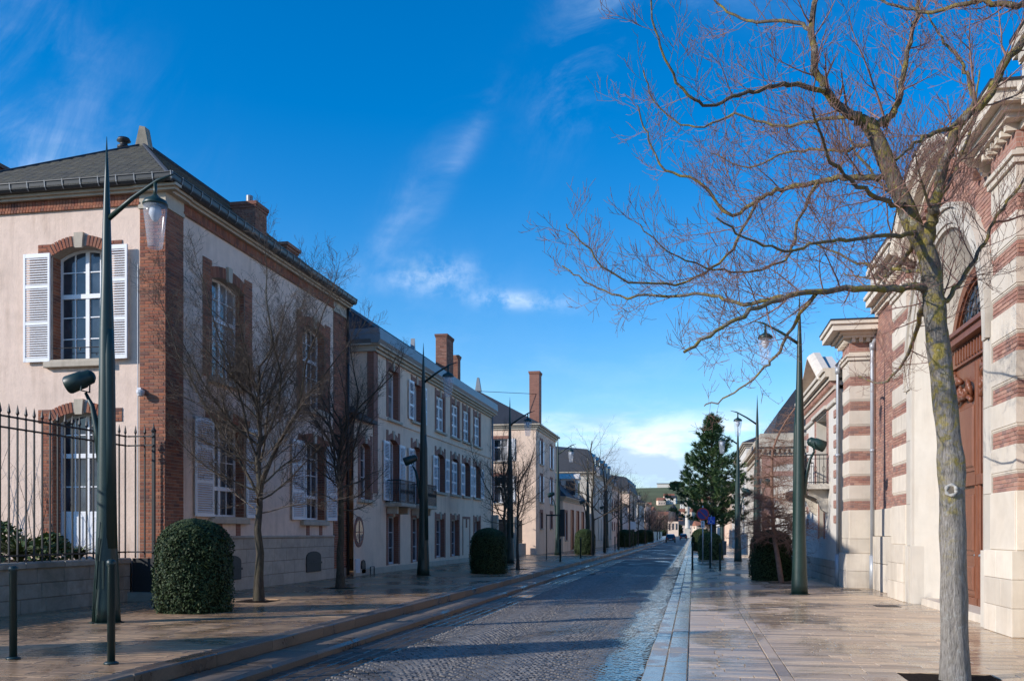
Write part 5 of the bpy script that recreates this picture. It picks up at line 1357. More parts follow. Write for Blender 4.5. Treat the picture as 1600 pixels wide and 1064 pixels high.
for z in [1.9 + .46 * k for k in range(9)]:
    for y in (30.45, 37.55): b = MB(); b.fbox(FG, -y - .2, -y + .2, z, z + .23, 0, .035); b.build('quoin_block', brick_far_r, w1)
b = MB(); b.fbox(FG, -35.35, -35.05, 3.2, 5.6, 0, .03); b.build('brick_trim', brick_far_r, w1); b = MB(); b.fbox(FG, -32.25, -31.95, 3.2, 5.6, 0, .03); b.build('brick_trim', brick_far_r, w1); b = MB(); b.fbox(FG, -yb, -ya, 5.72, 5.95, 0, .03)
b.build('brick_trim', brick_far_r, w1)
b = MB(); b.fbox(FG, -34.4, -34.2, 1.4, 2.9, 0, .03); b.fbox(FG, -33.0, -32.8, 1.4, 2.9, 0, .03); b.build('window_surround', brick_far_r, w1)
b = MB(); b.block(FG, -yb - .1, -ya + .0, 5.55, 5.7, 0, .08, .02); b.fbox(FG, -35.4, -31.9, 5.58, 5.69, .081, .14); b.build('string_course', stone_white, w1)
b = MB()
for za, zb, o in ((5.96, 6.08, .08), (6.22, 6.34, .22), (6.34, 6.5, .34), (6.5, 6.6, .40)): b.box(XA - o, XA + .5, ya, yb + o, za, zb)
b.build('cornice', stone, w1)
for i in range(34):
    y = ya + .1 + i * .228; d = MB(); d.box(XA - .18, XA, y, y + .11, 6.08, 6.22); d.build('dentil', brick_r, w1)
b = MB(); b.sweep(FG, [(-31.2, 6.58), (-34.15, 7.78), (-37.1, 6.58)], [(-.02, 0), (-.02, .2), (.06, .34), (.14, .42), (.18, .42), (.18, -.4)]); b.build('gable_moulding', stone, w1)
b = MB(); b.prism(FG, [(-36.3, 6.62), (-32.0, 6.62), (-34.15, 7.45)], 0, .02); gp = b.build('gable_panel', brick_far_r, w1)
for i in range(7): d = MB(); d.block(FG, -35.7 + i * .48, -35.45 + i * .48, 6.7, 6.7 + .14 + .38 * (1 - abs(i - 3) / 3.4), .02, .06, .01); d.build('gable_block', stone_white, w1)
b = MB(); b.box(XA + .3, 9, ya, yb, 6.5, 7.1); b.face([(XA, 30.2, 6.6), (XA, 38, 6.6), (7, 38, 8), (7, 30.2, 8)]); b.build('roof', slate_far, w1)
b = MB(); b.block(FG, -35.6, -31.7, 3.0, 3.16, 0, .75, .03)
for y in (32.2, 35.0): b.prism(Fr((XA, y, 0), (-1, 0, 0), (0, 0, 1), (0, 1, 0)), [(0, 2.2), (.2, 2.35), (.35, 2.7), (.62, 2.82), (.62, 3.0), (0, 3.0)], -.14, .14)
b.build('balcony', stone_white, w1)
railing(FG, 'balcony_railing', w1, -35.5, -31.8, 3.16, 4.12, .70, .12)
for y in (31.8, 35.5): railing(Fr((XA, y, 0), (-1, 0, 0)), 'balcony_railing', w1, .04, .68, 3.16, 4.12, 0.0, .12)
its = []
for r in range(3):
    u = -yb
    while u < -ya - .05: e = min(-ya, u + rnd.uniform(.7, 1.1)); its.append((FG, u, e - .01, .25 * r, .25 * r + .24, 0, .05, .01)); u = e
pieces('plinth_stone', w1, its, stone_plinth)
# ------------------------------------------------------------------ further right: low wall, pavilion, white houses
lw = thing('courtyard_wall', 'plain white courtyard wall between the gabled wing and the pavilion', 'wall', (4.3, 38, 0))
b = MB(); b.box(4.3, 4.6, 38.02, 56, -.2, 2.45); b.build('wall', plaster_white, lw); b = MB(); b.box(4.22, 4.68, 38.03, 55.99, 2.45, 2.58); b.build('coping', stone, lw)
pv = thing('pavilion', 'brick and stone pavilion with a pediment and round stone niche under a big slate roof', 'house', (3.95, 57, 0))
FV = Fr((0, 57.5, 0), (1, 0, 0)); b = MB(); b.box(3.95, 12, 57.5, 72, -.2, 6.9); b.build('wall', stone_white, pv)
for q_ in ((3.95, 4.55, 0, 6.2, .05), (6.6, 7.0, 0, 6.2, .05), (4.6, 11, 5.6, 6.1, .02), (4.55, 6.6, 4.9, 5.2, .03)): b = MB(); b.fbox(FV, *q_[:4], 0, q_[4]); b.build('brick_trim', brick_far_r, pv)
b = MB(); b.fbox(FV, 4.8, 6.4, 2.8, 4.7, 0, .08); b.lathe([(.5, 0), (.5, .1), (.35, .12)], 20); k0 = len(b.v) - 60
for i in range(k0, len(b.v)): v = b.v[i]; b.v[i] = (5.6 + v[0], 57.42 - v[2], 3.7 + v[1])
b.build('stone_niche', stone, pv); b = MB(); b.lathe([(.34, 0), (.34, .13)], 20); b.v = [(5.6 + v[0], 57.42 - v[2], 3.7 + v[1]) for v in b.v]; b.build('round_window', glass, pv)
b = MB()
for za, zb, o in ((6.1, 6.25, .1), (6.45, 6.6, .25), (6.6, 6.85, .4), (6.9, 7.4, .1)): b.box(3.95 - o, 12, 57.5 - o, 72, za, zb)
b.build('cornice', stone_trim, pv)
for i in range(26): d = MB(); d.box(3.95 + i * .27, 4.08 + i * .27, 57.25, 57.5, 6.25, 6.45); d.build('dentil', stone_trim, pv)
b = MB(); b.prism(FV, [(5.4, 6.86), (8.6, 6.86), (7.0, 7.7)], .0, .35); b.build('pediment', stone_trim, pv); b = MB(); b.prism(FV, [(5.9, 6.95), (8.1, 6.95), (7.0, 7.5)], .35, .36); b.build('pediment_panel', brick_far_r, pv)
b = MB(); A = [(4.6, 58.2, 7.2), (13, 58.2, 7.2), (13, 71, 7.2), (4.6, 71, 7.2)]; B = [(6.1, 60, 10.3), (11.5, 60, 10.3), (11.5, 69.5, 10.3), (6.1, 69.5, 10.3)]
C = [(5.0, 58.7, 8.8), (12.6, 58.7, 8.8), (12.6, 70.5, 8.8), (5.0, 70.5, 8.8)]
for P_, Q_ in ((A, C), (C, B)):
    for i in range(4): j = (i + 1) % 4; b.face([P_[i], P_[j], Q_[j], Q_[i]])
b.face(B); b.build('roof', slate_far, pv)
b = MB(); b.box(8.6, 10, 59, 60, 9, 11.4); b.build('chimney', brick_far_r, pv)
simple_house('white_villa', 'bright white villa with pale cornice behind the pine tree', 3.9, -1, 73.0, 92, 10, 8.3, plaster_white, slate_far, 'hip', 2.4, ((.9, 3.0), (4.2, 6.3)), 3.2, 1.2, ((5.6, 4.2, 6.3), (8, 4.2, 6.3)), None, 0.0)
for k, (lb, a, c, hh, wm, rf, rm) in enumerate([('white house with red-brown roof glimpsed behind the pine branches', 96, 112, 6.4, plaster_white, 'gable', roof_tile), ('cream house midway along the sunny pavement', 118, 138, 7.2, plaster2, 'hip', slate_far), ('brick-fronted house further along the sunny pavement', 142, 160, 6.8, brick_far_r, 'mansard', slate_far), ('pale house near the end of the sunny pavement', 168, 190, 7.0, plaster_white, 'hip', slate_far), ('last house on the sunny pavement', 200, 230, 7.5, plaster2, 'hip', roof_tile)]):
    simple_house('avenue_house', lb, 4.4, -1, a, c, 10, hh, wm, rm, rf, 2.2, ((1, 2.8), (3.9, 5.6)), 3.4, 1.2, ((6.5, 4, 5.6), (9.5, 4, 5.6)), None, 0.0, group='houses far down the avenue')
b = MB(); b.box(4.2, 4.5, 92.2, 95.8, -.2, 2.2); t = thing('boundary_wall', 'white boundary wall just past the bright white villa', 'wall', (4.3, 92.2, 0), 0, 'boundary walls along the avenue'); b.build('wall', plaster_white, t); b = MB(); b.box(4.1, 4.6, 92.21, 95.79, 2.2, 2.3); b.build('coping', stone_trim, t)
# ------------------------------------------------------------------ lamp posts: tapered needle, arm with lantern, spotlight on a curved bracket
def lamp_post(label):
    t = thing('lamp_post', label, 'lamp post', (0, 0, 0), 0, 'green needle lamp posts along the avenue')
    q = MB(); q.lathe([(0.215, 0), (0.205, 0.25), (0.185, 0.7), (0.16, 1.4), (0.145, 2.2), (0.132, 3.0), (0.122, 3.8), (0.112, 4.7), (0.082, 5.6), (0.062, 6.5), (0.035, 7.2), (0.004, 7.85)], 20)
    local(q, 'post', lamp_green, t, True)
    q = MB(); q.tube([(0.06, -.02, 1.2), (0.065, -.02, 3.0), (0.06, -.02, 4.3), (0.045, -.02, 4.72), (0.02, -.02, 4.82)], [.12, .095, .085, .07, .01], 14); local(q, 'sleeve', lamp_green, t, True)
    q = MB(); q.box(-.07, .07, -.19, -.155, .55, 1.0); local(q, 'access_door', lamp_green, t)
    for k in range(6): q = MB(); a = k * math.pi / 3 + .2; q.lathe([(.018, 0), (.018, .02), (.005, .025)], 6, (.235 * math.cos(a), .235 * math.sin(a))); local(q, 'bolt', zinc_dark, t)
    q = MB(); q.lathe([(.265, 0), (.265, .012), (.2, .014)], 20); local(q, 'base_plate', lamp_green, t)
    q = MB()
    for k in range(5): q.tube([(-.215 * math.cos(a) * s, -.215 * math.sin(a) * s, z) for a, s, z in [(0.2 + k * .22 + j * .11, 1.01 - .03 * j, .02 + j * (.12 + .05 * k)) for j in range(6)]], .008, 4)
    local(q, 'base_rib', lamp_green, t, True)
    q = MB(); q.tube([(0.03, 0, 6.52), (0.45, 0, 6.82), (0.9, 0, 7.08), (1.18, 0, 7.16)], [.042, .036, .028, .012], 8); q.tube([(0.86, 0, 7.05), (0.86, 0, 6.80)], .03, 8); arm = local(q, 'arm', lamp_green, t, True)
    q = MB(); q.lathe([(0.03, 6.86), (0.06, 6.82), (0.17, 6.76), (0.20, 6.70), (0.19, 6.68), (0.05, 6.66)], 18, (0.86, 0)); hd = local(q, 'lantern_cap', lamp_green, t, True)
    q = MB(); q.lathe([(0.185, 6.69), (0.18, 6.55), (0.15, 6.3), (0.115, 6.02), (0.105, 6.0)], 18, (0.86, 0)); g_ = local(q, 'lantern_glass', lamp_glass, t, True)
    q = MB(); q.lathe([(0.08, 6.66), (0.10, 6.55), (0.05, 6.45), (0.01, 6.42)], 12, (0.86, 0)); local(q, 'reflector', grey_paint, t, True)
    q = MB(); q.tube([(-0.10, 0, 2.6), (-0.17, 0, 3.1), (-0.26, 0, 3.5), (-0.38, 0, 3.72)], [.07, .055, .04, .025], 8); local(q, 'spot_bracket', lamp_green, t, True)
    q = MB(); c0 = Vector((-0.26, -.03, 3.98)); c1 = Vector((-0.62, -.1, 3.84)); d = (c1 - c0).normalized()
    q.tube([c0 - d * .05, c0, c0 + d * .12, c0 + d * .13, c1, c1 + d * .02], [.06, .115, .125, .14, .15, .14], 16); sp_ = local(q, 'spotlight', lamp_green, t, True)
    q = MB(); q.tube([c1 + d * .021, c1 + d * .025], .125, 16); local(q, 'spot_glass', glass, sp_)
    q = MB(); q.tube([(-.36, -.13, 3.95), (-.37, -.14, 3.74), (-.37, .09, 3.74), (-.36, .08, 3.95)], .014, 6); local(q, 'yoke', lamp_green, sp_)
    return t
lamp = lamp_post('green lamp post in front of the iron fence, nearest the camera')
lamp.location = (-9.32, 13.89, 0.15)
note_kids()
for x, y, z, rz, lb in [(-8.95, 31.0, .15, 0, 'dark lamp post standing before the long shuttered house, second along the shaded pavement'), (-8.5, 44.1, .15, 0, 'lamp post third along the shaded pavement, behind the round black hedge'),
                        (-8.6, 61.0, .15, 0, 'lamp post fourth along the shaded pavement, at the tall-chimney house'), (-8.3, 76, .15, 0, 'lamp post by the orange doors'), (-8.3, 93, .15, 0, 'lamp post before the white mansion'), (-8.3, 112, .15, 0, 'lamp post past the white mansion'), (-8.3, 135, .15, 0, 'farthest lamp post on the shaded pavement'),
                        (2.72, 25.73, 0, math.pi, 'green lamp post beside the rounded hedge before the portal'), (2.86, 44.5, 0, math.pi, 'lamp post rising from behind the rounded hedge on the sunny pavement'), (2.44, 54.2, 0, math.pi, 'slim green lamp post next to the pine tree'), (2.4, 82, 0, math.pi, 'lamp post beyond the pine tree'), (2.4, 108, 0, math.pi, 'farthest lamp post on the sunny pavement')]:
    dup(lamp, (x, y, z), rz, (1, 1, 1), lb)
# ------------------------------------------------------------------ bollards
def bollard(label):
    t = thing('bollard', label, 'bollard', (0, 0, 0), 0, 'slim dark bollards along the kerbs')
    q = MB(); q.lathe([(.042, 0), (.042, 1.0), (.05, 1.01), (.05, 1.05), (.03, 1.07)], 12); local(q, 'post', lamp_dark, t, True)
    q = MB(); q.lathe([(.08, 0), (.08, .015), (.05, .03)], 12); local(q, 'base_plate', lamp_dark, t, True)
    return t
lamp_dark = mat('bollard_dark_green', (0.012, 0.03, 0.028), 0.4, 0.5, 0.1, 6)
bo = bollard('dark bollard on the shaded pavement nearest the frame edge, left of the lamp post'); bo.location = (-7.68, 9.67, .15)
note_kids()
for x, y, z, lb in [(-6.32, 9.5, .15, 'dark green bollard right in front of the nearest lamp post, at the kerb'), (-.03, 41.7, 0, 'bollard at the kerb edge before the round sign'), (1.12, 41.2, 0, 'bollard on the sunny pavement right of the kerb one'), (.75, 43.5, 0, 'short bollard between the round sign and the pine trunk'),
                    (-6.5, 47, .15, 'first bollard beyond the round black hedge'), (-6.3, 54, .15, 'second bollard beyond the round black hedge'), (-6.2, 60, .15, 'third bollard along the shaded kerb'), (-6.2, 68, .15, 'fourth bollard along the shaded kerb'), (-6.2, 77, .15, 'fifth bollard along the shaded kerb'), (-6.2, 88, .15, 'farthest bollard on the shaded kerb')]:
    dup(bo, (x, y, z), 0, (1, 1, 1.08), lb)
# ------------------------------------------------------------------ clipped hedges
def hedge_mesh(name, seed, r, h, leafm, n_leaf, ls):
    rg = random.Random(seed); b = MB()
    def rad(z):
        zz = z / h
        return r * ((1 - max(0, (zz - .62) / .38) ** 2.4) ** .5 if zz > .62 else .97 + .05 * math.sin(zz * 5)) if zz < 1 else 0
    prof = [(max(.01, rad(h * k / 14) * .95), h * k / 14 * .97) for k in range(15)]
    b.lathe(prof, 24)
    me = MB(); me.v = b.v; me.f = b.f; me.t = [.01] * len(b.f)
    nf = len(b.f)
    for i in range(n_leaf):
        z = h * rg.random() ** .9; a = rg.random() * 2 * math.pi
        if rg.random() < .22:
            rr = r * math.sqrt(rg.random()) * .95; z = h * (.62 + .38 * (max(0, 1 - (rr / r) ** 2)) ** (1 / 2.4))
        else: rr = rad(z)
        rr *= 1 + .03 * math.sin(a * 5 + z * 4) + .025 * math.sin(a * 11 - z * 9) + rg.gauss(0, .028) + (.09 * rg.random() if rg.random() < .03 else 0)
        c = Vector((rr * math.cos(a), rr * math.sin(a), z))
        nrm = Vector((math.cos(a) + rg.gauss(0, .6), math.sin(a) + rg.gauss(0, .6), .5 + (1.2 if z > h * .8 else 0) + rg.gauss(0, .6))).normalized()
        x = nrm.orthogonal().normalized(); y = nrm.cross(x); t_ = rg.random() * 6.28; s = ls * rg.uniform(.6, 1.3)
        u = (x * math.cos(t_) + y * math.sin(t_)) * s; w = (y * math.cos(t_) - x * math.sin(t_)) * s * .55
        b.face([c - u, c + w, c + u + nrm * s * .3, c - w], rg.uniform(.02, .98))
    m = bpy.data.meshes.new(name); m.from_pydata(b.v, [], b.f)
    at = m.attributes.new('tint', 'FLOAT', 'FACE'); at.data.foreach_set('value', b.t if len(b.t) == len(b.f) else [.1] * len(b.f))
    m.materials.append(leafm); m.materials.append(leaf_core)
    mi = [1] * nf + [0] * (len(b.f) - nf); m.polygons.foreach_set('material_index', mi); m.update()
    return m
hm = hedge_mesh('clipped_hedge', 3, .67, 1.70, leaf_dark, 15000, .026)
def hedge(x, y, z, sx, sz, rz, lb, me=None):
    o = link('clipped_hedge', me or hm); o.location = (x, y, z); o.scale = (sx, sx, sz); o.rotation_euler = (0, 0, rz); tag(o, lb, 'hedge', 'clipped dome-topped hedges')
hedge(-9.05, 16.15, .15, 1.0, 1.0, 0, 'big dark green dome-topped hedge by the corner house, nearest on the shaded pavement')
hedge(-7.15, 33.1, .15, .95, .95, 1, 'black-looking round hedge before the long shuttered house')
hedge(-7.1, 63.3, .15, 1.0, 1.0, 2, 'dark round hedge at the kerb before the orange doors')
hedge(-6.9, 98, .15, 1.1, 1.05, 3, 'dark hedge standing before the white mansion'); hedge(-6.9, 106, .15, 1.1, 1.05, .5, 'dark hedge at the far end of the white mansion'); hedge(-6.8, 128, .15, 1.2, 1.1, 4, 'far dark hedge on the shaded kerb'); hedge(-6.8, 148, .15, 1.2, 1.1, 5, 'farthest dark hedge on the shaded kerb')
hedge(2.58, 33.1, 0, 1.03, 1.0, 1.7, 'dark dome-topped hedge behind the leaning pinkish tree on the sunny pavement')
hl = hedge_mesh('clipped_hedge', 5, .62, 1.62, leaf_light, 7000, .04)
hedge(.98, 57.2, 0, 1.08, 1.0, 0, 'lighter green rounded bush at the foot of the pine', hl)
hedge(.7, 86, 0, 1.2, 1.15, 1, 'dark hedge on the sunny pavement past the pine'); hedge(.7, 112, 0, 1.2, 1.1, 2, 'farthest hedge on the sunny pavement')
# ------------------------------------------------------------------ signs
FSG = lambda y: Fr((0, y, 0), (1, 0, 0))
def disc(fr, cx, cz, r0, r1, n0, n1, n=28):
    q = MB()
    for k in range(n):
        a, c = 2 * math.pi * k / n, 2 * math.pi * (k + 1) / n
        if r0 <= 0: q.prism(fr, [(cx, cz), (cx + r1 * math.cos(a), cz + r1 * math.sin(a)), (cx + r1 * math.cos(c), cz + r1 * math.sin(c))], n0, n1)
        else: q.prism(fr, [(cx + r0 * math.cos(a), cz + r0 * math.sin(a)), (cx + r1 * math.cos(a), cz + r1 * math.sin(a)), (cx + r1 * math.cos(c), cz + r1 * math.sin(c)), (cx + r0 * math.cos(c), cz + r0 * math.sin(c))], n0, n1)
    return q
f = FSG(50.0)
t = thing('no_parking_sign', 'round blue no parking sign with red ring and arrow plate on a grey post', 'road sign', (.49, 50, 0))
q = MB(); q.tube([(.49, 50.05, 0), (.49, 50.05, 3.0)], .03, 10); q.build('post', pipe_grey, t, True)
disc(f, .49, 2.56, 0, .26, 0, .012).build('disc', sign_blue_dark, t); disc(f, .49, 2.56, .26, .325, 0, .016).build('ring', sign_red, t)
q = MB(); q.fbox(f.rot(.49, 2.56, .012, -math.pi / 4), -.26, .26, -.03, .03, 0, .003); q.build('slash', sign_red, t)
q = MB(); q.fbox(f, .40, .58, 1.86, 2.20, 0, .012); pl = q.build('arrow_plate', sign_white, t)
q = MB(); q.fbox(f, .48, .50, 1.95, 2.11, .012, .015); q.prism(f, [(.44, 2.10), (.54, 2.10), (.49, 2.17)], .012, .015); q.prism(f, [(.44, 1.96), (.49, 1.89), (.54, 1.96)], .012, .015); q.build('arrow', iron, pl)
f = FSG(53.0)
t = thing('accessible_parking_sign', 'square blue wheelchair parking sign beside the round no parking sign', 'road sign', (1.0, 53, 0))
q = MB(); q.tube([(.98, 53.05, 0), (.98, 53.05, 2.55)], .03, 10); q.build('post', pipe_grey, t, True)
q = MB(); q.block(f, .79, 1.17, 2.07, 2.47, 0, .014, .004); q.build('panel', sign_blue, t)
q = MB(); q.tube([f.p(.95, 2.40, .02), f.p(.955, 2.27, .02), f.p(1.04, 2.26, .02), f.p(1.08, 2.17, .02), f.p(1.11, 2.18, .02)], .012, 6); q.tube([f.p(.95 + .085 * math.cos(a), 2.2 + .085 * math.sin(a), .02) for a in [2.2 + k * .42 for k in range(10)]], .010, 6); q.lathe([(.022, 0), (.001, .01)], 8); q.v[-16:] = [tuple(f.p(.95 + v[0], 2.435 + v[1], .016 + v[2])) for v in q.v[-16:]]; q.build('wheelchair_symbol', sign_white, t)
# white plate sign far left, panel on posts, litter bin
f = FSG(86)
t = thing('plate_sign', 'small white plate on a thin post beyond the shaded pavement hedges', 'road sign', (-5.9, 86, .15)); q = MB(); q.tube([(-5.3, 86.05, .1), (-5.3, 86.05, 2.6)], .03, 8); q.build('post', iron, t); q = MB(); q.block(f, -5.55, -5.05, 1.9, 2.6, 0, .02, .005); q.build('plate', sign_white, t)
t = thing('information_panel', 'black information panel on two legs near the fourth lamp post', 'sign', (-7.4, 50, .15)); f = FSG(50.5)
q = MB(); q.fbox(f, -7.75, -7.70, .15, 2.6, 0, .05); q.build('post', iron, t); q = MB(); q.fbox(f, -7.70, -6.9, 2.5, 2.58, 0, .05); q.build('crossbar', iron, t); q = MB(); q.block(f, -7.0, -6.75, 1.4, 2.85, -.02, .05, .01); q.build('panel', iron, t)
t = thing('litter_bin', 'grey cylindrical litter bin beside the light green bush', 'litter bin', (1.75, 59, 0)); q = MB(); q.lathe([(.2, .25), (.22, .3), (.24, 1.0), (.25, 1.02), (.25, 1.08), (.2, 1.1)], 16, (1.75, 59)); q.build('body', zinc, t, True); q = MB(); q.tube([(1.75, 59, 0), (1.75, 59, .3)], .05, 8); q.lathe([(.14, 0), (.14, .04)], 12, (1.75, 59)); q.build('foot', iron, t)
# ------------------------------------------------------------------ cars
def car(label, paint, loc, rz):
    t = thing('car', label, 'car', loc, rz, 'cars far down the avenue')
    q = MB(); L_ = 2.05; prof = [(-2.05, .38), (-2.05, .72), (-1.95, .86), (-1.5, .92), (-1.05, 1.36), (-.5, 1.47), (.5, 1.45), (1.0, 1.30), (1.35, .95), (1.95, .84), (2.08, .65), (2.06, .36)]
    secs = [(-.86, .0), (-.80, 1.0), (.80, 1.0), (.86, .0)]
    def sh(y, z, k): return (k * (.86 if z < .95 else .86 - .24 * (z - .95) / .5), y, z)
    A = [sh(y, z, -1) for y, z in prof]; B = [sh(y, z, 1) for y, z in prof]
    q.face(A); q.face(B[::-1])
    for i in range(len(prof)): j = (i + 1) % len(prof); q.face([A[i], A[j], B[j], B[i]])
    local(q, 'body', paint, t, False)
    def wn_(name, pts): q = MB(); q.face(pts); local(q, name, glass, t)
    wn_('rear_window', [(-.66, -1.46, .95), (.66, -1.46, .95), (.60, -1.085, 1.34), (-.60, -1.085, 1.34)]); wn_('windscreen', [(-.66, 1.37, .97), (.66, 1.37, .97), (.6, 1.05, 1.3), (-.6, 1.05, 1.3)])
    for k in (-1, 1):
        wn_('side_window', [(k * .865, -1.2, .97), (k * .865, 1.1, .97), (k * .70, .85, 1.32), (k * .68, -.9, 1.38)])
        q = MB(); q.box(*sorted((k * .50, k * .80)), -2.08, -2.03, .66, .84); local(q, 'tail_light', red_lens, t)
        for y in (-1.3, 1.3):
            q = MB(); q.tube([(k * .66, y, .31), (k * .87, y, .31)], .31, 18); w_ = local(q, 'wheel', rubber, t, False); q = MB(); q.tube([(k * .871, y, .31), (k * .88, y, .31)], .19, 14); local(q, 'hub', zinc, w_)
    q = MB(); q.box(-.26, .26, -2.085, -2.05, .5, .61); local(q, 'number_plate', sign_white, t)
    q = MB(); q.box(-.82, .82, -2.09, -2.051, .36, .46); local(q, 'bumper', rubber, t)
    return t
car('dark car driving away far down the avenue', car_paint, (-3.9, 170, -.1), .02); car('dark car farther ahead beside the white column', car_paint, (-2.2, 225, -.1), 0)
# ------------------------------------------------------------------ trees
class Tree:
    """grows tubes into two meshes: thick wood and twigs"""
    def __init__(s, seed): s.r = random.Random(seed); s.wood = MB(); s.twig = MB()
    def add(s, pts, rads):
        r0 = rads[0]
        if r0 > .05: s.wood.tube(pts, rads, 10, False)
        elif r0 > .018: s.wood.tube(pts, rads, 6, False)
        elif r0 > .007: s.twig.tube(pts, rads, 4, False)
        else: s.twig.tube(pts, rads, 3, False)
    def path(s, p, d, length, n, wander, up):
        pts = [p.copy()]; d = d.normalized(); st = length / n
        for i in range(n):
            d = (d + Vector((s.r.gauss(0, wander), s.r.gauss(0, wander), s.r.gauss(0, wander))) + Vector((0, 0, up))).normalized()
            p = p + d * st; pts.append(p.copy())
        return pts
    def side(s, d, ang, up=0.0):
        x = d.orthogonal().normalized(); y = d.cross(x); a = s.r.random() * 2 * math.pi
        v = d * math.cos(ang) + (x * math.cos(a) + y * math.sin(a)) * math.sin(ang)
        v.z += up
        return v.normalized()
    def branch(s, p, d, length, r, level, cfg):
        """cfg[level] = (children per metre, length factor, angle, up, wander)"""
        n = max(3, min(8, int(length / .14)))
        dens, lf, ang, up, wan = cfg[level]
        pts = s.path(p, d, length, n, wan, up)
        s.add(pts, [max(.0022, r * (1 - .78 * i / n)) for i in range(n + 1)])
        if level + 1 < len(cfg):
            s.sprout(pts, length, r, level, cfg, .18)
    def sprout(s, pts, length, r, level, cfg, start=.15, ends=True):
        dens, lf, ang, up, wan = cfg[level]
        k = max(1, int(dens * length + s.r.random()))
        N = len(pts) - 1
        for i in range(k):
            t = start + (1 - start) * (i + s.r.random()) / k
            j = min(N - 1, int(t * N)); f = t * N - j
            q = pts[j].lerp(pts[j + 1], f); dd = (pts[j + 1] - pts[j]).normalized()
            cr = max(.0024, r * (1 - .75 * t) * s.r.uniform(.45, .7))
            cl = length * lf * s.r.uniform(.55, 1.25) * (1.1 - .55 * t)
            s.branch(q, s.side(dd, ang * s.r.uniform(.7, 1.3), up * 2.0), max(.12, cl), cr, level + 1, cfg)
def smooth_path(pts, k=4):
    P = [Vector(p) for p in pts]; out = []
    for i in range(len(P) - 1):
        a, b_, c, d = P[max(0, i - 1)], P[i], P[i + 1], P[min(len(P) - 1, i + 2)]
        for j in range(k):
            t = j / k; out.append(.5 * ((2 * b_) + (c - a) * t + (2 * a - 5 * b_ + 4 * c - d) * t * t + (3 * b_ - a - 3 * c + d) * t ** 3))
    out.append(P[-1]); return out
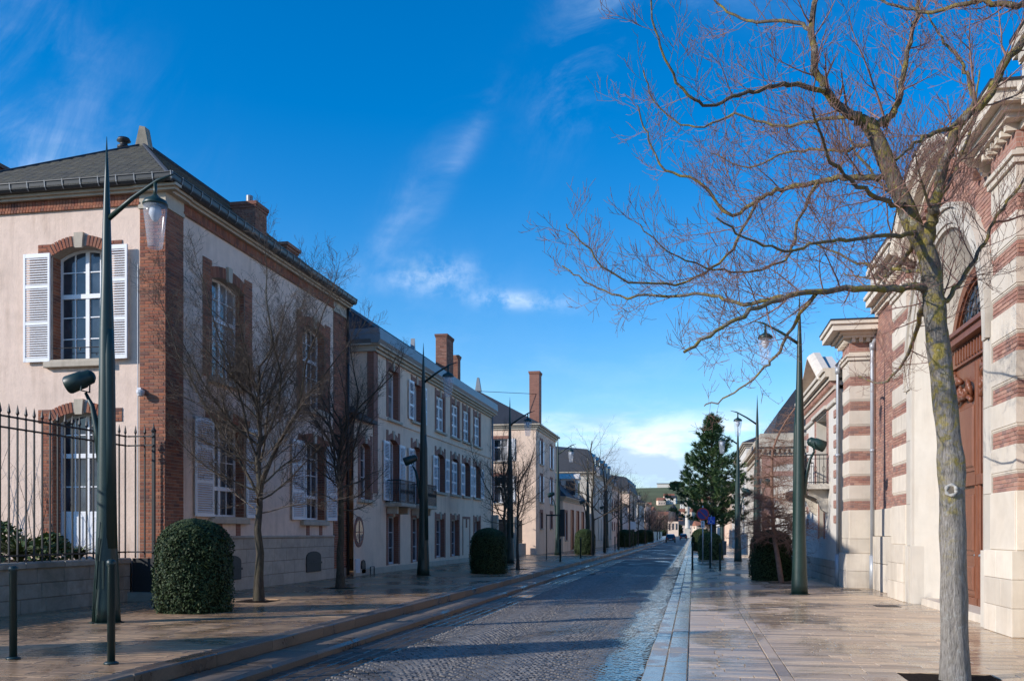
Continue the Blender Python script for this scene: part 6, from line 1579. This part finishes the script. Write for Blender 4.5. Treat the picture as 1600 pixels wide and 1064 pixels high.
# the big pale-barked tree by the portal: its limbs, (name, radius at start, radius at end, points)
LIMBS = [
 ('trunk',0.14,0.080,[(2.8,11.06,-0.0),(2.78,11.06,1.13),(2.76,11.05,2.24),(2.7,11.04,2.94),(2.6,11.02,3.77),(2.57,11.02,4.12),(2.52,11.01,4.57),(2.38,11.03,4.9),(2.28,11.06,5.2),(2.14,11.09,5.57),(2.0,11.11,5.96),(1.88,11.09,6.15)]),
 ('mainL',0.0615,0.02,[(1.88,11.09,6.15),(1.68,10.95,6.21),(1.41,10.79,6.39),(1.29,10.67,6.66),(1.25,10.61,7.02),(1.29,10.57,7.41),(1.35,10.58,7.96)]),
 ('mainU',0.0492,0.015,[(1.88,11.09,6.12),(2.13,11.29,6.22),(2.29,11.47,6.52),(2.46,11.71,7.19),(2.61,11.94,7.82),(2.74,12.17,8.7),(2.72,12.27,9.54)]),
 ('mainR',0.0697,0.03,[(2.48,11.0,4.71),(2.52,10.9,4.96),(2.55,10.81,5.15),(2.64,10.72,5.6),(2.76,10.65,5.89),(2.99,10.64,6.11),(3.17,10.62,6.46),(3.38,10.66,6.7),(3.65,10.61,7.05),(3.87,10.55,7.58)]),
 ('R2',0.0369,0.012,[(2.58,11.02,3.98),(2.67,11.14,4.09),(2.92,11.39,4.37),(3.19,11.64,4.77),(3.39,11.78,5.16),(3.71,11.95,5.59),(4.14,12.23,6.15)]),
 ('R3',0.0164,0.008,[(3.39,11.78,5.16),(3.88,12.28,5.39),(4.52,12.91,5.84)]),
 ('R4',0.0287,0.01,[(2.76,10.65,5.89),(2.42,10.07,5.58),(2.07,9.6,5.29),(1.81,9.14,4.98)]),
 ('R5',0.0246,0.01,[(2.87,10.67,6.0),(2.92,10.98,6.44),(2.9,11.38,6.91),(2.8,11.67,7.28),(2.7,11.86,7.69)]),
 ('topR',0.041,0.01,[(3.91,10.66,6.99),(3.43,10.87,7.16),(3.06,10.91,7.26),(2.85,10.97,7.29),(2.52,11.21,7.37),(2.27,11.47,7.6),(1.89,11.7,7.99)]),
 ('A',0.0492,0.016,[(2.51,11.0,4.22),(2.42,10.94,4.26),(2.02,10.76,4.21),(1.47,10.5,4.17),(0.98,10.2,4.04),(0.57,9.92,3.84),(0.23,9.7,3.61),(-0.09,9.49,3.37)]),
 ('A2',0.0246,0.008,[(0.92,10.19,4.04),(0.52,10.32,4.01),(0.21,10.57,4.17),(-0.3,10.77,4.24),(-0.83,10.98,4.32),(-1.24,11.11,4.54),(-1.52,11.15,4.75)]),
 ('A3',0.0246,0.008,[(1.26,10.36,4.09),(1.1,10.63,3.89),(0.89,11.0,3.55),(0.73,11.17,3.41),(0.4,11.42,3.19),(0.13,11.57,3.11)]),
 ('B',0.041,0.008,[(2.15,11.09,5.54),(2.05,11.12,5.54),(1.73,11.16,5.57),(1.42,11.31,5.61),(1.01,11.43,5.59),(0.75,11.48,5.49),(0.4,11.52,5.34),(0.13,11.57,5.74),(-0.33,11.58,5.97),(-0.56,11.64,6.43),(-0.67,11.62,6.78)]),
 ('B2',0.0205,0.007,[(0.75,11.48,5.49),(0.56,11.24,5.07),(0.3,10.99,4.66),(-0.17,10.7,4.35),(-0.79,10.38,4.38),(-1.1,10.21,4.64),(-1.34,10.17,4.92)]),
 ('B3',0.01968,0.006,[(1.4,11.3,5.6),(1.17,10.95,5.11),(1.02,10.62,4.6),(0.74,10.36,4.38),(0.31,10.08,4.3),(-0.15,9.79,4.4),(-0.52,9.61,4.69)]),
 ('C',0.0287,0.008,[(2.4,11.03,4.89),(2.1,10.62,4.74),(1.62,10.23,4.61),(1.24,9.85,4.48),(0.96,9.59,4.34),(0.57,9.21,4.32),(0.21,8.94,4.49)]),
 ('D1',0.0328,0.008,[(1.42,10.8,6.38),(1.34,10.68,6.38),(0.92,10.4,6.33),(0.62,10.14,6.16),(0.39,9.99,6.07),(0.11,9.83,5.91),(-0.16,9.68,6.11),(-0.34,9.55,6.5),(-0.42,9.53,6.95)]),
 ('D2',0.0246,0.008,[(1.28,10.67,6.92),(1.13,10.95,7.25),(0.73,11.17,7.41),(0.42,11.42,7.69),(0.13,11.57,8.1),(-0.02,11.64,8.7)]),
 ('D3',0.0246,0.007,[(1.74,10.96,6.18),(1.41,11.2,6.26),(1.02,11.53,6.35),(0.5,11.74,6.61),(0.05,11.86,6.55),(-0.41,11.97,6.88),(-0.61,11.94,7.35)]),
 ('E1',0.0369,0.01,[(2.14,11.09,5.57),(2.33,11.79,5.59),(2.32,12.5,5.92),(2.15,13.28,6.64),(1.97,13.75,7.45)]),
 ('E2',0.0328,0.01,[(2.28,11.06,5.2),(2.01,10.3,4.96),(1.6,9.51,4.84),(1.21,8.82,4.91),(0.99,8.37,5.18)]),
 ('E3',0.0328,0.01,[(2.55,10.81,5.15),(2.85,11.58,5.55),(3.18,12.35,6.12),(3.51,13.03,6.85),(3.71,13.47,7.69)]),
 ('E4',0.0328,0.01,[(2.49,11.0,4.33),(2.58,11.63,4.6),(2.42,12.21,4.8),(2.06,12.75,5.05),(1.58,13.27,5.48)]),
 ('E5',0.0287,0.008,[(2.0,11.11,5.96),(1.95,11.81,6.15),(1.63,12.47,6.4),(1.22,13.0,6.6),(0.74,13.32,6.58),(0.23,13.42,6.84)]),
]
LIMBS += [('E6', .04, .008, [(2.52, 11.0, 4.3), (2.7, 12.2, 4.25), (2.8, 13.6, 3.9), (2.75, 14.8, 3.8), (2.6, 16.0, 4.1)]), ('E7', .04, .008, [(2.4, 11.03, 4.9), (2.6, 12.6, 5.0), (2.55, 14.2, 5.2), (2.35, 15.8, 5.7)]), ('E8', .03, .007, [(2.7, 12.2, 4.25), (3.1, 13.4, 4.4), (3.3, 14.6, 4.8)])]
bark_knot = mat('bark_knot_pale', (0.46, 0.43, 0.38), 0.9, 0.15, 0.2, 40, bump=0.4, bscale=60)
bt = thing('bare_tree', 'large bare tree with pale leaning trunk and lichen-yellow limbs over the sunny pavement', 'tree', (2.8, 11.06, 0))
T = Tree(5)
cfgL = [(8.5, .36, .95, .05, .10), (11.0, .50, .85, .09, .10), (13.5, .60, .75, .13, .09), (0, 0, 0, .16, .08)]
trunk = MB()
for nm, ra, rb, pts in LIMBS:
    sm = smooth_path(pts, 5); n = len(sm) - 1
    if nm != 'trunk':
        for i in range(1, n): sm[i] = sm[i] + Vector((T.r.gauss(0, .012), T.r.gauss(0, .012), T.r.gauss(0, .012)))
    rr = [ra + (rb - ra) * (i / n) ** .85 for i in range(n + 1)]
    if nm == 'trunk':
        for i in range(n + 1):
            z = sm[i].z
            rr[i] *= 1 + .16 * math.exp(-max(0, z) * 5) + .15 * math.exp(-((z - 2.33) / .16) ** 2) + .16 * math.exp(-((z - 4.02) / .1) ** 2) + .04 * math.sin(z * 9)
        trunk.tube(sm[:len(sm) * 5 // 11 + 1], rr[:len(sm) * 5 // 11 + 1], 24, False)
        T.wood.tube(sm[len(sm) * 5 // 11:], rr[len(sm) * 5 // 11:], 16, False)
    else:
        T.add(sm, rr)
        L_ = sum((sm[i + 1] - sm[i]).length for i in range(n))
        T.sprout(sm, L_ * (.42 if nm in ('E3', 'E4', 'E6', 'E7', 'E8') else .75), max(.012, ra * .5), 0, cfgL, .12)
for v in range(len(trunk.v)):
    x, y, z = trunk.v[v]; k = 1 + .0; a = math.atan2(y - 11.04, x - 2.7)
    trunk.v[v] = (x + .008 * math.cos(a) * math.sin(a * 7 + z * 2), y + .008 * math.sin(a) * math.sin(a * 7 + z * 2), z)
trunk.build('trunk', bark_lichen, bt, True)
q = MB(); kc = Vector((2.755, 11.05, 2.05)); kd = Vector((-.24, -.97, .05)).normalized(); fk = Fr(kc + kd * .135, (.97, -.24, 0), (0, 0, 1), kd)
q.tube([fk.p(.05 * math.cos(a), .056 * math.sin(a), .004 * math.sin(3 * a)) for a in [2 * math.pi * k / 20 for k in range(21)]], [.018 + .005 * math.sin(k * 1.7) for k in range(21)], 8); q.build('knot', bark_knot, bt, True)
q = MB(); q.prism(fk, [(.04 * math.cos(a), .045 * math.sin(a)) for a in [2 * math.pi * k / 14 for k in range(14)]], -.05, .008); q.build('knot_hole', bark_limb, bt)
T.wood.build('limbs', bark_lichen, bt, True)
o = T.twig.build('crown', bark_twig, bt, True)

# upright bare trees on the shaded pavement
def broom(seed, h, clear, rad, dens=9, r0=.085, nlead=6):
    """street tree: short clear stem that breaks into crooked ascending limbs, low side branches, dense twigs"""
    T = Tree(seed); r = T.r
    zt = h * .62; n = 10
    lead = [Vector((r.gauss(0, .035), r.gauss(0, .035), zt * i / n)) if i > 1 else Vector((0, 0, zt * i / n)) for i in range(n + 1)]
    T.wood.tube(lead, [r0 * (1 - .72 * (i / n)) * (1 + .35 * math.exp(-i * 1.6)) for i in range(n + 1)], 10, False)
    cfg = [(dens * .75, .34, .75, .06, .10), (dens, .44, .8, .08, .12), (dens, .5, .8, .08, .12), (0, 0, 0, .08, .1)]
    def at(z):
        j = min(n - 1, int(z / zt * n)); return lead[j].lerp(lead[j + 1], z / zt * n - j)
    for i in range(nlead):                       # crooked ascending limbs
        t = (i + .5 * r.random()) / nlead; z = clear + .1 + (zt - clear - .2) * t * .9; az = i * 2.4 + r.gauss(0, .35); el = r.uniform(.9, 1.3)
        p = at(z); top = h * r.uniform(.82, 1.0); L_ = (top - z) / math.sin(el) * .95
        d = Vector((math.cos(az) * math.cos(el), math.sin(az) * math.cos(el), math.sin(el)))
        pts = T.path(p, d, L_, 9, .13, .05); ra = r0 * r.uniform(.30, .44) * (1 - .35 * t)
        T.add(pts, [max(.004, ra * (1 - .88 * k / 9)) for k in range(10)])
        T.sprout(pts, L_ * .62, ra * .55, 0, cfg, .10)
        T.sprout(pts, L_ * .5, ra * .5, 0, cfg, .25)
    m = int(6 * (zt - clear) + 8)
    for i in range(m):                           # side branches, the low ones nearly level
        t = (i + r.random()) / m; z = clear + (zt - clear) * t; az = i * 2.399 + r.gauss(0, .4); el = .12 + .75 * t + r.gauss(0, .15)
        L_ = rad * (.75 + .5 * math.sin(math.pi * min(1, t * .9 + .1))) * r.uniform(.7, 1.2)
        T.branch(at(z), Vector((math.cos(az) * math.cos(el), math.sin(az) * math.cos(el), math.sin(el))), L_, r0 * r.uniform(.16, .3), 0, cfg)
    return T
def place_tree(name, T, label, loc, rz=0, sc=(1, 1, 1), wm=None, tm=None, cat='tree', group=None, cn='crown'):
    t = thing(name, label, cat, loc, rz, group); t.scale = sc
    if isinstance(T, Tree): T = (T.wood.mesh('trunk', wm or bark_dark, True), T.twig.mesh(cn, tm or bark_twig_dark, True))
    for nm, me in zip(('trunk', cn), T):
        o = bpy.data.objects.new(nm, me); COL.objects.link(o); o.parent = t
    return T
GT = 'upright bare street trees'
TA = place_tree('street_tree', broom(21, 8.1, 1.75, 1.95, dens=12.5, r0=.095, nlead=10), 'bushy bare street tree before the corner house, next to the big hedge', (-9.12, 18.96, .15), .4, (1, 1, 1), group=GT)
TB = place_tree('street_tree', broom(33, 7.3, 2.0, 1.45, dens=11, r0=.105, nlead=8), 'tall dark bare tree before the oval window', (-9.13, 23.77, .15), 1.2, (1, 1, 1), group=GT)
place_tree('street_tree', broom(57, 7.4, 1.8, 1.5, dens=8, r0=.08, nlead=5), 'thin-trunked bare tree behind the round black hedge', (-6.85, 37.2, .15), 2.0, (.8, .8, .82), group=GT)
place_tree('street_tree', TB, 'bare tree between the second and third lamp posts', (-8.58, 43.1, .15), 3.0, (1, 1, .92), group=GT)
# sparse open-crowned trees farther off
def sparse(seed, h):
    T = Tree(seed); r = T.r
    lead = [Vector((r.gauss(0, .06) * i / 6, r.gauss(0, .06) * i / 6, h * .75 * i / 10)) for i in range(11)]
    T.wood.tube(lead, [.11 * (1 - .8 * i / 10) + .01 for i in range(11)], 8, False)
    cfg = [(3.2, .45, .8, .05, .12), (4.0, .5, .8, .05, .12), (0, 0, 0, .05, .1)]
    for i in range(16):
        z = h * (.28 + .47 * i / 15); j = min(9, int(z / (h * .75) * 10)); az = i * 2.4
        T.branch(lead[j], Vector((math.cos(az), math.sin(az), r.uniform(.45, .9))), h * .34 * (1.15 - .5 * i / 15), .04 * (1 - i / 22), 0, cfg)
    return T
TC = place_tree('street_tree', sparse(8, 10.0), 'wide open-crowned bare tree reaching above the slate-roofed house', (-6.5, 62.5, .15), 0, group=GT)
TC2 = place_tree('street_tree', sparse(9, 9.0), 'bare tree right after the wide open-crowned one', (-6.4, 70, .15), 1, group=GT)
for k, (x, y, s, lb) in enumerate([(-6.3, 82, .95, 'slender bare tree at the orange doors'), (-6.2, 95, .9, 'slender bare tree before the white mansion'), (-6.2, 110, .9, 'bare tree at the far corner of the white mansion'), (-6.2, 126, .9, 'distant bare tree past the white mansion')]):
    place_tree('street_tree', TC if k % 2 else TC2, lb, (x, y, .15), k * 1.3, (s * .8, s * .8, s), group=GT)
# brown trees that close the avenue
TD = None
for k, (x, y, s, lb) in enumerate([(-8.5, 190, 1.0, 'first of the rounded brown trees closing the avenue'), (-7.5, 205, 1.05, 'second rounded brown tree, next along'), (-9.5, 215, 1.2, 'third rounded brown tree, a little behind'), (-8.0, 235, 1.15, 'fourth rounded brown tree'), (-10, 250, 1.3, 'fifth rounded brown tree, standing back'), (-7, 262, 1.1, 'rounded brown tree nearest the white column'), (3.0, 200, .9, 'small brown tree on the sunny side far off'), (3.2, 225, .9, 'last small brown tree on the sunny side')]):
    if TD is None: TD = place_tree('avenue_tree', broom(44, 7.0, 1.6, 2.6, dens=6, r0=.13, nlead=7), lb, (x, y, 0), 0, (s, s, s), tm=bark_twig, group='rounded brown trees closing the avenue')
    else: place_tree('avenue_tree', TD, lb, (x, y, 0), k, (s, s, s), group='rounded brown trees closing the avenue')
# leaning larch-like tree beside the hedge
T = Tree(71); r = T.r
lead = smooth_path([(0, 0, 0), (-.10, 0, .7), (-.22, .05, 1.5), (-.28, .05, 2.4), (-.30, 0, 3.4), (-.25, 0, 4.3), (.1, 0, 5.1), (.55, 0, 5.75)], 3); n = len(lead) - 1
T.wood.tube(lead, [.085 * (1 - .85 * i / n) + .006 for i in range(n + 1)], 8, False)
cfg = [(14, .38, .9, -.02, .12), (16, .4, 1.0, .0, .15), (0, 0, 0, 0, .1)]
for i in range(150):
    t = .28 + .70 * (i / 149) ** 1.25; j = min(n - 1, int(t * n)); az = i * 2.4
    T.branch(lead[j], Vector((math.cos(az), math.sin(az), r.uniform(-.15, .35))), (1.6 * (1 - t) ** .8 + .2) * r.uniform(.7, 1.2), .02 * (1 - t) + .006, 0, cfg)
place_tree('leaning_tree', T, 'small pinkish-brown bare conifer with leaning trunk in front of the dark hedge', (2.78, 31.56, 0), 0, wm=larch_mat, tm=larch_mat)
# pine
pt = thing('pine_tree', 'bushy green pine beside the blue signs on the sunny pavement', 'tree', (1.1, 58.2, 0))
q = MB(); q.tube([(0, 0, 0), (.02, 0, 2), (.08, 0, 4), (.0, 0, 6), (-.05, 0, 8.4)], [.2, .16, .12, .08, .02], 10); local(q, 'trunk', bark_dark, pt, True)
rg = random.Random(9); nb = MB(); wd = MB()
def tuft(c, d, s):
    for k in range(22):
        v = (d + Vector((rg.gauss(0, .75), rg.gauss(0, .75), rg.gauss(0, .6) + .25))).normalized(); w = v.orthogonal().normalized() * s * .075
        tn = rg.random(); nb.face([c - w, c + w, c + v * s * rg.uniform(.7, 1.25)], tn)
for i in range(125):
    t = i / 124; z = 1.9 + 6.5 * t; az = i * 2.399 + rg.gauss(0, .25)
    L_ = (3.15 * (1 - t) ** .85 + .15) * rg.uniform(.66, 1.12) * (1 if z > 2.6 else .75); up_ = .12 + .5 * t
    d = Vector((math.cos(az), math.sin(az), up_)).normalized(); p = Vector((.03, 0, z)); pts = [p]
    for k in range(6):
        d = (d + Vector((rg.gauss(0, .08), rg.gauss(0, .08), .06))).normalized(); p = p + d * L_ / 6; pts.append(p)
    wd.tube(pts, [.03 * (1 - k / 7) * (1 - t * .6) + .004 for k in range(7)], 4, False)
    for k in range(int(9 * L_) + 3):
        f_ = rg.uniform(.28, 1.0); j = min(5, int(f_ * 6)); c = pts[j].lerp(pts[j + 1], f_ * 6 - j)
        sd = Vector((rg.gauss(0, 1), rg.gauss(0, 1), rg.gauss(.2, .6))).normalized(); e = c + sd * rg.uniform(.05, .42) * (1 - .3 * f_)
        tuft(e, (sd + d * .8 + Vector((0, 0, .5))).normalized(), .24)
    tuft(pts[-1], d, .3); tuft(pts[-1] - d * .15, d, .28)
for k in range(10): tuft(Vector((-.04, 0, 7.6 + .11 * k)), Vector((0, 0, 1)), .26)
local(wd, 'branches', bark_dark, pt); local(nb, 'crown', leaf_pine, pt)
# garden shrubs behind the fence: strap leaves, leafy mounds, bare climbers
def leafclump(mb, rg, c, r, h, n, s, strap=False):
    for k in range(n):
        a = rg.random() * 6.28; rr = r * math.sqrt(rg.random())
        if strap:
            d = Vector((math.cos(a) * rg.uniform(.3, 1), math.sin(a) * rg.uniform(.3, 1), 1.0)).normalized(); L_ = h * rg.uniform(.6, 1.1); side = Vector((-math.sin(a), math.cos(a), 0)) * s; p = c.copy(); tn = rg.random(); prev = p
            for j in range(4):
                nx = prev + d * L_ / 4; w0 = side * (1 - j / 4.2); w1 = side * (1 - (j + 1) / 4.2); mb.face([prev - w0, prev + w0, nx + w1, nx - w1], tn); d = (d + Vector((math.cos(a) * .25, math.sin(a) * .25, -.28))).normalized(); prev = nx
        else:
            z = h * rg.random() ** .7; q_ = (1 - (z / h) ** 2) ** .5; e = c + Vector((rr * math.cos(a) * q_, rr * math.sin(a) * q_, z)); v = Vector((rg.gauss(0, 1), rg.gauss(0, 1), rg.gauss(.3, .7))).normalized(); w = v.orthogonal().normalized() * s * .4
            mb.face([e, e + v * s * .5 + w, e + v * s, e + v * s * .5 - w], rg.random())
rg = random.Random(4)
for k, (x, y, r_, h_, st, lb) in enumerate([(-13.0, 15.2, .6, .75, False, 'leafy shrub behind the fence at the frame edge'), (-12.9, 16.4, .5, .8, True, 'strap-leaved plant behind the fence, left of the door'), (-12.8, 17.2, .5, .55, False, 'low leafy shrub in front of the garden door'), (-13.8, 17.6, .6, 1.0, True, 'taller strap-leaved plant against the house wall'), (-12.75, 18.0, .4, .65, True, 'strap-leaved plant at the foot of the lit door'), (-14.6, 17.9, .7, .8, False, 'rounded shrub beside the house wall behind the fence'), (-12.7, 14.2, .5, .6, True, 'strap-leaved plant in the near garden corner')]):
    m_ = MB(); leafclump(m_, rg, Vector((0, 0, 0)), r_, h_, 160 if st else 700, .035 if st else .10, st)
    t = thing('garden_plant', lb, 'plant', (x, y, 1.0), 0, 'plants in the fenced garden'); local(m_, 'leaves', leaf_garden, t)
T = Tree(12)
for k in range(9): T.branch(Vector((T.r.uniform(-1.0, 1.0), 0, 0)), Vector((T.r.gauss(0, .12), .05, 1)), T.r.uniform(1.4, 2.9), .012, 0, [(1.6, .35, .6, .05, .07), (0, 0, 0, .08, .1)])
T.wood = MB(); t = thing('bare_climber', 'bare upright stems of a climber against the sunlit house wall', 'plant', (-14.9, 18.7, 1.0)); local(T.twig, 'stems', bark_dark, t)
m_ = MB(); leafclump(m_, rg, Vector((0, 0, 0)), 1.5, 2.4, 2600, .16); t = thing('yard_shrub', 'yellow-green shrub in the yard before the tall-chimney house', 'shrub', (-12.6, 56.5, .1)); local(m_, 'leaves', leaf_light, t)
q = MB(); q.tube([(0, 0, 0), (0, 0, 1)], .06, 6); local(q, 'stem', bark_dark, t)
# unseen evergreen, added and shaped for the shadow it throws across the road
m_ = MB(); rg = random.Random(3)
for k in range(9000):
    z = 6.0 * rg.random(); rr = .62 * (1 - max(0, (z - 4.0) / 2.05) ** 1.5) * (.9 + .12 * rg.random()) + (.14 if 5.2 < z < 5.6 else 0); a = rg.random() * 6.28; c = Vector((rr * math.cos(a), rr * math.sin(a), z)); v = Vector((math.cos(a) * .5, math.sin(a) * .5, 1) ).normalized(); w = Vector((-math.sin(a), math.cos(a), 0)) * .05
    m_.face([c - w, c + w, c + v * .2], rg.random())
t = thing('shadow_evergreen', 'slim clipped evergreen in the fenced garden, added for its shadow on the road', 'tree', (-13.2, 7.0, 1.0)); local(m_, 'crown', leaf_dark, t); q = MB(); q.lathe([(.5, 0), (.55, 2), (.5, 4), (.2, 5.5), (.02, 5.9)], 14); local(q, 'core', leaf_core, t, True)
# ------------------------------------------------------------------ the end of the avenue: column, town, vineyard hill
t = thing('white_column', 'tall white stone column with a statue closing the avenue', 'monument', (-1.9, 330, -1))
q = MB(); q.box(-2.9, -.9, 329, 331, -1.2, 1.2); q.box(-2.7, -1.1, 329.2, 330.8, 1.2, 3.0); q.build('pedestal', stone_white, t)
q = MB(); q.lathe([(.95, 3.0), (.8, 3.3), (.72, 8), (.66, 11.2), (.95, 11.5), (1.0, 11.9)], 16, (-1.9, 330)); q.build('shaft', stone_white, t, True)
q = MB(); q.lathe([(.3, 11.9), (.42, 12.4), (.28, 13.0), (.34, 13.3), (.1, 13.8)], 10, (-1.9, 330)); q.build('statue', stone_white, t, True)
t = thing('domed_church', 'grey-domed church tower left of the white column', 'church', (-9.5, 470, -1)); q = MB(); q.box(-12, -7, 465, 475, -1.2, 7); q.build('wall', plaster2, t); q = MB(); q.lathe([(2.4, 7), (2.5, 9), (2.4, 11), (1.9, 13.2), (1.0, 14.6), (.3, 15.2), (.05, 16.4)], 16, (-9.5, 470)); q.build('dome', slate_far, t, True)
for x in (-11.2, -9.5, -7.8): q = MB(); q.box(x - .45, x + .45, 464.97, 465, 3, 6); q.build('window', glass, t)
# hill: long ridge with vineyard slopes
def hill_z(x, y):
    k = max(0, min(1, (y - 560) / 1050)); k = k * k * (3 - 2 * k)
    return -2.5 + k * (74 + 7 * math.sin(x * .0034 + 1.0) + 4 * math.sin(x * .011)) + 1.2 * math.sin(x * .05) * k
q = MB(); NX, NY = 90, 34
gx = [-1500 + 3000 * i / NX for i in range(NX + 1)]; gy = [430 + 1700 * k / NY for k in range(NY + 1)]
for x in gx:
    for y in gy: q.v.append((x, y, hill_z(x, y)))
for i in range(NX):
    for k in range(NY): a = i * (NY + 1) + k; q.f.append((a, a + NY + 1, a + NY + 2, a + 1)); q.t.append(0.0)
q.build('hill', vine_green, None, True, 'structure')
# hillside town
rg = random.Random(77)
spots = []
for k in range(60):
    y = rg.uniform(640, 1090); x = (-.058 + rg.uniform(-.085, .075)) * y
    spots.append((x, y))
spots.sort(key=lambda s: s[1])
cols = ['white', 'cream', 'pale']
for k, (x, y) in enumerate(spots):
    z = hill_z(x, y); w, d, hh = rg.uniform(7, 13), rg.uniform(7, 10), rg.uniform(4.5, 7.5)
    wm = rg.choice([plaster_white, plaster2, plaster]); rm = rg.choice([roof_tile, roof_tile, slate_far])
    t = thing('hillside_house', 'small pale house with pitched roof in the town on the slope below the vineyard', 'house', (x, y, z), rg.uniform(-.4, .4), 'houses of the far hillside town')
    q = MB(); q.box(-w / 2, w / 2, -d / 2, d / 2, -4, hh); local(q, 'wall', wm, t)
    q = MB(); q.prism(Fr((-w / 2 - .3, 0, hh), (0, 1, 0), (0, 0, 1), (1, 0, 0)), [(-d / 2 - .4, 0), (d / 2 + .4, 0), (0, d * .38)], 0, w + .6); local(q, 'roof', rm, t)
    for i in range(int(w / 2.6)):
        for zz in (1.0, 3.6):
            if zz + 1.5 < hh: q = MB(); xx = -w / 2 + 1.2 + i * 2.5; q.box(xx, xx + 1, -d / 2 - .04, -d / 2, zz, zz + 1.4); local(q, 'window', glass, t)
# white building and trees on the ridge
yy = 1560
t = thing('ridge_building', 'long white building on the ridge of the vineyard hill', 'building', (-40, yy, hill_z(-40, yy))); q = MB(); q.box(-17, 17, -6, 6, -3, 7); local(q, 'wall', plaster_white, t); q = MB(); q.box(-18, 18, -7, 7, 7, 8); local(q, 'roof', zinc, t)
def blobtree(seed, h, w):
    rg = random.Random(seed); m = MB()
    for k in range(420):
        v = Vector((rg.gauss(0, 1), rg.gauss(0, 1), rg.gauss(0, 1))).normalized() * rg.uniform(.55, 1.0); c = Vector((v.x * w, v.y * w, h * .58 + v.z * h * .42)); s = h * .09 * rg.uniform(.6, 1.3)
        n = Vector((rg.gauss(0, 1), rg.gauss(0, 1), rg.gauss(0, 1))).normalized(); x = n.orthogonal() * s; y = n.cross(x); m.face([c - x, c - y, c + x, c + y], rg.random())
    return m.mesh('crown', mast_green)
bm_ = [blobtree(1, 16, 6), blobtree(2, 20, 8)]; tm_ = MB(); tm_.tube([(0, 0, -3), (0, 0, 9)], .7, 6); tm_ = tm_.mesh('trunk', bark_dark)
for k in range(18):
    x = rg.uniform(-420, 330); x = -28 + rg.gauss(0, 9) if k < 5 else (-165 + rg.gauss(0, 8) if k < 8 else x); y = 1570 + rg.uniform(-30, 30)
    t = thing('ridge_tree', 'dark tree standing on the ridge of the far vineyard hill', 'tree', (x, y, hill_z(x, y) - 1), k, 'dark trees along the far ridge'); s = rg.uniform(.3, .6) if k > 7 else rg.uniform(.45, .75); t.scale = (s, s, s)
    for nm, me in (('crown', bm_[k % 2]), ('trunk', tm_)): o = bpy.data.objects.new(nm, me); COL.objects.link(o); o.parent = t
for k in range(30):
    y = rg.uniform(480, 900); x = (-.058 + rg.uniform(-.1, .09)) * y
    t = thing('town_tree', 'dark leafy tree between the houses of the far town', 'tree', (x, y, hill_z(x, y)), k, 'trees between the far town houses'); s = rg.uniform(.35, .6); t.scale = (s, s, s)
    for nm, me in (('crown', bm_[k % 2]), ('trunk', tm_)): o = bpy.data.objects.new(nm, me); COL.objects.link(o); o.parent = t
